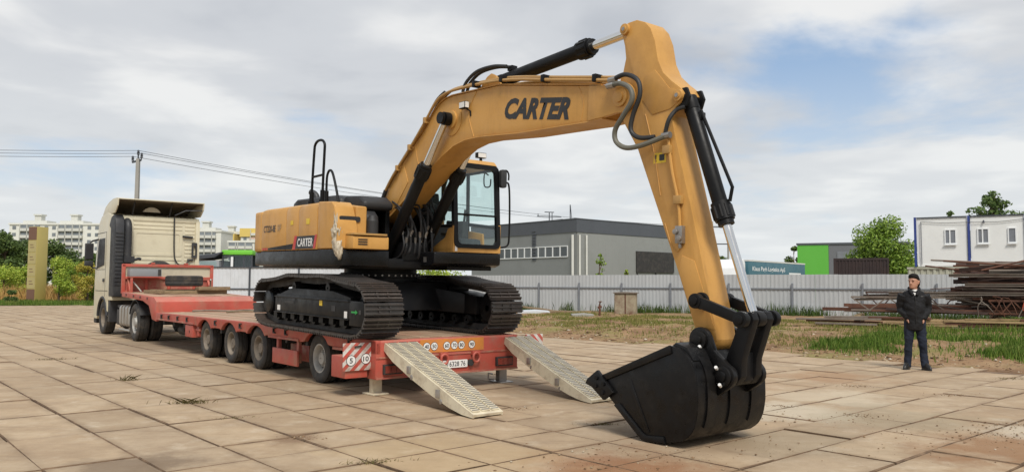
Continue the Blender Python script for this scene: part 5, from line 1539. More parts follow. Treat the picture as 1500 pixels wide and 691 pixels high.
# ramps
def ramp(ya, yb, wa, wb):
    """ya, yb: near edge at the top and at the foot"""
    x0, z0, x1, z1 = 0.02, 0.735, 2.28, 0.05
    lx = math.hypot(x1 - x0, z0 - z1)
    ux, uz = (x1 - x0) / lx, (z1 - z0) / lx
    def pt(u_, v_, h_):
        """u along the ramp 0..1, v across 0..1, h above the tread"""
        return (x0 + (x1 - x0) * u_ - uz * h_ * 0 + (-uz) * h_ * 0.0 + h_ * 0.29, ya + (yb - ya) * u_ + (wa + (wb - wa) * u_) * v_, z0 + (z1 - z0) * u_ + h_)
    wdt = wb
    dep = [(0.0, -0.10), (0.12, -0.15), (0.35, -0.17), (0.6, -0.165), (0.78, -0.14), (0.9, -0.10), (1.0, -0.042)]
    d = MB()
    for v0, v1 in ((0.0, 0.05), (0.95, 1.0)):          # side beams
        n_ = len(dep); vs = []
        for u_, h_ in dep:
            vs += [pt(u_, v0, 0), pt(u_, v1, 0), pt(u_, v1, h_), pt(u_, v0, h_)]
        fs = [(i * 4 + k, i * 4 + (k + 1) % 4, (i + 1) * 4 + (k + 1) % 4, (i + 1) * 4 + k) for i in range(n_ - 1) for k in range(4)]
        d.add(vs, fs + [(3, 2, 1, 0), tuple((n_ - 1) * 4 + k for k in range(4))])
    vs = [pt(u_, v_, h_) for u_ in (0.004, 0.998) for v_, h_ in ((0.05, -0.004), (0.95, -0.004), (0.95, -0.034), (0.05, -0.034))]
    d.add(vs, [(0, 1, 2, 3), (7, 6, 5, 4), (0, 4, 5, 1), (1, 5, 6, 2), (2, 6, 7, 3), (3, 7, 4, 0)])
    o = d.build('ramp', MT['ramp'], tr, smooth=0)
    for v0, v1 in ((0.06, 0.30), (0.37, 0.63), (0.70, 0.94)):       # three raised treads with cross bars
        d = MB()
        vs = [pt(u_, v_, h_) for u_ in (0.01, 0.975) for v_, h_ in ((v0, 0.012), (v1, 0.012), (v1, -0.002), (v0, -0.002))]
        d.add(vs, [(0, 1, 2, 3), (7, 6, 5, 4), (0, 4, 5, 1), (1, 5, 6, 2), (2, 6, 7, 3), (3, 7, 4, 0)])
        tp = d.build('tread', MT['ramp'], o, smooth=0)
    d = MB()
    for k in range(46):
        u_ = 0.02 + 0.945 * k / 45
        for v0, v1 in ((0.07, 0.29), (0.38, 0.62), (0.71, 0.93)):
            vs = [pt(u_ + q, v_, h_) for q in (-0.003, 0.003) for v_, h_ in ((v0, 0.020), (v1, 0.020), (v1, 0.010), (v0, 0.010))]
            d.add(vs, [(0, 1, 2, 3), (7, 6, 5, 4), (0, 4, 5, 1), (1, 5, 6, 2), (2, 6, 7, 3), (3, 7, 4, 0)])
    tag(d.build('tread_bars', MT['steel'], o, smooth=0), kind='stuff')
    for u_ in (0.33, 0.66):
        d = MB(); a_ = Vector(pt(u_, -0.005, -0.08)); d.box(a_.x - 0.04, a_.x + 0.04, a_.y - 0.02, a_.y + 0.01, a_.z - 0.05, a_.z + 0.05); d.cyl((a_.x + 0.06, a_.y - 0.01, a_.z - 0.09), (a_.x + 0.06, a_.y + wdt, a_.z - 0.09), 0.035, n=10)
        d.build('ramp_lug', MT['steel'], o, bevel=0.006)
    d = MB(); a_ = Vector(pt(0, 0, -0.05)); d.cyl((a_.x - 0.0, a_.y + 0.03, a_.z), (a_.x, a_.y + wdt - 0.03, a_.z), 0.045, n=12); d.build('ramp_hinge', MT['steel'], o)
ramp(-1.14, -1.25, 0.53, 0.44)
ramp(1.00, 0.66, 0.53, 0.46)

# gooseneck: step up, raised deck, head board
GZ = 1.215
d = MB()
gpoly = [(-11.05, 0.70), (-11.05, 1.10), (-11.30, GZ), (-14.62, GZ + 0.10), (-14.62, GZ - 0.03), (-12.35, GZ - 0.11), (-11.75, GZ - 0.22), (-11.42, 0.66), (-11.05, 0.62)]
for s_ in (-1, 1):
    d = MB(); d.prism(gpoly, *sorted((s_ * (HWT - 0.08), s_ * HWT))); gr = d.build('neck_rail', MT['redpaint'], tr, bevel=0.008)
    for x in (-11.9, -12.6, -13.3, -14.1):
        zt = GZ + (-11.3 - x) * 0.03 - 0.06
        d = MB(); d.box(x - 0.03, x + 0.03, *sorted((s_ * HWT, s_ * (HWT + 0.014))), zt - 0.03, zt + 0.03); d.build('lashing_eye', MT['chassis'], gr)
d = MB(); d.prism([(-11.06, 0.64), (-11.06, 1.10), (-11.31, GZ - 0.008), (-11.80, GZ + 0.006), (-11.80, GZ - 0.10), (-11.2, 0.64)], -HWT + 0.08, HWT - 0.08); d.build('neck_step', MT['redpaint'], tr, bevel=0.006)
for k in range(NB):
    y0 = -HWT + 0.085 + k * bw_ + 0.004; y1 = y0 + bw_ - 0.010
    dz = random.uniform(-0.003, 0.003)
    vs = []
    for x, z in ((-14.6, GZ + 0.098), (-11.81, GZ + 0.014)):
        for y, zz_ in ((y0, z - 0.05), (y1, z - 0.05), (y1, z + dz), (y0, z + dz)):
            vs.append((x, y, zz_))
    d = MB(); d.add(vs, [(0, 1, 2, 3), (7, 6, 5, 4), (0, 4, 5, 1), (1, 5, 6, 2), (2, 6, 7, 3), (3, 7, 4, 0)]); d.build('deck_board', MT['board'], tr, smooth=0)
d = MB(); d.box(-14.5, -11.4, -0.5, -0.4, 0.95, 1.17); d.box(-14.5, -11.4, 0.4, 0.5, 0.95, 1.17); d.box(-14.2, -13.0, -0.5, 0.5, 1.04, 1.10); d.build('neck_frame', MT['chassis'], tr)
HX = -14.66
d = MB()
zb, zm, zt = GZ + 0.06, 1.71, 2.10
for y in (-HWT + 0.035, HWT - 0.035):
    d.box(HX - 0.05, HX + 0.04, y - 0.045, y + 0.045, zb, zt)
d.box(HX - 0.05, HX + 0.04, -HWT, HWT, zt - 0.07, zt + 0.012); d.box(HX - 0.052, HX + 0.05, -HWT + 0.08, HWT - 0.08, zm - 0.03, zm + 0.04); d.box(HX - 0.05, HX + 0.04, -HWT + 0.08, HWT - 0.08, zb, zb + 0.07)
for y in (-0.62, 0.0, 0.72):
    d.box(HX - 0.048, HX + 0.038, y - 0.035, y + 0.035, zb + 0.07, zm - 0.03)
d.box(HX - 0.02, HX + 0.05, -0.5, -0.4, zt + 0.01, zt + 0.06); d.box(HX - 0.02, HX + 0.05, 0.42, 0.52, zt + 0.01, zt + 0.06)
hb = d.build('head_board', MT['redpaint'], tr, bevel=0.005)
d = MB(); d.box(HX - 0.03, HX - 0.01, -HWT + 0.08, HWT - 0.08, zm + 0.04, zt - 0.07); d.build('head_panel', MT['creamdark'], hb)
d = MB(); d.box(HX - 0.03, HX - 0.015, -HWT + 0.08, HWT - 0.08, zb + 0.07, zm - 0.03); d.build('lower_panel', MT['redworn'], hb)
for y in (-1.1, 1.12):
    d = MB(); d.prism([(HX + 0.04, zb - 0.03), (HX + 0.42, zb - 0.03), (HX + 0.42, zb + 0.42), (HX + 0.36, zb + 0.44), (HX + 0.34, zb + 0.05), (HX + 0.04, zb + 0.40)], y - 0.03, y + 0.03); d.build('gusset', MT['redpaint'], hb, bevel=0.005)
d = MB(); d.bar((HX + 0.37, -1.1, zb + 0.43), (HX + 0.37, 1.12, zb + 0.43), 0.06, 0.06) if False else d.box(HX + 0.34, HX + 0.42, 0.5, 1.12, zb + 0.38, zb + 0.44); d.build('stop_bar', MT['redpaint'], hb)
def on_trailer(x, y, z):
    return at(6.70 + y, 9.75 - x, z)
# loose gear lying on the neck and the deck
neck_z = lambda x: GZ + 0.014 + (-11.81 - x) * 0.0301
o = thing('spare_wheel', 'dark spare wheel lying flat on timbers on the trailer neck', 'wheel', on_trailer(-13.5, 0.10, neck_z(-13.5) + 0.20), (0, 0, LROT))
tm = tyre_mesh('spare_tyre', 0.50, 0.30, 0.29)
link('tyre', tm, o, (0, 0, 0.15), (PI / 2, 0, 0))
m1, m2 = rim_mesh('spare_rim', 0.285, 0.30, MT['rimbrown'], 1)
link('rim', m1, o, (0, 0, 0.15), (PI / 2, 0, 0))
t = NT('weathered_timber'); c = t.ramp(t.noise(6, 6, 0.7, vec=t.pos('Object'), stretch=(1, 8, 8)), [(0.3, srgb(104, 84, 62)), (0.7, srgb(168, 146, 112))]); c = t.mix(t.ramp(t.objrand(), [(0, 0.0), (1, 0.4)]), c, srgb(90, 78, 66)); t.set('Base Color', c); t.set('Roughness', 0.9); MT['timber'] = t.m
tl = ((-13.15, -0.55, 1.75, 0.0, 0.10), (-13.80, -0.50, 1.7, 0.0, 0.10), (-13.0, 0.45, 1.4, 0.1, 0.0), (-12.95, 0.15, 2.1, 0.02, 0.0))
names = ('long pale timber bearer on the trailer neck nearest the head board', 'pale timber bearer under the front of the spare wheel')
for k, (x, y, ln, ang, dz, lab) in enumerate((( -13.85, 0.15, 1.7, PI / 2 + 0.03, 0.0, 'timber bearer under the spare wheel nearest the head board'),
                                             (-13.10, 0.20, 1.9, PI / 2 - 0.02, 0.0, 'timber bearer under the spare wheel nearest the step of the trailer'),
                                             (-12.95, 0.75, 0.9, PI / 2 + 0.08, 0.10, 'short timber lying on top of another at the far side of the trailer neck'),
                                             (-13.30, -0.75, 0.9, 0.2, 0.0, 'short timber lying lengthwise at the near side of the trailer neck'))):
    d = MB(); d.box(-ln / 2, ln / 2, -0.075, 0.075, 0.0, 0.10); d.box(-ln / 2, ln / 2, 0.085, 0.2, 0.0, 0.09) if k == 2 else None
    p = on_trailer(x, y, neck_z(x) + dz + (0.004 if dz == 0 else 0.01))
    oo = d.build('timber', MT['timber'], None, tuple(p), (0, 0, LROT + ang), bevel=0.008); tag(oo, lab, 'timber', 'timbers on the trailer neck')
d = MB(); d.box(-0.17, 0.17, -0.42, 0.42, 0, 0.20); d.box(-0.16, 0.16, -0.41, 0.41, 0.20, 0.22); bxx = thing('storage_box', 'grey storage box standing on the head board shelf of the trailer neck', 'box', on_trailer(HX + 0.20, -0.72, zm + 0.045), (0, 0, LROT))
d.build('box_body', MT['grey'], bxx, bevel=0.01); d = MB(); d.box(0.17, 0.185, 0.32, 0.40, 0.03, 0.2); d.build('box_latch', MT['chassis'], bxx)
d = MB(); d.box(HX + 0.04, HX + 0.40, -1.14, -0.28, zm + 0.012, zm + 0.042); d.build('shelf', MT['redpaint'], hb)
hs = d = MB(); d.tube(spline([(-0.9, 0, 0.03), (-0.5, 0.2, 0.035), (0.0, -0.1, 0.03), (0.4, 0.25, 0.04), (0.9, 0.1, 0.03), (1.4, 0.35, 0.03)], 6), 0.022, 6)
tag(d.build('lashing_chain', MT['rimbrown'], None, tuple(on_trailer(-10.4, 0.35, DECK(-10.4) + 0.0)), (0, 0, LROT + 1.2)), 'rusty lashing chain lying loose on the trailer deck near the step', 'chain')
d = MB(); d.tube(spline([(-0.7, 0, 0.03), (-0.3, 0.25, 0.035), (0.2, 0.05, 0.03), (0.7, 0.2, 0.03)], 6), 0.02, 6)
tag(d.build('lashing_strap', MT['timber'], None, tuple(on_trailer(-9.3, 0.6, DECK(-9.3))), (0, 0, LROT + 1.4)), 'pale lashing strap lying on the trailer deck in front of the tracks', 'strap')
for x, y, ang, ln, lab in ((-14.2, -0.85, 0.5, 0.7, 'thin steel bar leaning on the near side of the head board'), (-13.9, 0.95, 2.6, 0.8, 'thin steel bar leaning on the far side of the head board')):
    d = MB(); d.cyl((0, 0, 0.02), (ln * math.cos(ang) * 0.9 - 0.2, ln * math.sin(ang) * 0.6, 0.38), 0.02, n=8)
    tag(d.build('steel_bar', MT['rimgrey'], None, tuple(on_trailer(x, y, neck_z(x))), (0, 0, LROT + PI)), lab, 'bar', 'bars leaning on the head board')

# ------------------------------------------------------------------ the tractor unit
tk = thing('lorry_tractor', 'cream tractor unit with black air intake coupled to the red trailer', 'lorry', at(6.70, 25.0, 0), (0, 0, LROT))
CF, CR_, CW = -3.12, -0.72, 1.245            # front, back, half width
# cab shell from cross sections (side profile swept across, with rounded edges)
prof = [(CR_, 1.05), (CR_, 3.50), (CR_ - 0.06, 3.60), (-1.6, 3.72), (-2.35, 3.66), (-2.70, 3.45), (-2.92, 2.95), (-3.08, 2.0), (CF, 1.25), (CF, 0.62), (-3.06, 0.45), (-2.62, 0.45)] + \
       arc(-1.90, 0.50, 0.62, 180 - 4, 5, 12) + [(-1.26, 0.72), (-1.22, 1.05)]
d = MB(); d.prism(prof, -CW, CW)
cabt = d.build('cab', MT['cream'], tk, bevel=0.05, seg=3)
# side window and door seams
for s_ in (-1, 1):
    yo = s_ * (CW + 0.003)
    d = MB(); d.prism([(-2.86, 2.02), (-1.78, 2.12), (-1.78, 2.95), (-2.52, 2.95), (-2.66, 2.86)], *sorted((yo, yo + s_ * 0.004))); d.build('side_window', MT['letter'], cabt)
    sg = MB()
    for x0, x1, z0, z1 in ((-1.62, -1.605, 1.15, 3.12), (-2.98, -1.605, 3.12, 3.133), (-2.9, -1.24, 1.32, 1.335), (-2.9, -1.62, 1.98, 1.99)):
        sg.box(x0, x1, *sorted((yo, yo + s_ * 0.003)), z0, z1)
    sg.build('door_seam', MT['chassis'], cabt)
    d = MB(); d.box(-1.86, -1.70, *sorted((yo, yo + s_ * 0.03)), 1.60, 1.70); d.build('door_handle', MT['plastic'], cabt, bevel=0.01)
    # wheel arch lip
    d = MB(); pts = [(x, yo - s_ * 0.02, z) for x, z in arc(-1.90, 0.50, 0.63, 176, 8, 14)]; d.tube(pts, 0.045, 8); d.build('arch_lip', MT['plastic'], cabt)
    # mirror
    d = MB(); d.box(-2.92, -2.78, *sorted((s_ * 1.36, s_ * 1.60)), 2.30, 2.82); d.box(-2.92, -2.78, *sorted((s_ * 1.36, s_ * 1.60)), 2.10, 2.27); mr = d.build('mirror', MT['plastic'], tk, bevel=0.03)
    d = MB(); d.box(-2.775, -2.770, *sorted((s_ * 1.38, s_ * 1.58)), 2.33, 2.79); d.build('mirror_glass', MT['letter'], mr)
    d = MB(); d.tube([(-2.7, s_ * 1.22, 2.95), (-2.86, s_ * 1.38, 2.90), (-2.86, s_ * 1.46, 2.84)], 0.028, 8); d.tube([(-2.8, s_ * 1.22, 2.02), (-2.86, s_ * 1.36, 2.05), (-2.86, s_ * 1.42, 2.12)], 0.028, 8); d.build('mirror_arm', MT['plastic'], mr)
d = MB(); d.prism([(-2.97, 2.05), (-2.78, 2.98), (-2.74, 3.0), (-2.94, 2.05)], -1.12, 1.12); d.build('windscreen', MT['letter'], cabt)
d = MB(); d.box(CF - 0.06, CF + 0.30, -1.22, 1.22, 0.30, 0.62); d.build('bumper', MT['plastic'], tk, bevel=0.04)
# rear wall: pressed ribs
for k in range(13):
    z = 2.02 + k * 0.118
    wide = (k in (0, 1, 2, 10, 11, 12))
    for y0, y1 in (((-0.70, 0.72), (0.80, 1.10)) if wide else ((0.80, 1.10),)):
        d = MB(); d.box(CR_ - 0.012, CR_ + 0.014, y0, y1, z, z + 0.075); d.build('rear_rib', MT['cream'], cabt, bevel=0.012)
d = MB(); ring_plate(d, roundrect(-0.70, 0.72, 2.40, 3.16, 0.06), roundrect(-0.62, 0.64, 2.48, 3.08, 0.05), CR_ - 0.012, CR_ + 0.014); d.build('rear_rib', MT['cream'], cabt)
d = MB(); d.box(CR_ - 0.01, CR_ + 0.05, 1.12, CW + 0.0, 1.3, 3.52); d.build('side_deflector', MT['cream'], cabt, bevel=0.02)
d = MB(); d.box(CR_ - 0.02, CR_ + 0.025, -0.72, 1.12, 3.46, 3.54); d.build('rear_cornice', MT['cream'], cabt, bevel=0.015)
# black air intake stack at the near rear corner
d = MB()
d.prism([(-1.10, 1.15), (CR_ + 0.22, 1.15), (CR_ + 0.22, 3.30), (CR_ + 0.14, 3.50), (CR_ - 0.05, 3.62), (-1.05, 3.56), (-1.30, 3.30), (-1.10, 3.20)], -CW - 0.012, -0.98)
it = d.build('air_intake', MT['plastic'], tk, bevel=0.06, seg=3)
d = MB(); d.tube(spline([(CR_ + 0.20, -0.88, 1.2), (CR_ + 0.20, -0.88, 2.9), (CR_ + 0.16, -0.88, 3.3), (CR_ + 0.02, -0.88, 3.42), (CR_ - 0.05, -0.88, 3.40)], 5), 0.10, 14); d.build('intake_pipe', MT['plastic'], it)
for k in range(15):
    d = MB(); z = 1.5 + 0.11 * k; d.box(CR_ + 0.215, CR_ + 0.240, -CW + 0.02, -1.02, z, z + 0.03); d.build('intake_rib', MT['plastic'], it)
d = MB(); d.tube(spline([(CR_ + 0.24, -0.72, 2.25), (CR_ + 0.24, -0.60, 2.30), (CR_ + 0.24, -0.52, 2.28)], 4), 0.04, 8); d.box(CR_ + 0.2, CR_ + 0.34, -1.0, -0.72, 2.18, 2.36); d.build('coupling_box', MT['plastic'], it)
MT['underdk'] = paint('deflector_underside', srgb(120, 110, 94), 0.8, 0.15, 2.0, srgb(90, 80, 66), 0.5, 3.0)
# roof deflector, open at the back
d = MB()
sec = [(-2.30, 3.70), (-1.95, 3.92), (-1.5, 4.04), (-1.0, 4.10), (-0.60, 4.10), (-0.36, 4.08), (-0.36, 4.05), (-0.62, 4.06), (-1.0, 4.06), (-1.5, 4.0), (-1.92, 3.88), (-2.25, 3.70)]
d.prism(sec, -1.23, 1.27); sp_ = d.build('roof_deflector', MT['cream'], tk, bevel=0.008)
d = MB(); d.prism([(-2.2, 3.69), (-1.9, 3.87), (-1.5, 3.985), (-1.0, 4.045), (-0.62, 4.048), (-0.40, 4.04), (-0.40, 4.028), (-0.62, 4.035), (-1.0, 4.03), (-1.5, 3.97), (-1.88, 3.85), (-2.16, 3.69)], -1.19, 1.23); d.build('deflector_underside', MT['underdk'], sp_)  # underside skin, coloured darker than the cream shell
for s_, y in ((-1, -1.23), (1, 1.27)):
    d = MB(); d.prism([(-2.3, 3.68), (-1.95, 3.90), (-1.5, 4.02), (-1.0, 4.08), (-0.36, 4.06), (-0.40, 3.86), (-0.70, 3.66)], *sorted((y, y - s_ * 0.03))); d.build('deflector_side', MT['cream'], sp_, bevel=0.006)
for y in (-0.72, 0.35):
    d = MB(); d.cyl((-0.85, y, 3.6), (-0.55, y, 4.05), 0.025, n=8); d.build('deflector_strut', MT['plastic'], sp_)
d = MB(); d.tube([(-0.6, 0.45, 3.66), (-0.5, 0.75, 3.82), (-0.45, 1.22, 3.84)], 0.02, 8); d.build('deflector_strut', MT['plastic'], sp_)
d = MB(); d.prism(arc(-0.15, 3.60, 0.3, 150, 30, 8), -0.95, -0.90, 'x'); d.build('roof_hatch', MT['creamdark'], sp_)
# rear wall fittings
d = MB(); d.tube(spline([(CR_ + 0.05, 0.46, 3.60), (CR_ + 0.06, 0.46, 3.2), (CR_ + 0.07, 0.47, 2.6), (CR_ + 0.10, 0.50, 2.30), (CR_ + 0.12, 0.62, 2.14), (CR_ + 0.12, 0.80, 2.16), (CR_ + 0.08, 0.95, 2.32)], 6), 0.022, 8); d.build('coiled_hose', MT['rubber'], tk)
d = MB(); d.tube([(CR_ + 0.07, 0.72, 3.02), (CR_ + 0.07, 1.02, 3.00)], 0.035, 8); d.tube([(CR_ + 0.06, 0.88, 2.30), (CR_ + 0.06, 1.05, 2.30)], 0.032, 8); d.build('grab_handle', MT['plastic'], tk)
d = MB(); ring_plate(d, roundrect(1.0, 1.16, 2.36, 2.84, 0.03), roundrect(1.045, 1.115, 2.44, 2.74, 0.02), CR_ + 0.05, CR_ + 0.09); d.build('grab_handle', MT['plastic'], tk)
# chassis, tank, guards, fifth wheel
d = MB()
for y in (-0.42, 0.42): d.box(-2.9, 2.9, y - 0.04, y + 0.04, 0.62, 0.92)
d.box(2.8, 2.95, -0.6, 0.6, 0.58, 0.9); d.box(-0.6, -0.45, -0.45, 0.45, 0.60, 0.90); d.box(0.7, 0.85, -0.45, 0.45, 0.60, 0.90)
d.lathe([(0.05, 1.0), (0.48, 1.0), (0.48, 1.06), (0.05, 1.06)], (1.75, 0, 0), 'z', 24)
d.build('chassis', MT['chassis'], tk)
d = MB(); d.prism(roundrect(-1.18, -0.62, 0.34, 0.94, 0.10, 4), 0.02, 1.28, 'x'); tank = d.build('fuel_tank', MT['alu'], tk, bevel=0.015)
for x in (0.30, 0.62, 0.98):
    d = MB(); ring_plate(d, roundrect(-1.195, -0.605, 0.325, 0.955, 0.105, 4), roundrect(-1.181, -0.619, 0.339, 0.941, 0.10, 4), x, x + 0.04); d.build('tank_strap', MT['rimbrown'], tank)
d = MB(); d.prism(roundrect(0.62, 1.18, 0.34, 0.94, 0.10, 4), -0.1, 1.25, 'x'); d.build('fuel_tank', MT['alu'], tk, bevel=0.015)
d = MB(); d.box(-0.35, 0.0, -1.16, -0.7, 0.36, 0.80); d.cyl((-0.3, -1.0, 0.38), (0.2, -1.0, 0.34), 0.10, n=12); d.box(-0.55, 0.1, -1.10, -0.65, 0.84, 0.92); d.build('battery_box', MT['chassis'], tk, bevel=0.015)
d = MB(); d.box(-1.24, -1.02, -1.22, -0.5, 0.40, 1.04); d.build('cab_step', MT['plastic'], tk, bevel=0.02)
d = MB(); d.cyl((0.0, -1.15, 0.24), (1.2, -1.15, 0.24), 0.03, n=8); d.build('side_guard', MT['alu'], tk)
TR = 0.505
tyT = tyre_mesh('lorry_tyre', TR, 0.30, 0.295)
rT = {(k, s_): rim_mesh('lorry_rim', 0.29, 0.30, MT[k], s_, dp) for k, dp in (('rimgrey', 0.06), ('rimbrown', 0.16)) for s_ in (-1, 1)}
hubT = MB(); hubT.cyl((0, -0.14, 0), (0, 0.14, 0), 0.20, n=24); hubTm = hubT.mesh('lorry_hub', MT['chassis'])
for ax, dual in ((-1.90, False), (1.92, True)):
    for s_ in (-1, 1):
        wh = link('wheel', hubTm, tk, (ax, s_ * 0.98, TR))
        link('tyre', tyT, wh, (0, s_ * 0.10, 0), (0, random.uniform(0, 6), 0))
        if dual: link('tyre', tyT, wh, (0, -s_ * 0.24, 0))
        m1, m2 = rT['rimgrey' if dual else 'rimbrown', s_] if False else rT['rimgrey', s_] if dual else rT['rimbrown', s_]
        link('rim', m1, wh, (0, s_ * 0.10, 0)); tag(link('hand_holes', m2, wh, (0, s_ * 0.10, 0)), kind='stuff')
    d = MB(); d.cyl((ax, -0.9, TR), (ax, 0.9, TR), 0.09, n=14); d.build('axle', MT['chassis'], tk)
for s_ in (-1, 1):
    d = MB(); pts = arc(1.92, TR, 0.60, 160, 20, 12); vs = []
    for x, z in pts:
        k_ = 0.03
        vs += [(x, s_ * 0.66, z), (x, s_ * 1.22, z), (1.92 + (x - 1.92) * 1.03, s_ * 1.22, TR + (z - TR) * 1.03), (1.92 + (x - 1.92) * 1.03, s_ * 0.66, TR + (z - TR) * 1.03)]
    n_ = len(pts); d.add(vs, [(i * 4 + k, i * 4 + (k + 1) % 4, (i + 1) * 4 + (k + 1) % 4, (i + 1) * 4 + k) for i in range(n_ - 1) for k in range(4)] + [(3, 2, 1, 0), tuple((n_ - 1) * 4 + k for k in range(4))]); d.build('mudguard', MT['plastic'], tk)
# wheel-shaped cover seen above the head board behind the cab
d = MB(); d.lathe([(0.42, -0.09), (0.47, -0.07), (0.47, 0.07), (0.42, 0.09), (0.2, 0.09), (0.2, -0.09)], (0, 0, 0), 'x', 32, closed=True)
tag(d.build('spare_tyre', MT['tyre'], tk, (CR_ + 0.30, -0.02, 1.78)), 'tyre stowed upright behind the cab')
# ------------------------------------------------------------------ fences
def sheet_mesh(name, ln, z0, z1, mat, pitch_=0.20, dep=0.014):
    n = max(2, int(round(ln / pitch_)))
    pw = ln / n
    pr = []
    for k in range(n):
        x = k * pw
        pr += [(x, 0), (x + pw * 0.35, 0), (x + pw * 0.47, dep), (x + pw * 0.88, dep)]
    pr.append((ln, 0))
    vs = [(x, y, z) for x, y in pr for z in (z0, z1)] + [(x, y + 0.006, z) for x, y in pr for z in (z0, z1)]
    m = len(pr); fs = []
    for i in range(m - 1):
        fs.append((2 * i, 2 * i + 2, 2 * i + 3, 2 * i + 1))
        b_ = 2 * m
        fs.append((b_ + 2 * i + 1, b_ + 2 * i + 3, b_ + 2 * i + 2, b_ + 2 * i))
        fs.append((2 * i + 1, 2 * i + 3, b_ + 2 * i + 3, b_ + 2 * i + 1))
    me = bpy.data.meshes.new(name); me.from_pydata(vs, [], fs); me.materials.append(mat)
    return me
t = NT('fence_sheet')
c = t.ramp(t.objrand(), [(0, srgb(170, 173, 174)), (1, srgb(176, 179, 180))])
c = t.mix(t.ramp(t.noise(0.9, 6, 0.65, stretch=(1, 1, 0.25)), [(0.5, 0.0), (0.75, 0.4)]), c, srgb(132, 132, 134))
t.set('Base Color', c); t.set('Roughness', 0.5); MT['sheet'] = t.m
MT['sheetw'] = paint('fence_sheet_white', srgb(196, 200, 204), 0.5, 0.04, 0.6, srgb(160, 160, 160), 0.3, 1.5)
MT['post'] = paint('fence_post', srgb(118, 122, 128), 0.55, 0.08, 2.0, srgb(90, 84, 78), 0.3)
MT['postdk'] = paint('fence_post_dark', srgb(62, 66, 72), 0.55, 0.08, 2.0)

def fence(name, label, p0, p1, posts, z0, z1, zr, ms, mp, top=False, rdep=0.05):
    p0, p1 = Vector((p0[0], p0[1], 0)), Vector((p1[0], p1[1], 0))
    dv = (p1 - p0).normalized()
    ang = math.atan2(dv.y, dv.x)
    root = thing(name, label, 'fence', tuple(p0), (0, 0, ang))
    cache = {}
    for i in range(len(posts) - 1):
        a_, b_ = posts[i], posts[i + 1]
        n = max(1, int(round((b_ - a_) / 1.15)))
        w_ = (b_ - a_) / n
        for k in range(n):
            key = round(w_, 3)
            if key not in cache: cache[key] = sheet_mesh('fence_sheet', w_ - 0.004, z0, z1, ms)
            link('fence_sheet', cache[key], root, (a_ + k * w_, 0.0, random.uniform(-0.008, 0.008)))
        d = MB(); d.box(a_ + 0.04, b_ - 0.04, -rdep, -0.012, zr - 0.03, zr + 0.03); d.build('rail', mp, root)
        if top:
            d = MB(); d.box(a_, b_, -rdep, 0.05, z1 - 0.01, z1 + 0.05); d.build('top_rail', mp, root)
    pm = MB(); pm.box(-0.04, 0.04, -0.085, -0.010, -0.05, (z1 if top else zr + 0.26)); pmm = pm.mesh('post', mp)
    for q in posts:
        link('post', pmm, root, (q, 0, 0))
    return root
fd = Vector((14.67, -7.5, 0)).normalized()
FP0 = Vector((1.53, 44, 0))
posts = [-9.6, -7.2, -4.8, -2.4, 0.0, 2.4, 4.82, 7.45, 10.4, 13.4, 16.48, 19.5, 22.5, 25.5, 28.5, 31.5]
st = FP0 + fd * posts[0]
fence('sheet_fence', 'grey corrugated metal fence behind the grass verge and the scrap pile', (st.x, st.y), (st.x + fd.x, st.y + fd.y), [q - posts[0] for q in posts], 0.05, 2.10, 1.42, MT['sheet'], MT['post'])
fence('sheet_fence', 'white corrugated fence with dark top rail behind the trailer neck', (-16.6, 41.0), (-6.0, 41.0), [0, 3.0, 5.55, 8.1, 10.6], 0.0, 2.40, 1.30, MT['sheetw'], MT['postdk'], True)

# ------------------------------------------------------------------ grey warehouse
wd1, wd2 = Vector((0.75, 0.66, 0)).normalized(), Vector((-0.66, 0.75, 0)).normalized()
WA = math.atan2(wd1.y, wd1.x)
wh_ = thing('warehouse', 'grey metal warehouse with dark parapet and a strip of white windows', 'building', (6.17, 75.0, 0), (0, 0, WA))
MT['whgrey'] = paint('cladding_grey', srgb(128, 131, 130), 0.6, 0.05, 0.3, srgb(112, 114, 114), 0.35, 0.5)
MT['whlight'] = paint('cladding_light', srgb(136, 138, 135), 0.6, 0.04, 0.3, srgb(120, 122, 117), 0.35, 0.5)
MT['whdark'] = paint('parapet_dark', srgb(78, 82, 88), 0.55, 0.05, 0.4)
MT['winframe'] = paint('window_white', srgb(222, 224, 224), 0.5, 0.03)
t = NT('window_pane'); t.set('Base Color', t.ramp(t.objrand(), [(0, (0.05, 0.06, 0.065, 1)), (1, (0.13, 0.145, 0.15, 1))])); t.set('Roughness', 0.15); MT['pane'] = t.m
LR, LL, HH = 17.0, 16.0, 7.85
d = MB(); d.prism([(0, 0), (LR, 0), (LR, LL), (0, LL)], 0, HH - 0.4, 'z'); d.build('core', MT['whgrey'], wh_)
for k in range(17):                 # cladding panels
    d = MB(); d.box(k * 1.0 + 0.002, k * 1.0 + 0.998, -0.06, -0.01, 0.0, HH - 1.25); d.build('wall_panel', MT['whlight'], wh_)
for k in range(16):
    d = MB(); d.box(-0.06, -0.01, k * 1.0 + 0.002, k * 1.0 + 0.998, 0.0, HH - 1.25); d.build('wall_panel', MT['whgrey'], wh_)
d = MB(); d.box(-0.12, LR + 0.1, -0.12, 0.1, HH - 1.25, HH); d.box(-0.12, 0.1, 0.1, LL + 0.1, HH - 1.25, HH); d.box(-0.16, LR + 0.15, -0.16, 0.1, HH, HH + 0.08); d.box(-0.16, 0.1, 0.1, LL + 0.1, HH, HH + 0.08); d.build('parapet', MT['whdark'], wh_)
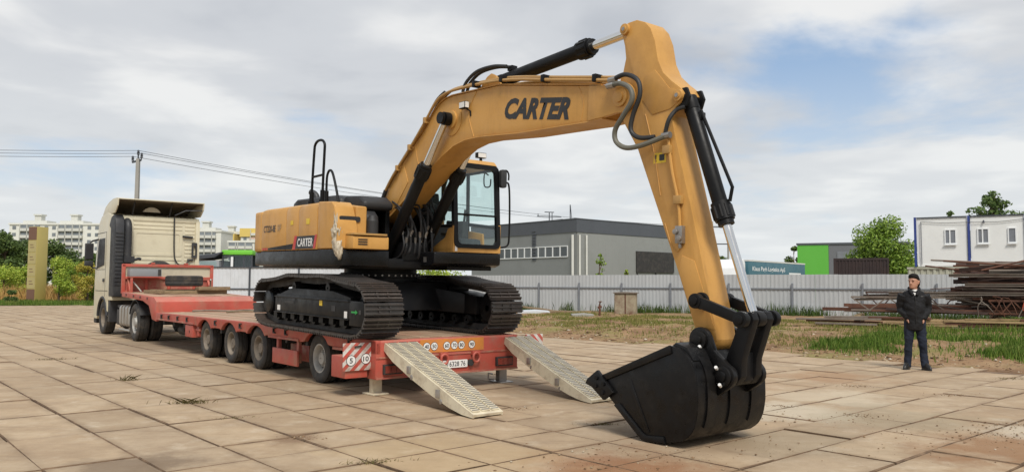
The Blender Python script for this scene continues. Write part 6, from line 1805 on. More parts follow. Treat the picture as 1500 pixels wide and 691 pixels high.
for k in range(11):                 # window strip on the left wall
    y0 = 1.1 + k * 1.03
    d = MB(); ring_plate(d, roundrect(y0, y0 + 1.03, 4.25, 5.35, 0.02, 1), roundrect(y0 + 0.07, y0 + 0.96, 4.33, 5.27, 0.02, 1), -0.14, -0.055); fo = d.build('window', MT['winframe'], wh_)
    d = MB(); d.box(-0.10, -0.09, y0 + 0.06, y0 + 0.97, 4.31, 5.29); d.box(-0.12, -0.101, y0 + 0.49, y0 + 0.53, 4.33, 5.27) if k % 2 else None; d.build('pane', MT['pane'], fo)
MT['pipew'] = paint('pipe_pale', srgb(206, 206, 200), 0.5, 0.04)
for x, y in ((-0.2, 0.35), (1.15, -0.2), (0.2, -0.2)):
    d = MB(); d.cyl((x, y, 0), (x, y, HH - 1.5), 0.13 if y > 0 else 0.10, n=10); d.build('downpipe', MT['pipew'], wh_)
d = MB(); d.box(8.6, 14.8, -0.20, -0.07, 2.9, 5.05); dr_ = d.build('dark_opening', MT['chassis'], wh_)  # dark block painted for the shade inside the garage opening
for x in (8.7, 11.7): 
    d = MB(); d.box(x, x + 0.1, -0.18, -0.08, 0.0, 2.9); d.build('opening_post', MT['chassis'], wh_)
for x in (10.6, 13.2):
    d = MB(); d.box(x, x + 0.8, -0.10, -0.065, 0.3, 2.6); d.build('door', MT['winframe'], wh_)
d = MB(); d.box(-0.13, -0.07, 5.6, 6.1, 4.0, HH - 0.9)
for k in range(10): d.box(-0.20, -0.13, 5.6, 6.1, 4.2 + 0.3 * k, 4.24 + 0.3 * k)
d.build('wall_ladder', MT['whdark'], wh_)
# masts on its roof
for x, y, h_, lab in ((1.2, 5.0, 1.5, 'low aerial frame on the warehouse roof, left of the lattice mast'), (3.2, 4.0, 2.3, 'thin lattice mast on the warehouse roof')):
    o = MB(); o.cyl((0, 0, 0), (0, 0, h_), 0.05, n=6)
    if h_ < 2: o.box(-1.3, 1.3, -0.03, 0.03, h_ - 0.5, h_ - 0.42); o.box(-0.5, 0.5, -0.03, 0.03, h_ - 0.06, h_ + 0.02); o.cyl((0.3, 0, 0), (0.3, 0, h_), 0.04, n=6); o.cyl((-1.2, 0, h_ - 0.45), (-1.2, 0, h_ - 0.2), 0.04, n=6)
    else: o.cyl((0.25, 0, 0), (0.02, 0, h_), 0.03, n=6); o.bar((-0.6, 0, 0.5), (0.6, 0, 0.7), 0.05, 0.05); o.bar((0.4, 0, 0), (0.9, 0, 0.9), 0.04, 0.04)
    w_ = Vector((6.17, 75.0, 0)) + wd1 * x + wd2 * y
    tag(o.build('aerial_mast', MT['postdk'], None, (w_.x, w_.y, HH - 0.42), (0, 0, 0.3)), lab, 'aerial', 'aerials on the warehouse roof')

# ------------------------------------------------------------------ parked teal lorry
lo_r = math.atan2(0.774, 0.635)
lor = thing('box_lorry', 'teal box lorry with white lettering parked behind the grey fence', 'lorry', (19.5, 65.0, 0), (0, 0, lo_r))
MT['teal'] = paint('box_teal', srgb(64, 106, 118), 0.45, 0.05, 0.5, srgb(48, 92, 118), 0.5, 0.35)
d = MB(); d.box(0, 13.4, 0, 2.5, 1.1, 3.62); bxb = d.build('box_body', MT['teal'], lor, bevel=0.03)
d = MB(); d.box(-0.02, 13.42, -0.02, 2.52, 3.58, 3.70); d.build('roof_edge', MT['pipew'], bxb)
lettering('Klaus Pagh Logistics ApS', MT['winframe'], bxb, (0.8, -0.004, 2.70), (1, 0, 0), (0, 0, 1), 7.4, 0.48, 0, 0.02)
lettering('www.klauspagh.dk', MT['winframe'], bxb, (0.8, -0.004, 2.25), (1, 0, 0), (0, 0, 1), 3.2, 0.16, 0, 0.0)
d = MB(); d.box(9.2, 12.2, -0.006, -0.002, 1.5, 2.75); em = d.build('emblem', MT['winframe'], bxb)
d = MB(); d.prism([(9.8, 2.2), (10.4, 2.6), (10.2, 2.2)], -0.010, -0.007); d.prism([(10.6, 2.5), (11.9, 2.45), (11.6, 2.25), (10.8, 2.25)], -0.010, -0.007); d.build('emblem_mark', MT['teal'], em)
d = MB(); d.prism([(-2.6, 0.6), (-0.5, 0.6), (-0.5, 3.4), (-0.75, 3.75), (-1.6, 3.55), (-2.2, 3.0), (-2.5, 2.0)], 0.05, 2.45); lc = d.build('cab', MT['winframe'], lor, bevel=0.08)
d = MB(); d.prism([(-2.25, 1.9), (-1.35, 1.9), (-1.35, 2.6), (-2.05, 2.6)], 0.035, 0.045); d.build('side_window', MT['letter'], lc)
for x in (-1.7, 1.2, 10.2, 11.5):
    d = MB(); d.lathe([(0.02, -0.12), (0.48, -0.12), (0.5, 0.0), (0.48, 0.15), (0.02, 0.15)], (x, 0.25, 0.5), 'y', 20); d.build('wheel', MT['tyre'], lor)

# ------------------------------------------------------------------ green and grey hall, brown container, white site cabins
gb = thing('green_hall', 'low hall with a bright green front panel beside a grey wall', 'building', (32.6, 90.0, 0), (0, 0, -0.40))
MT['hallgreen'] = paint('panel_green', srgb(92, 172, 62), 0.5, 0.03, 0.3)
MT['hallgrey'] = paint('panel_grey', srgb(104, 106, 110), 0.6, 0.04, 0.3)
d = MB(); d.box(0.05, 11.5, 0.1, 12, 0, 6.15); d.build('core', MT['hallgrey'], gb)
d = MB(); d.box(0, 3.3, -0.05, 0.08, 0, 6.2); d.build('green_panel', MT['hallgreen'], gb)
d = MB(); d.box(3.32, 11.5, -0.03, 0.08, 0, 6.2); d.build('grey_panel', MT['hallgrey'], gb)
d = MB(); d.box(-0.1, 11.6, -0.12, 0.15, 6.2, 6.42); d.build('roof_edge', MT['whdark'], gb)
d = MB(); d.box(4.2, 8.2, -0.10, -0.035, 4.4, 5.4); d.build('sign_board', MT['post'], gb)
bc = thing('brown_container', 'dark brown container standing behind the grey fence in front of the hall', 'container', (24.5, 60.0, 0), (0, 0, -0.42))
MT['brown'] = paint('container_brown', srgb(48, 36, 36), 0.55, 0.08, 0.6, srgb(66, 48, 42), 0.4, 1.0)
d = MB(); d.box(0, 3.75, 0.03, 6.0, 1.1, 3.62); d.build('container_box', MT['brown'], bc)
link('front_sheet', sheet_mesh('front_sheet', 3.55, 1.2, 3.5, MT['brown'], 0.23, 0.04), bc, (0.1, -0.03, 0))
d = MB(); d.box(-0.03, 0.1, -0.05, 0.1, 1.05, 3.66); d.box(3.65, 3.78, -0.05, 0.1, 1.05, 3.66); d.box(0.1, 3.65, -0.05, 0.1, 3.5, 3.66); d.box(0.1, 3.65, -0.05, 0.1, 1.05, 1.2); d.build('edge_frame', MT['brown'], bc)
d = MB(); d.box(0.3, 3.2, 0.3, 5.8, 0, 1.05); d.build('plinth', MT['post'], bc)
# two-storey stack of site cabins
mdir = Vector((3.9, -2.3, 0)).normalized()
ma = math.atan2(mdir.y, mdir.x)
cabn = thing('site_cabins', 'white site cabins with blue corner posts stacked behind the scrap pile', 'building', (20.5, 40.0, 0), (0, 0, ma))
MT['cabw'] = paint('cabin_white', srgb(224, 225, 222), 0.5, 0.03, 0.5, srgb(204, 206, 204), 0.3, 1.0)
MT['cabb'] = paint('cabin_blue', srgb(44, 62, 128), 0.45, 0.05, 0.6)
MT['cont'] = paint('container_pale', srgb(172, 172, 156), 0.6, 0.06, 0.8, srgb(132, 126, 104), 0.6, 1.6)
UW, UZ0, UZ1 = 2.36, 2.55, 5.02
for k in range(3):
    x0 = k * UW
    d = MB(); d.box(x0 + 0.07, x0 + UW - 0.07, 0.02, 6.0, UZ0 + 0.05, UZ1 - 0.05); wl_ = d.build('cabin_wall', MT['cabw'], cabn)
    d = MB(); d.box(x0 + 0.07, x0 + UW - 0.07, -0.03, 0.1, UZ1 - 0.04, UZ1 + 0.02); d.build('roof_beam', MT['postdk'], cabn)
    d = MB(); d.box(x0 + 0.09, x0 + UW - 0.09, -0.012, 0.06, UZ0, UZ0 + 0.10); d.build('floor_beam', MT['cabw'], cabn)
    wins = ((1.30, 1.82),) if k == 0 else ((0.35, 0.85), (1.62, 1.98)) if k == 1 else ((0.8, 1.5),)
    for a_, b_ in wins:
        xa, xb = x0 + a_, x0 + b_
        d = MB(); ring_plate(d, roundrect(xa, xb, 3.65, 4.40, 0.01, 1), roundrect(xa + 0.05, xb - 0.05, 3.71, 4.35, 0.01, 1), -0.03, 0.03, 'y'); fo = d.build('window', MT['winframe'], cabn)
        d = MB(); d.box(xa + 0.045, xb - 0.045, 0.0, 0.015, 3.70, 4.36); d.build('pane', MT['post'], fo)
        if b_ - a_ > 0.45: d = MB(); d.box((xa + xb) / 2 - 0.055, (xa + xb) / 2 + 0.005, -0.028, -0.001, 3.71, 4.35); d.build('mullion', MT['winframe'], fo)
        d = MB(); d.box(xa - 0.03, xb + 0.03, -0.09, -0.031, 3.60, 3.645); d.build('sill', MT['winframe'], fo)
    if k == 1: 
        d = MB(); d.box(x0 + 0.62, x0 + 0.66, -0.06, 0.02, 4.72, 4.80); d.cyl((x0 + 0.64, -0.05, 4.76), (x0 + 0.64, -0.09, 4.66), 0.04, n=8); d.build('wall_lamp', MT['postdk'], cabn)
for k in range(4):
    d = MB(); d.box(k * UW - 0.055, k * UW + 0.055, -0.05, 0.12, UZ0 + 0.0, UZ1 + 0.03); d.build('corner_post', MT['cabb'], cabn)
d = MB(); d.cyl((0.27, -0.06, UZ0 + 0.1), (0.27, -0.06, UZ1 - 0.2), 0.022, n=6); d.build('cable_pipe', MT['post'], cabn)
d = MB(); d.tube(spline([(0.3, -0.04, 4.82), (1.3, -0.04, 4.72), (2.3, -0.06, 4.72), (3.6, -0.04, 4.70), (4.7, -0.04, 4.80), (5.5, -0.04, 4.84)], 5), 0.012, 5); d.build('cable', MT['postdk'], cabn)
d = MB(); d.box(-0.4, 7.2, 0.10, 6.0, 0.0, UZ0 - 0.03); d.build('lower_container', MT['cont'], cabn)
link('container_sheet', sheet_mesh('container_sheet', 7.5, 0.0, UZ0 - 0.12, MT['cont'], 0.28, 0.05), cabn, (-0.35, 0.03, 0))
d = MB(); d.box(-0.42, 7.22, 0.0, 0.12, UZ0 - 0.12, UZ0 - 0.02); d.build('container_beam', MT['cont'], cabn)

# ------------------------------------------------------------------ green machine and grey vehicle behind the white fence
MT['appleg'] = paint('machine_green', srgb(112, 190, 60), 0.45, 0.04, 1.0)
gm = thing('green_tractor', 'machine with a bright green cab roof behind the white fence', 'tractor', (-16.65, 45.2, 0), (0, 0, 0.05))
d = MB(); d.box(0.0, 1.75, 0, 1.6, 3.22, 3.50); d.build('roof', MT['appleg'], gm, bevel=0.06)
d = MB()
for x in (0.06, 0.62, 1.25, 1.69):
    d.box(x - 0.04, x + 0.04, 0.05, 0.12, 1.4, 3.22)
d.box(0.02, 1.73, 1.45, 1.55, 1.4, 3.22); d.build('cab_frame', MT['postdk'], gm)
d = MB(); d.box(0.05, 1.70, 0.07, 0.08, 2.4, 3.2); d.build('cab_window', MT['cabglass'], gm)
d = MB(); d.box(-0.1, 1.85, 0.0, 1.6, 0.9, 2.4); d.build('body', MT['postdk'], gm, bevel=0.05)
d = MB(); d.box(0.55, 0.68, -0.08, -0.02, 2.45, 3.1); d.build('exhaust', MT['winframe'], gm)
for x in (0.2, 1.5):
    d = MB(); d.lathe([(0.02, -0.2), (0.55, -0.2), (0.6, 0), (0.55, 0.2), (0.02, 0.2)], (x, 0.0, 0.6), 'y', 20); d.build('wheel', MT['tyre'], gm)
gv = thing('grey_vehicle', 'grey vehicle with a sloping dark roof behind the white fence beside the lorry cab', 'vehicle', (-17.95, 45.0, 0), (0, 0, 0.0))
d = MB(); d.prism([(0, 0.7), (1.25, 0.7), (1.25, 2.9), (0.1, 2.9)], 0, 1.8); d.build('body', MT['grey'], gv, bevel=0.08)
d = MB(); d.prism([(-0.08, 2.92), (1.0, 3.05), (1.40, 3.32), (1.42, 3.38), (0.9, 3.26), (-0.08, 3.16)], -0.1, 1.9); d.build('roof', MT['postdk'], gv, bevel=0.03)
d = MB(); d.box(0.12, 1.1, -0.010, -0.004, 2.3, 2.85); d.build('window', MT['cabglass'], gv)
for x in (0.25, 1.0):
    d = MB(); d.lathe([(0.02, -0.12), (0.42, -0.12), (0.45, 0), (0.42, 0.12), (0.02, 0.12)], (x, 0.1, 0.45), 'y', 18); d.build('wheel', MT['tyre'], gv)

# ------------------------------------------------------------------ apartment blocks far behind
MT['aptw'] = paint('apt_white', srgb(214, 214, 206), 0.8, 0.03, 0.03, srgb(190, 188, 176), 0.3, 0.05)
MT['apty'] = paint('apt_yellow', srgb(212, 186, 104), 0.8, 0.04, 0.03)
MT['aptp'] = paint('apt_pink', srgb(196, 166, 150), 0.8, 0.04, 0.03)
MT['aptd'] = paint('apt_window', srgb(120, 126, 130), 0.5, 0.2, 0.4)
MT['aptb'] = paint('apt_balcony', srgb(198, 198, 190), 0.7, 0.05, 0.2)
def apartments(label, x0, x1, yd_, h_, bays, mat, towers=(), band=None, st_h=2.9, rot=0.0):
    """bays: list of (u0, u1, kind) along the facade in metres; b = balconies, w = windows"""
    o = thing('apartment_block', label, 'building', (x0, yd_, 0), (0, 0, rot), 'apartment blocks behind the trees')
    ln = x1 - x0
    d = MB(); d.box(0, ln, 0, 14, 0, h_); d.build('wall', mat, o)
    d = MB(); d.box(-0.3, ln + 0.3, -0.4, 14.3, h_, h_ + 0.7); d.build('roof_edge', band or mat, o)
    nf = int(h_ / st_h)
    wv, bl, sh_ = MB(), MB(), MB()
    for u0, u1, kd in bays:
        for f_ in range(nf):
            z = h_ - (f_ + 1) * st_h + 0.5
            if kd == 'b':
                bl.box(u0, u1, -1.3, 0, z - 0.3, z + 0.9); wv.box(u0 + 0.2, u1 - 0.2, -0.5, -0.3, z + 0.92, z + 2.2)
                for q in np.arange(u0, u1 + 0.1, 3.0): bl.box(q - 0.1, q + 0.1, -1.3, 0, z - 0.3, z + 2.6)
            else:
                q = u0 + 0.8
                while q + 1.4 < u1: wv.box(q, q + 1.5, -0.1, 0.05, z + 0.5, z + 1.9); q += 3.2
    if wv.v: tag(wv.build('windows', MT['aptd'], o, smooth=0), kind='stuff')
    if bl.v: tag(bl.build('balconies', MT['aptb'], o, smooth=0), kind='stuff')
    for u in towers:
        d = MB(); d.box(u - 5, u + 5, 3, 10, h_ + 0.7, h_ + 2.0); d.box(u - 1.4, u + 1.4, 5, 8, h_ + 2.0, h_ + 4.3); d.box(u - 1.8, u + 1.8, 4.6, 8.4, h_ + 4.3, h_ + 4.9); d.build('lift_house', MT['aptb'], o)
    return o
K3 = 330.0 / 1155
xs = lambda px, Y: (px - 750) * Y / 1155
apartments('long white apartment block with balconies behind the roadside trees', xs(12, 330), xs(205, 330), 330, 26.0,
           [(0.5, 4.5, 'w'), (5, 13, 'b'), (14, 20.5, 'w'), (21, 31, 'b'), (32, 38, 'w'), (38.5, 47, 'b'), (48, 54, 'w')], MT['aptw'], (8.8, 24.3, 41.4))
apartments('narrow white apartment block with balconies right of the lorry cab', xs(288, 330), xs(323, 330), 330, 23.3, [(0.5, 8, 'b'), (8.2, 10, 'w')], MT['aptw'], (1.5,))
apartments('lower white block in front of the yellow flats', xs(334, 320), xs(372, 320), 320, 18.4, [(0.3, 4, 'b'), (4.2, 10, 'b')], MT['aptw'])
apartments('pink flats with a yellow top storey behind the white fence', xs(303, 380), xs(342, 380), 380, 25.0, [(0.5, 12.5, 'w')], MT['aptp'], (9.5,), MT['apty'])
d = MB(); d.box(0, 13.2, -0.5, 14.5, 0, 3.0); yb_ = d
o = bpy.data.objects['apartment_block.003']
d = MB(); d.box(-0.4, 13.2, -0.6, 14.4, 22.2, 25.8); d.build('top_storey', MT['apty'], o)
apartments('taller yellow-topped tower behind the counterweight of the excavator', xs(352, 375), xs(392, 375), 375, 27.2, [(0.5, 4, 'w'), (5, 12, 'b')], MT['aptw'], (), MT['apty'])
o = bpy.data.objects['apartment_block.004']
d = MB(); d.box(-0.4, 13.4, -0.6, 14.4, 24.0, 28.0); d.build('top_storey', MT['apty'], o)
d = MB(); d.box(4.4, 13.0, -0.55, -0.02, 12.0, 23.9); d.build('pink_panel', MT['aptp'], o)

# ------------------------------------------------------------------ tall price sign by the road
sg = thing('roadside_sign', 'tall square yellow-olive pylon sign by the far edge of the yard', 'sign', (-39.7, 66.0, 0), (0, 0, 1.28))
MT['olive'] = paint('sign_olive', srgb(178, 162, 96), 0.5, 0.04, 0.5, srgb(160, 146, 84), 0.4, 0.8)
MT['signbrown'] = paint('sign_brown', srgb(112, 82, 66), 0.5, 0.05, 0.6)
MT['signtan'] = paint('sign_tan', srgb(172, 158, 108), 0.5, 0.05, 0.6)
d = MB(); d.box(-0.55, 0.55, -0.45, 0.45, 0, 6.25); d.build('pylon', MT['olive'], sg, bevel=0.03)
d = MB(); d.box(-0.575, -0.552, -0.42, 0.42, 0.0, 1.05); d.build('base_panel', MT['signbrown'], sg)
d = MB(); d.box(-0.575, -0.552, -0.42, 0.42, 5.15, 6.22); d.build('top_panel', MT['signbrown'], sg)
for k in range(4):
    z = 1.12 + k * 1.01
    d = MB(); d.box(-0.572, -0.553, -0.42, 0.42, z, z + 0.93); pn = d.build('price_panel', MT['signtan'], sg)
    d = MB(); d.box(-0.578, -0.573, -0.22, 0.20, z + 0.34, z + 0.40); d.box(-0.578, -0.573, -0.12, 0.22, z + 0.56, z + 0.62); d.build('print_row', MT['signbrown'], pn)

# ------------------------------------------------------------------ utility pole, wires, twin pole
MT['conc'] = paint('pole_concrete', srgb(150, 148, 142), 0.8, 0.06, 0.8)
up = thing('utility_pole', 'concrete power pole with dark insulators behind the lorry cab', 'pole', (-26.3, 55.0, 0))
d = MB(); d.add([(-0.17, -0.15, 0), (0.17, -0.15, 0), (0.17, 0.15, 0), (-0.17, 0.15, 0), (-0.11, -0.1, 10.3), (0.11, -0.1, 10.3), (0.11, 0.1, 10.3), (-0.11, 0.1, 10.3)], [(3, 2, 1, 0), (4, 5, 6, 7), (0, 1, 5, 4), (1, 2, 6, 5), (2, 3, 7, 6), (3, 0, 4, 7)]); d.build('shaft', MT['conc'], up)
d = MB(); d.bar((-0.42, 0, 10.05), (0.2, 0, 10.2), 0.12, 0.12); d.cyl((0.0, 0, 10.2), (0.0, 0, 10.62), 0.05, n=8); d.cyl((0.22, 0, 10.2), (0.22, 0, 10.45), 0.04, n=8); d.build('cross_arm', MT['postdk'], up)
ins = ((-0.38, 10.30), (0.0, 10.72), (0.24, 10.52))
for x, z in ins:
    d = MB(); d.lathe([(0.02, -0.14), (0.10, -0.14), (0.06, -0.04), (0.11, 0.0), (0.06, 0.06), (0.09, 0.10), (0.04, 0.20), (0.0, 0.2)], (x, 0, z), 'z', 10); d.build('insulator', MT['postdk'], up)
tp_ = thing('twin_pole', 'pair of slim power poles with cross bars beyond the excavator arm', 'pole', (30.7, 116.0, 0))
for x in (-1.15, 1.15):
    d = MB(); d.cyl((x, 0, 0), (x, 0, 11.0), 0.17, 0.13, 10); d.build('shaft', MT['conc'], tp_)
d = MB(); d.box(-1.3, 1.3, -0.1, 0.1, 7.6, 7.75); d.box(-1.8, 1.8, -0.1, 0.1, 10.1, 10.25); d.box(-1.0, 1.0, -0.3, 0.3, 3.2, 4.0); d.build('cross_arm', MT['postdk'], tp_)
labs = ('lower power wire running from the concrete pole', 'upper power wire running from the top of the concrete pole', 'middle power wire running from the concrete pole')
for k, (x, z) in enumerate(ins):
    a_ = Vector((-26.3 + x, 55.0, z + 0.16))
    b_ = Vector((30.7 - 1.6 + 1.6 * k, 116.0, 10.35))
    c_ = Vector((-66 + x, 48.0, z + 0.5))
    d = MB()
    for p, q, sag in ((c_, a_, 0.5), (a_, b_, 1.3)):
        d.tube([p.lerp(q, i / 18) - Vector((0, 0, sag * 4 * (i / 18) * (1 - i / 18))) for i in range(19)], 0.016, 5)
    tag(d.build('power_wire', MT['postdk']), labs[k], 'wire', 'power wires from the concrete pole')

# ------------------------------------------------------------------ trees and bushes
def leaf_mat(name, cols):
    t = NT(name)
    c = t.ramp(t.island(), [(i / (len(cols) - 1), q) for i, q in enumerate(cols)])
    c = t.mix(t.ramp(t.noise(0.5, 3), [(0.35, 0.0), (0.7, 0.35)]), c, cols[0])
    t.set('Base Color', c); t.set('Roughness', 0.55); t.set('Specular IOR Level', 0.3)
    tl = t.n.new('ShaderNodeBsdfTranslucent'); t.l.new(c, tl.inputs[0])
    mx = t.n.new('ShaderNodeMixShader'); mx.inputs[0].default_value = 0.3
    t.l.new(t.b.outputs[0], mx.inputs[1]); t.l.new(tl.outputs[0], mx.inputs[2]); t.l.new(mx.outputs[0], t.out.inputs[0])
    return t.m
MT['leafdk'] = leaf_mat('leaf_dark', [srgb(62, 82, 38), srgb(86, 106, 52), srgb(114, 132, 72)])
MT['leafmd'] = leaf_mat('leaf_mid', [srgb(88, 116, 38), srgb(122, 150, 54), srgb(158, 180, 80)])
MT['leaflt'] = leaf_mat('leaf_light', [srgb(124, 150, 54), srgb(162, 182, 66), srgb(196, 202, 92)])
MT['leafyl'] = leaf_mat('leaf_yellow', [srgb(150, 146, 60), srgb(176, 164, 66), srgb(192, 176, 88)])
MT['needle'] = leaf_mat('needle', [srgb(70, 92, 52), srgb(94, 116, 62), srgb(120, 140, 80)])
MT['bark'] = paint('bark', srgb(92, 78, 64), 0.9, 0.15, 2.0)

def tree(name, label, loc, h_, cr, cz0, n, leaf, mat, seed, group=None, lobes=14, conical=False, cat='tree', stems=1):
    """trunk with limbs; crown of leaf-sized faces clustered round the twig ends"""
    rg = np.random.default_rng(seed)
    o = thing(name, label, cat, loc, (0, 0, rg.random() * 6), group)
    ch = h_ - cz0
    cen = []
    for k in range(lobes):
        f_ = (k + 0.5) / lobes
        if conical:
            zz_ = cz0 + ch * f_; rad = cr * (1 - f_) ** 0.75 * (0.15 + 0.95 * rg.random())
        else:
            zz_ = cz0 + ch * (0.10 + 0.85 * rg.random()); rel = (zz_ - cz0) / ch
            rad = cr * math.sqrt(max(0.05, 1 - (2 * rel - 0.85) ** 2)) * (0.35 + 0.65 * rg.random())
        an = rg.random() * 2 * PI
        cen.append((rad * math.cos(an), rad * math.sin(an), zz_, cr * (0.20 + 0.22 * rg.random()) * ((1 - f_) * 0.7 + 0.35 if conical else 1)))
    cen.append((0, 0, h_ - cr * 0.25, cr * 0.22))
    d = MB()
    for s_ in range(stems):
        bx, by = (0, 0) if stems == 1 else (rg.normal(0, cr * 0.25), rg.normal(0, cr * 0.25))
        d.tube([(bx, by, -0.1), (bx * 0.8 + rg.normal(0, 0.05), by * 0.8, h_ * 0.3), (bx * 0.5 + rg.normal(0, 0.1), by * 0.5 + rg.normal(0, 0.1), h_ * 0.62), (0, 0, h_ * 0.9)], [0.026 * h_ / stems ** 0.5, 0.02 * h_ / stems ** 0.5, 0.012 * h_ / stems ** 0.5, 0.004 * h_], 8)
    for x, y, z, r_ in cen[:lobes]:
        zb = max(cz0 * 0.7, z - 0.45 * math.hypot(x, y) - 0.1 * h_)
        d.tube([(0, 0, zb), (x * 0.5, y * 0.5, zb + (z - zb) * 0.6), (x, y, z)], [0.009 * h_, 0.006 * h_, 0.003 * h_], 5)
    d.build('trunk', MT['bark'], o)
    wts = np.array([c[3] ** 2 for c in cen]); wts /= wts.sum()
    pk = rg.choice(len(cen), n, p=wts)
    C = np.array(cen)[pk]
    v = rg.normal(0, 1, (n, 3)); v /= np.linalg.norm(v, axis=1)[:, None]
    rad = C[:, 3:4] * (0.55 + 0.75 * rg.random((n, 1)) ** 0.8)
    P = C[:, :3] + v * rad * np.array([1, 1, 0.8 if not conical else 0.35])
    P[:, 2] = np.maximum(P[:, 2], 0.08)
    nrm = v + rg.normal(0, 0.7, (n, 3)) + np.array([0, 0, 0.5])
    nrm /= np.linalg.norm(nrm, axis=1)[:, None]
    a_ = np.cross(nrm, rg.normal(0, 1, (n, 3))); a_ /= np.linalg.norm(a_, axis=1)[:, None] + 1e-9
    b_ = np.cross(nrm, a_)
    s = leaf * (0.55 + 0.9 * rg.random((n, 1)))
    V = np.stack([P - a_ * s, P + b_ * s * 0.55, P + a_ * s, P - b_ * s * 0.55], 1)
    F = (np.arange(n)[:, None] * 4 + np.arange(4)[None]).reshape(-1)
    link('crown', np_mesh('crown', V.reshape(-1, 3), F, 4, mat), o)
    return o
def place(px, Y): return (xs(px, Y), Y, 0)
G1 = 'trees by the far edge of the yard'
tree('dark_tree', 'dark green tree at the left edge behind the reeds', place(6, 92), 7.4, 3.0, 0.6, 5200, 0.17, MT['leafdk'], 1, G1)
tree('dark_tree', 'dark green tree between the left edge and the pylon sign', place(32, 96), 7.0, 2.9, 0.6, 5200, 0.17, MT['leafdk'], 2, G1)
tree('dark_tree', 'dark green tree just right of the pylon sign', place(80, 97), 6.4, 2.7, 0.6, 4800, 0.17, MT['leafdk'], 3, G1)
tree('dark_tree', 'dark low tree behind the light bushes beside the lorry cab', place(118, 102), 4.6, 2.4, 0.4, 4200, 0.17, MT['leafdk'], 4, G1)
tree('dark_tree', 'dark low tree hidden partly behind the lorry mirror', place(142, 100), 5.0, 2.4, 0.4, 4200, 0.17, MT['leafdk'], 5, G1)
tree('dark_tree', 'dark tree beyond the left picture edge', place(-26, 94), 7.2, 3.0, 0.6, 4200, 0.17, MT['leafdk'], 15, G1)
G2 = 'light bushes along the reeds'
tree('young_tree', 'light green young tree right of the pylon sign', place(88, 63), 3.5, 1.3, 0.35, 3600, 0.075, MT['leaflt'], 6, G2)
tree('young_tree', 'yellowish young tree close to the lorry cab', place(130, 64), 3.4, 1.25, 0.3, 3000, 0.075, MT['leafyl'], 7, G2)
tree('young_tree', 'mid green bush between the two light young trees', place(109, 68), 3.0, 1.5, 0.2, 2800, 0.08, MT['leafmd'], 8, G2)
tree('young_tree', 'slim light green tree left of the pylon sign', place(41, 72), 3.3, 0.55, 0.3, 1500, 0.08, MT['leaflt'], 9, G2)
tree('bush', 'yellow-green bush at the left picture edge', place(8, 70), 3.0, 1.8, 0.2, 3000, 0.09, MT['leaflt'], 10, G2, cat='bush')
tree('bush', 'yellow-green bush behind the slim tree left of the sign', place(28, 73), 2.7, 1.6, 0.2, 2600, 0.09, MT['leaflt'], 11, G2, cat='bush')
tree('bush', 'small round dark bush at the foot of the verge left of the sign', place(19, 61.5), 0.95, 0.62, 0.05, 1500, 0.06, MT['leafdk'], 12, None, lobes=9, cat='bush')
tree('bush', 'green bush between the lorry cab and the mirror', place(140, 66), 2.2, 1.0, 0.1, 2200, 0.08, MT['leafmd'], 13, G2, cat='bush')
tree('broad_tree', 'broad light green tree left of the white site cabins', (29.3, 62.0, 0), 6.5, 2.6, 0.8, 17000, 0.11, MT['leafmd'], 21, lobes=40)
tree('dark_tree', 'small dark tree left of the green hall', place(1163, 120), 7.6, 1.5, 1.0, 2600, 0.17, MT['leafdk'], 22)
tree('larch_tree', 'dark conifer rising behind the white site cabins', (29.4, 48.0, 0), 7.35, 2.6, 3.4, 7500, 0.10, MT['needle'], 23, lobes=46, conical=True)
tree('larch_tree', 'thin conifer tip showing above the left site cabin', (26.5, 47.5, 0), 6.15, 0.75, 2.5, 1700, 0.09, MT['needle'], 24, lobes=18, conical=True)
tree('larch_tree', 'conifer at the right picture edge above the site cabins', (33.2, 49.0, 0), 6.9, 1.6, 2.5, 4200, 0.10, MT['needle'], 25, lobes=28, conical=True)
tree('bush', 'leafy bush seen under the excavator house above the fence', place(640, 52), 2.62, 2.0, 0.4, 3600, 0.085, MT['leaflt'], 26, None, lobes=20, cat='bush')
tree('bush', 'dark bush beyond the excavator arm by the parked lorry', place(1056, 78), 4.4, 1.2, 0.4, 2200, 0.11, MT['leafdk'], 27, None, cat='bush')
tree('sapling', 'thin sapling in front of the grey warehouse wall', place(879, 60), 4.0, 0.55, 1.2, 420, 0.085, MT['leafmd'], 28, 'saplings by the warehouse wall', lobes=9)
tree('sapling', 'small light sapling above the fence left of the dark garage opening', place(918, 56), 2.7, 0.35, 0.8, 500, 0.07, MT['leaflt'], 29, 'saplings by the warehouse wall', lobes=7)

# dry reeds and the green verge at the far left
rg = np.random.default_rng(31)
n = 42000
x = rg.uniform(-62, -22, n); y = rg.uniform(66, 90, n)
v, f = blades(x, y, np.zeros(n) - 0.1, 0.8 + 0.95 * rg.random(n), np.full(n, 0.014), rg, 0.7)
MT['reed'] = blade_material('dry_reeds', [srgb(190, 152, 92), srgb(208, 170, 106), srgb(216, 186, 126)], srgb(200, 156, 92))
tag(link('dry_reeds', np_mesh('dry_reeds', v, f, 5, MT['reed'])), 'dry ochre reeds standing beyond the far edge of the yard', 'reeds', kind='stuff')
n = 26000
x = rg.uniform(-58, -14, n); y = 56.4 + rg.random(n) ** 1.3 * 9.5
v, f = blades(x, y, np.zeros(n) - 0.08, 0.12 + 0.30 * rg.random(n), np.full(n, 0.022), rg, 0.6)
tag(link('grass', np_mesh('grass', v, f, 5, MT['grass'])), 'green grass strip along the far left edge of the yard', 'grass', kind='stuff')

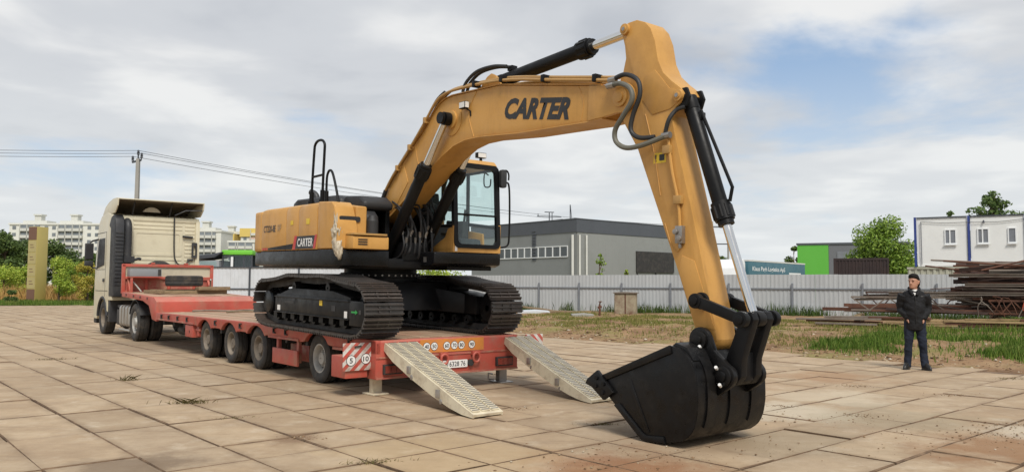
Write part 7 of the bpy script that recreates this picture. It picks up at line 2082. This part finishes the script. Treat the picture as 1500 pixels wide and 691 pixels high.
# ------------------------------------------------------------------ bits on the verge
MT['rust'] = paint('rust', srgb(96, 62, 46), 0.85, 0.25, 3.0, srgb(58, 40, 34), 0.7, 3.0)
MT['rustdk'] = paint('rust_dark', srgb(62, 46, 40), 0.85, 0.25, 3.0, srgb(92, 62, 48), 0.6, 2.4)
MT['rustgr'] = paint('rust_grey', srgb(118, 108, 98), 0.8, 0.15, 3.0, srgb(92, 66, 52), 0.6, 2.0)
MT['cabrust'] = paint('cabinet_worn', srgb(150, 140, 118), 0.75, 0.08, 2.0, srgb(92, 46, 28), 1.0, 1.1)
kb = thing('rusty_cabinet', 'rusty metal cabinet standing in the grass in front of the fence', 'cabinet', (4.95, 38.2, 0.12), (0, 0, -0.25))
d = MB(); d.box(0, 1.05, 0.02, 0.6, 0, 1.05); d.build('body', MT['cabrust'], kb)
for x0 in (0.03, 0.54):
    d = MB(); d.box(x0, x0 + 0.48, -0.015, 0.018, 0.06, 0.98); d.build('door', MT['cabrust'], kb)
d = MB(); d.box(0.50, 0.56, -0.03, 0.0, 0.04, 1.0); d.build('centre_strip', MT['rust'], kb)
d = MB(); d.prism([(-0.06, 1.05), (1.11, 1.05), (1.11, 1.09), (0.5, 1.12), (-0.06, 1.10)], -0.08, 0.66); d.build('roof', MT['rustgr'], kb)
sp2 = MB(); sp2.cyl((0, 0, 0), (0, 0, 0.55), 0.05, n=8); sp2.cyl((-0.09, 0, 0.42), (0.10, 0, 0.46), 0.05, n=8); sp2.cyl((0, 0, 0.55), (0.03, 0, 0.68), 0.03, n=8); sp2.lathe([(0.02, 0.66), (0.09, 0.67), (0.09, 0.70), (0.02, 0.71)], (0.03, 0, 0), 'z', 10)
tag(sp2.build('standpipe', MT['rust'], None, (4.02, 36.2, 0.12)), 'small rusty standpipe with valve left of the rusty cabinet', 'pipe')
for k, (px, Y, ln, wd, hh, ang, mk, nm, cat, lab) in enumerate(((781, 39.5, 1.6, 0.7, 0.10, 0.1, 'sheetw', 'metal_sheet', 'sheet', 'white bent metal sheet lying on the verge beside the far track'),
        (790, 41.0, 2.4, 0.22, 0.06, -0.15, 'timber', 'plank', 'plank', 'grey plank sloping over the white sheet on the verge'),
        (812, 41.0, 1.9, 0.2, 0.05, 0.05, 'timber', 'plank', 'plank', 'weathered plank lying right of the white sheet by the fence'),
        (820, 40.2, 1.5, 0.3, 0.07, -0.05, 'timber', 'plank', 'plank', 'pale plank nearest the grass of those by the fence'),
        (853, 36.0, 1.0, 0.4, 0.08, 0.1, 'conc', 'concrete_piece', 'debris', 'pale piece of concrete lying in the grass before the fence'))):
    d = MB(); d.prism([(-ln / 2, 0), (ln / 2, 0), (ln / 2, hh), (ln * 0.1, hh * 1.5), (-ln / 2, hh * 1.15)], -wd / 2, wd / 2)
    zz_ = float(verge_z(xs(px, Y) * BV.x + Y * BV.y, xs(px, Y) * AV.x + Y * AV.y))
    tag(d.build(nm, MT[mk], None, (xs(px, Y), Y, zz_ + (0.14 if k == 1 else 0.01)), (0.05, 0.12 if k == 1 else 0, ang), bevel=0.008), lab, cat, 'planks and sheets by the fence' if nm == 'plank' else None)
# ------------------------------------------------------------------ scrap steel stacked at the right of the verge
def vz(x, y):
    return float(verge_z(x * BV.x + y * BV.y, x * AV.x + y * AV.y))
rs = random.Random(21)
LBL = {'angle': ('rusty_angle_bar', 'rusty steel angle bar', 'steel bar'), 'channel': ('rusty_channel', 'rusty steel channel section', 'steel beam'),
       'pipe': ('rusty_pipe', 'rusty steel pipe', 'pipe'), 'flat': ('steel_joist', 'pale grey steel joist', 'steel joist')}
def section(kind, ln, s_):
    d = MB()
    h2 = ln / 2
    if kind == 'angle':
        d.prism([(-s_ / 2, 0), (s_ / 2, 0), (s_ / 2, 0.014), (-s_ / 2 + 0.014, 0.014), (-s_ / 2 + 0.014, s_), (-s_ / 2, s_)], -h2, h2, 'x')
    elif kind == 'channel':
        d.prism([(-s_ / 2, 0), (s_ / 2, 0), (s_ / 2, 0.02), (-s_ / 2 + 0.02, 0.02), (-s_ / 2 + 0.02, s_ * 0.98), (s_ / 2, s_ * 0.98), (s_ / 2, s_), (-s_ / 2, s_)], -h2, h2, 'x')
    elif kind == 'pipe':
        d.cyl((-h2, 0, s_ / 2), (h2, 0, s_ / 2), s_ / 2, n=12)
    else:
        d.prism([(-s_ * 0.6, 0), (s_ * 0.6, 0), (s_ * 0.6, 0.02), (0.012, 0.02), (0.012, s_ - 0.02), (s_ * 0.6, s_ - 0.02), (s_ * 0.6, s_), (-s_ * 0.6, s_), (-s_ * 0.6, s_ - 0.02), (-0.012, s_ - 0.02), (-0.012, 0.02), (-s_ * 0.6, 0.02)], -h2, h2, 'x')
    return d
mats_ = [MT['rust'], MT['rustdk'], MT['rustdk'], MT['rust'], MT['rustdk']]
GA = -0.47                               # the stack lies along the fence
def gpos(u, v):                           # u along the stack, v towards the camera
    return Vector((14.6 + u * math.cos(GA) + v * math.sin(GA), 27.3 + u * math.sin(GA) - v * math.cos(GA), 0))
def put(kind, u, v, z, ln, s_, yaw, pit, where, mat=None):
    p = gpos(u, v)
    nm, lb, ct = LBL[kind]
    o = section(kind, ln, s_).build(nm, mat or (MT['rustgr'] if kind == 'flat' else rs.choice(mats_)), None, (p.x, p.y, z), (rs.uniform(-0.4, 0.4) if kind != 'flat' else 0, pit, GA + yaw), smooth=40)
    tag(o, lb + where, ct, 'steel ' + kind + ' sections' + where, 'thing')
Z0 = vz(15, 27.3) + 0.02
# the tall stack
z = Z0 + 0.62
while z < 2.34:
    n = 7
    top = (z - Z0 - 0.62) / 1.6
    for k in range(n):
        kind = rs.choice(['angle', 'channel', 'pipe', 'angle', 'angle', 'pipe', 'angle'])
        ln = rs.uniform(4.4, 6.9)
        u = 0.35 + ln / 2 + rs.uniform(-0.2, 0.7) + 0.45 * top + (0.5 if rs.random() < 0.3 else 0)
        put(kind, u, -1.15 + k * 2.3 / n + rs.uniform(-0.1, 0.1), z + rs.uniform(-0.05, 0.07), ln, rs.choice([0.05, 0.06, 0.07, 0.09, 0.12, 0.14]), rs.uniform(-0.10, 0.10), rs.uniform(-0.075, 0.045), ' in the tall scrap stack', MT['rustgr'] if rs.random() < 0.12 else None)
    z += rs.uniform(0.12, 0.16)
for zz_, u, ln, v in ((1.86, 3.2, 5.6, 1.25), (1.55, 3.45, 5.2, 1.28), (1.27, 2.2, 7.2, 1.25)):
    put('flat', u, v, zz_, ln, 0.10, 0.0, rs.uniform(-0.01, 0.01), ' lying across the front of the scrap stack')
# low stack reaching out to the left
for k in range(26):
    kind = rs.choice(['angle', 'channel', 'angle', 'pipe'])
    put(kind, 0.0 + rs.uniform(-0.5, 1.2), -1.0 + (k % 16) * 0.145, Z0 + 0.44 + rs.uniform(0, 0.12) + 0.14 * (k // 16), rs.uniform(3.2, 6.4), rs.choice([0.05, 0.06, 0.08, 0.11]), rs.uniform(-0.09, 0.09), rs.uniform(-0.07, 0.035), ' in the low scrap stack', MT['rustgr'] if rs.random() < 0.25 else None)
for k, (u, v, zz_, ln, pit) in enumerate(((0.2, 0.9, 1.18, 5.4, -0.045), (0.3, -0.6, 1.26, 5.2, -0.03))):
    put('flat', u, v, Z0 + zz_ - 0.2, ln, 0.09, 0.0, pit, ' on top of the low scrap stack')
# welded lattice frames lying on edge
def lattice(u0, u1, v, z0, z1, n, label, mat):
    o = thing('lattice_frame', label, 'steel frame', tuple(gpos((u0 + u1) / 2, v) + Vector((0, 0, z0))), (0, 0, GA), 'welded lattice frames in the scrap')
    h2 = (u1 - u0) / 2
    for z_ in (0.03, z1 - z0):
        d = MB(); d.bar((-h2, 0, z_), (h2, 0, z_), 0.06, 0.06); d.build('chord', mat, o)
    for k in range(n):
        a_ = -h2 + 2 * h2 * k / n; b_ = -h2 + 2 * h2 * (k + 1) / n
        d = MB(); d.bar((a_, 0, 0.03) if k % 2 else (a_, 0, z1 - z0), (b_, 0, z1 - z0) if k % 2 else (b_, 0, 0.03), 0.04, 0.04); d.build('diagonal', mat, o)
lattice(-2.6, 0.3, 0.95, Z0 + 0.52, Z0 + 1.0, 5, 'lattice frame at the left end of the low scrap stack', MT['rustgr'])
lattice(-2.2, 1.2, -0.5, Z0 + 0.55, Z0 + 1.15, 7, 'lattice frame at the back of the low scrap stack', MT['rustdk'])
lattice(1.5, 7.2, 1.3, Z0 + 0.48, Z0 + 0.92, 17, 'long lattice frame under the front of the tall scrap stack', MT['rust'])
lattice(3.2, 8.0, 0.9, Z0 + 1.55, Z0 + 2.0, 11, 'lattice frame half way up the tall scrap stack', MT['rustdk'])
MT['redox'] = paint('red_oxide', srgb(190, 84, 58), 0.7, 0.1, 3.0)
for k, u in enumerate((2.5, 4.1)):
    d = MB(); d.prism([(-0.12, 0), (0.10, 0.02), (0.15, 0.24), (-0.06, 0.26)], -0.02, 0.02); p = gpos(u, 1.42)
    tag(d.build('red_plate', MT['redox'], None, (p.x, p.y, Z0 + 0.62), (0, 0, GA), bevel=0.004), ('left' if k == 0 else 'right') + ' of the two small red plates on the scrap stack', 'plate', 'red plates on the scrap stack')
for k in range(16):                        # bent reinforcing rods
    d = MB(); u = 1.2 + k * 0.36; q = [(0, 0, 0)]
    for j in range(6): q.append((q[-1][0] + rs.uniform(-0.15, 0.28), rs.uniform(-0.1, 0.1), 0.08 + 0.55 * math.sin((j + 1) * 0.52) + rs.uniform(-0.05, 0.05)))
    d.tube(spline(q, 5), 0.014, 6); p = gpos(u, 1.45)
    tag(d.build('bent_rod', MT['rust'] if k % 3 else MT['rustgr'], None, (p.x, p.y, Z0 + 0.40), (0, 0, GA), smooth=60), 'bent reinforcing rod sticking out at the foot of the tall scrap stack', 'rod', 'bent rods in the scrap')
for k in range(26):                       # loose thin bars thrown across the stack
    d = MB(); ln = rs.uniform(1.2, 3.4); d.cyl((-ln / 2, 0, 0), (ln / 2, 0, 0), rs.choice([0.014, 0.02, 0.028]), n=8)
    p = gpos(rs.uniform(0.6, 7.5), rs.uniform(-0.6, 1.35)); hi = rs.uniform(0.55, 2.25)
    tag(d.build('thin_bar', rs.choice([MT['rust'], MT['rustdk'], MT['rustgr']]), None, (p.x, p.y, Z0 + hi), (0, rs.uniform(-0.30, 0.30), GA + rs.uniform(-0.6, 0.6))), 'thin bar thrown across the scrap stacks', 'bar', 'thin bars on the scrap', 'thing')
# old timbers and planks the steel lies on
MT['oldplank'] = paint('old_plank', srgb(150, 128, 92), 0.9, 0.2, 2.5, srgb(92, 70, 50), 0.7, 3.0)
for k in range(30):
    lay_ = k % 5
    u = (-2.9 + (k // 5) * 2.25) + rs.uniform(-0.5, 0.5)
    ln = rs.uniform(1.7, 2.9); wd = rs.uniform(0.16, 0.3)
    d = MB(); d.box(-ln / 2, ln / 2, -wd / 2, wd / 2, 0, 0.062); p = gpos(u, 1.40 - 0.04 * lay_ + rs.uniform(-0.10, 0.08))
    tag(d.build('bearer_plank', rs.choice([MT['oldplank'], MT['rustgr'], MT['oldplank'], MT['rust']]), None, (p.x, p.y, Z0 - 0.03 + lay_ * 0.078), (rs.uniform(-0.05, 0.05), rs.uniform(-0.02, 0.02), GA + rs.uniform(-0.05, 0.05)), bevel=0.010), 'weathered plank in the layers under the front of the scrap', 'plank', 'planks under the scrap', 'thing')
for k in range(6):
    d = MB(); d.box(-0.1, 0.1, -1.3, 1.3, 0, 0.40); p = gpos(-2.4 + k * 2.1, -0.1)
    tag(d.build('cross_timber', MT['oldplank'], None, (p.x, p.y, Z0 - 0.03), (0, 0, GA), bevel=0.012), 'cross timber under the scrap stacks', 'timber', 'cross timbers under the scrap')

# ------------------------------------------------------------------ the man
MT['skin'] = paint('skin', srgb(176, 130, 106), 0.55, 0.06, 12.0, srgb(150, 98, 80), 0.4, 14.0)
MT['hair'] = paint('hair', (0.010, 0.008, 0.007, 1), 0.7, 0.2, 30, bump=0.5, bs=120, spec=0.15)
MT['jacket'] = paint('jacket_cloth', (0.008, 0.008, 0.009, 1), 0.75, 0.3, 6.0, (0.018, 0.018, 0.020, 1), 0.6, 5.0, bump=0.5, bs=14, spec=0.3)
MT['jeans'] = paint('jeans_cloth', (0.016, 0.020, 0.032, 1), 0.85, 0.25, 5.0, (0.035, 0.045, 0.068, 1), 0.6, 5.0, bump=0.5, bs=18, spec=0.2)
MT['shirt'] = paint('shirt_white', (0.70, 0.69, 0.66, 1), 0.8, 0.05)
MT['shoe_l'] = paint('shoe_leather', (0.012, 0.011, 0.010, 1), 0.4, 0.2)

def loft(rings, n=20):
    """rings: (centre, rx, ry, tilt matrix or None); closed tube with caps"""
    d = MB(); vs = []; fs = []
    for c_, rx, ry, m in rings:
        for j in range(n):
            a_ = 2 * PI * j / n
            q = Vector((rx * math.cos(a_), ry * math.sin(a_), 0))
            if m is not None: q = m @ q
            vs.append(Vector(c_) + q)
    k = len(rings)
    for i in range(k - 1):
        for j in range(n):
            fs.append((i * n + j, i * n + (j + 1) % n, (i + 1) * n + (j + 1) % n, (i + 1) * n + j))
    fs += [tuple(range(n))[::-1], tuple(range((k - 1) * n, k * n))]
    d.add(vs, fs)
    return d
def limb(pts, rad, n=16):
    d = MB(); d.tube(spline(pts, 4), [rad[min(i // 4, len(rad) - 2)] + (rad[min(i // 4 + 1, len(rad) - 1)] - rad[min(i // 4, len(rad) - 2)]) * (i % 4) / 4 if i < 4 * (len(pts) - 1) else rad[-1] for i in range(4 * (len(pts) - 1) + 1)], n); return d
def fuse(name, parts, mat, parent, vox, smooth_it=6, wrinkle=0.0, seed=0):
    """joins overlapping solids into one continuous skin"""
    d = MB()
    for q in parts: d.add(q.v, q.f)
    me = bpy.data.meshes.new(name); me.from_pydata(d.v, [], d.f)
    o = bpy.data.objects.new(name, me); COL.objects.link(o)
    m = o.modifiers.new('r', 'REMESH'); m.mode = 'VOXEL'; m.voxel_size = vox
    m = o.modifiers.new('s', 'SMOOTH'); m.iterations = smooth_it; m.factor = 0.5
    dg = bpy.context.evaluated_depsgraph_get()
    m2 = bpy.data.meshes.new_from_object(o.evaluated_get(dg))
    bpy.data.objects.remove(o)
    if wrinkle:
        n = len(m2.vertices); co = np.empty(n * 3, np.float32); m2.vertices.foreach_get('co', co); co = co.reshape(-1, 3)
        no = np.empty(n * 3, np.float32); m2.vertices.foreach_get('normal', no); no = no.reshape(-1, 3)
        f_ = fbm(co[:, 0] * 9 + co[:, 1] * 7 + seed, co[:, 2] * 15 + co[:, 0] * 4, 3) - 0.44
        co += no * (f_ * wrinkle)[:, None].astype(np.float32)
        m2.vertices.foreach_set('co', co.ravel()); m2.update()
    m2.shade_smooth(); m2.name = name; m2.materials.clear(); m2.materials.append(mat)
    return link(name, m2, parent)

man = thing('person', 'dark-haired man in black jacket and dark jeans standing with hands in pockets', 'person', (7.56, 14.86, 0.004), (0, 0, -0.34))
# local: faces -y, x to his left as the camera sees it (picture right)
HD = Matrix.Rotation(-0.60, 4, 'Z')       # head turned towards the machine
HS = 1.10                                 # head size
def hp(x, y, z):
    q = HD @ Vector((x * HS, y * HS, 0)); return Vector((q.x, q.y - 0.018, 1.505 + (z - 1.525) * HS))
def hring(z, rx, ry, yo=0.0):
    c_ = hp(0, yo, z); return (c_, rx * HS, ry * HS, HD.to_3x3())
head = loft([hring(1.525, 0.030, 0.034, -0.050), hring(1.537, 0.046, 0.058, -0.036), hring(1.56, 0.058, 0.080, -0.018), hring(1.59, 0.066, 0.092, -0.008), hring(1.63, 0.072, 0.098, 0.0), hring(1.67, 0.076, 0.101, 0.004), hring(1.71, 0.073, 0.097, 0.008), hring(1.74, 0.056, 0.075, 0.010), hring(1.755, 0.025, 0.034, 0.012)])
nose = loft([hring(1.655, 0.010, 0.010, -0.094), hring(1.625, 0.014, 0.020, -0.100), hring(1.605, 0.020, 0.022, -0.102), hring(1.598, 0.012, 0.014, -0.098)], 10)
brow = MB()
for x in (-0.034, 0.034): brow.tube([hp(x - 0.022, -0.088, 1.664), hp(x, -0.096, 1.668), hp(x + 0.022, -0.086, 1.664)], 0.008, 8)
ears = MB()
for s_ in (-1, 1): ears.tube([hp(s_ * 0.073, 0.005, 1.60), hp(s_ * 0.082, 0.012, 1.63), hp(s_ * 0.083, 0.016, 1.655), hp(s_ * 0.075, 0.014, 1.668)], [0.010, 0.014, 0.015, 0.008], 8)
lips = MB(); lips.tube([hp(-0.024, -0.084, 1.570), hp(0, -0.094, 1.573), hp(0.024, -0.084, 1.570)], [0.005, 0.0085, 0.005], 8)
neck = loft([((0, 0.005, 1.38), 0.075, 0.07, None), ((0, 0.0, 1.46), 0.062, 0.064, None), ((0.0, -0.005, 1.56), 0.056, 0.062, None)])
torso_in = loft([((0, 0, 0.85), 0.13, 0.09, None), ((0, 0, 1.05), 0.135, 0.09, None), ((0, 0, 1.28), 0.145, 0.090, None), ((0, 0, 1.40), 0.10, 0.06, None)])
HIP, KN, AN = ((-0.085, 0, 0.90), (0.085, 0, 0.90)), ((-0.115, -0.02, 0.49), (0.118, -0.03, 0.49)), ((-0.140, 0.02, 0.085), (0.150, 0.0, 0.085))
legs_in = [limb([HIP[i], KN[i], AN[i]], [0.06, 0.045, 0.032]) for i in (0, 1)]
SH, EL, WR_ = ((-0.185, 0.01, 1.39), (0.185, 0.01, 1.39)), ((-0.232, 0.065, 1.13), (0.240, 0.075, 1.13)), ((-0.128, -0.060, 0.960), (0.132, -0.060, 0.950))
arms_in = [limb([SH[i], EL[i], WR_[i]], [0.03, 0.033, 0.026]) for i in (0, 1)]
hands = []
for i, s_ in ((0, -1), (1, 1)):             # palms, wrists and slightly curled fingers going into the pockets, thumbs outside
    w_ = Vector(WR_[i]); dn = Vector((-s_ * 0.25, -0.10, -1)).normalized(); sd_ = Vector((0.2 * s_, -1, 0)).normalized()
    p = MB(); p.tube([w_, w_ + dn * 0.05, w_ + dn * 0.09], [0.027, 0.038, 0.036], 10); hands.append(p)
    for k in range(4):
        b_ = w_ + dn * 0.085 + sd_ * (-0.030 + 0.020 * k); lf = (0.058, 0.070, 0.066, 0.050)[k]
        p = MB(); p.tube([b_ - dn * 0.02, b_ + dn * lf * 0.5, b_ + dn * lf * 0.95 + Vector((-s_ * 0.014, 0, 0))], [0.010, 0.0095, 0.008], 8); hands.append(p)
    p = MB(); p.tube([w_ + dn * 0.035 + sd_ * 0.030, w_ + dn * 0.062 + sd_ * 0.052, w_ + dn * 0.095 + sd_ * 0.058], [0.013, 0.0115, 0.009], 8); hands.append(p)
feet_in = [limb([AN[i], (AN[i][0] + 0.03 * (1 if i else -1), AN[i][1] - 0.05, 0.055), (AN[i][0] + 0.055 * (1 if i else -1), AN[i][1] - 0.12, 0.042)], [0.026, 0.024, 0.018]) for i in (0, 1)]
body = fuse('body', [head, nose, brow, ears, lips, neck, torso_in] + legs_in + arms_in + hands + feet_in, MT['skin'], man, 0.0065, 3)
# eyes and brows
for x in (-0.033, 0.033):
    d = MB(); c_ = hp(x, -0.0905, 1.642); d.lathe([(0.0, -0.004), (0.0075, -0.002), (0.008, 0.0), (0.0075, 0.002), (0.0, 0.004)], (c_.x, c_.y, c_.z), 'z', 10); d.build('eye', MT['hair'], body)
    d = MB(); d.tube([hp(x - 0.022, -0.0925, 1.660), hp(x, -0.102, 1.668), hp(x + 0.024, -0.090, 1.662)], 0.0042, 6); d.build('eyebrow', MT['hair'], body)
hair = loft([hring(1.640, 0.082, 0.066, 0.046), hring(1.668, 0.083, 0.080, 0.034), hring(1.690, 0.083, 0.094, 0.018), hring(1.708, 0.081, 0.103, 0.004), hring(1.738, 0.076, 0.103, -0.002), hring(1.768, 0.058, 0.084, -0.002), hring(1.784, 0.024, 0.040, 0.004)])
hair2 = loft([hring(1.560, 0.058, 0.046, 0.064), hring(1.59, 0.074, 0.054, 0.058), hring(1.625, 0.081, 0.070, 0.042), hring(1.68, 0.083, 0.088, 0.026)])
fuse('hair', [hair, hair2], MT['hair'], body, 0.007, 2, 0.012, 3)
shirt = loft([((0, -0.068, 1.34), 0.05, 0.05, None), ((0, -0.045, 1.42), 0.062, 0.056, None), ((0, -0.014, 1.475), 0.068, 0.066, None), ((0, -0.010, 1.492), 0.066, 0.066, None)])
shirt.build('shirt', MT['shirt'], man)
jt = loft([((0, 0.005, 0.735), 0.168, 0.135, None), ((0, 0.0, 0.82), 0.176, 0.148, None), ((0, -0.005, 1.00), 0.176, 0.148, None), ((0, -0.008, 1.15), 0.182, 0.146, None), ((0, 0.0, 1.28), 0.192, 0.138, None), ((0, 0.008, 1.38), 0.192, 0.122, None), ((0, 0.014, 1.44), 0.185, 0.108, None), ((0, 0.018, 1.475), 0.115, 0.09, None)], 26)
sl_ = [limb([SH[i], ((SH[i][0] + EL[i][0]) / 2 * 1.05, 0.04, 1.265), EL[i], ((EL[i][0] + WR_[i][0]) / 2 * 1.04, -0.02, 1.035), WR_[i]], [0.092, 0.078, 0.066, 0.060, 0.054]) for i in (0, 1)]
jk = fuse('jacket', [jt] + sl_, MT['jacket'], man, 0.011, 5, 0.030, 1)
col_ = MB(); col_.tube(spline([(-0.030, -0.128, 1.385), (-0.072, -0.085, 1.47), (-0.085, -0.01, 1.515), (-0.05, 0.065, 1.525), (0.0, 0.085, 1.525), (0.05, 0.065, 1.525), (0.085, -0.01, 1.515), (0.072, -0.085, 1.47), (0.034, -0.128, 1.385)], 4), 0.026, 10); col_.build('collar', MT['jacket'], jk)
d = MB(); d.box(0.10, 0.105, -0.147, -0.140, 1.355, 1.375); d.box(0.125, 0.13, -0.143, -0.136, 1.355, 1.375); d.build('badge', MT['steel'], jk)
d = MB(); d.tube([(0.004, -0.152, 0.87), (0.003, -0.157, 1.1), (0.002, -0.150, 1.30), (0.0, -0.136, 1.37)], 0.006, 6); d.build('zip', MT['shoe_l'], jk)
tr_ = [limb([HIP[i], ((HIP[i][0] + KN[i][0]) / 2, 0.0, 0.70), KN[i], ((KN[i][0] + AN[i][0]) / 2, 0.0, 0.28), (AN[i][0], AN[i][1] - 0.01, 0.09), (AN[i][0] * 1.02, AN[i][1] - 0.015, 0.040)], [0.104, 0.092, 0.074, 0.068, 0.066, 0.068]) for i in (0, 1)]
seat_ = loft([((0, 0, 0.78), 0.15, 0.10, None), ((0, 0, 0.86), 0.18, 0.125, None), ((0, 0, 0.94), 0.175, 0.125, None)])
fuse('jeans', tr_ + [seat_], MT['jeans'], man, 0.011, 4, 0.034, 7)
for i, s_ in ((0, -1), (1, 1)):
    a_ = AN[i]; yaw = s_ * 0.42
    def fp(x, y, z): return (a_[0] + x * math.cos(yaw) - y * math.sin(yaw), a_[1] + x * math.sin(yaw) + y * math.cos(yaw), z)
    up_s = loft([(fp(0, -0.055, 0.012), 0.049, 0.145, Matrix.Rotation(yaw, 3, 'Z')), (fp(0, -0.055, 0.045), 0.048, 0.142, Matrix.Rotation(yaw, 3, 'Z')), (fp(0, -0.045, 0.080), 0.047, 0.120, Matrix.Rotation(yaw, 3, 'Z')), (fp(0, -0.012, 0.115), 0.046, 0.082, Matrix.Rotation(yaw, 3, 'Z')), (fp(0, 0.004, 0.15), 0.044, 0.055, Matrix.Rotation(yaw, 3, 'Z'))])
    so = up_s.build('shoe', MT['shoe_l'], man, smooth=60)
    d = loft([(fp(0, -0.055, 0.0), 0.050, 0.148, Matrix.Rotation(yaw, 3, 'Z')), (fp(0, -0.055, 0.018), 0.050, 0.148, Matrix.Rotation(yaw, 3, 'Z'))]); d.build('sole', MT['rubber'], so)
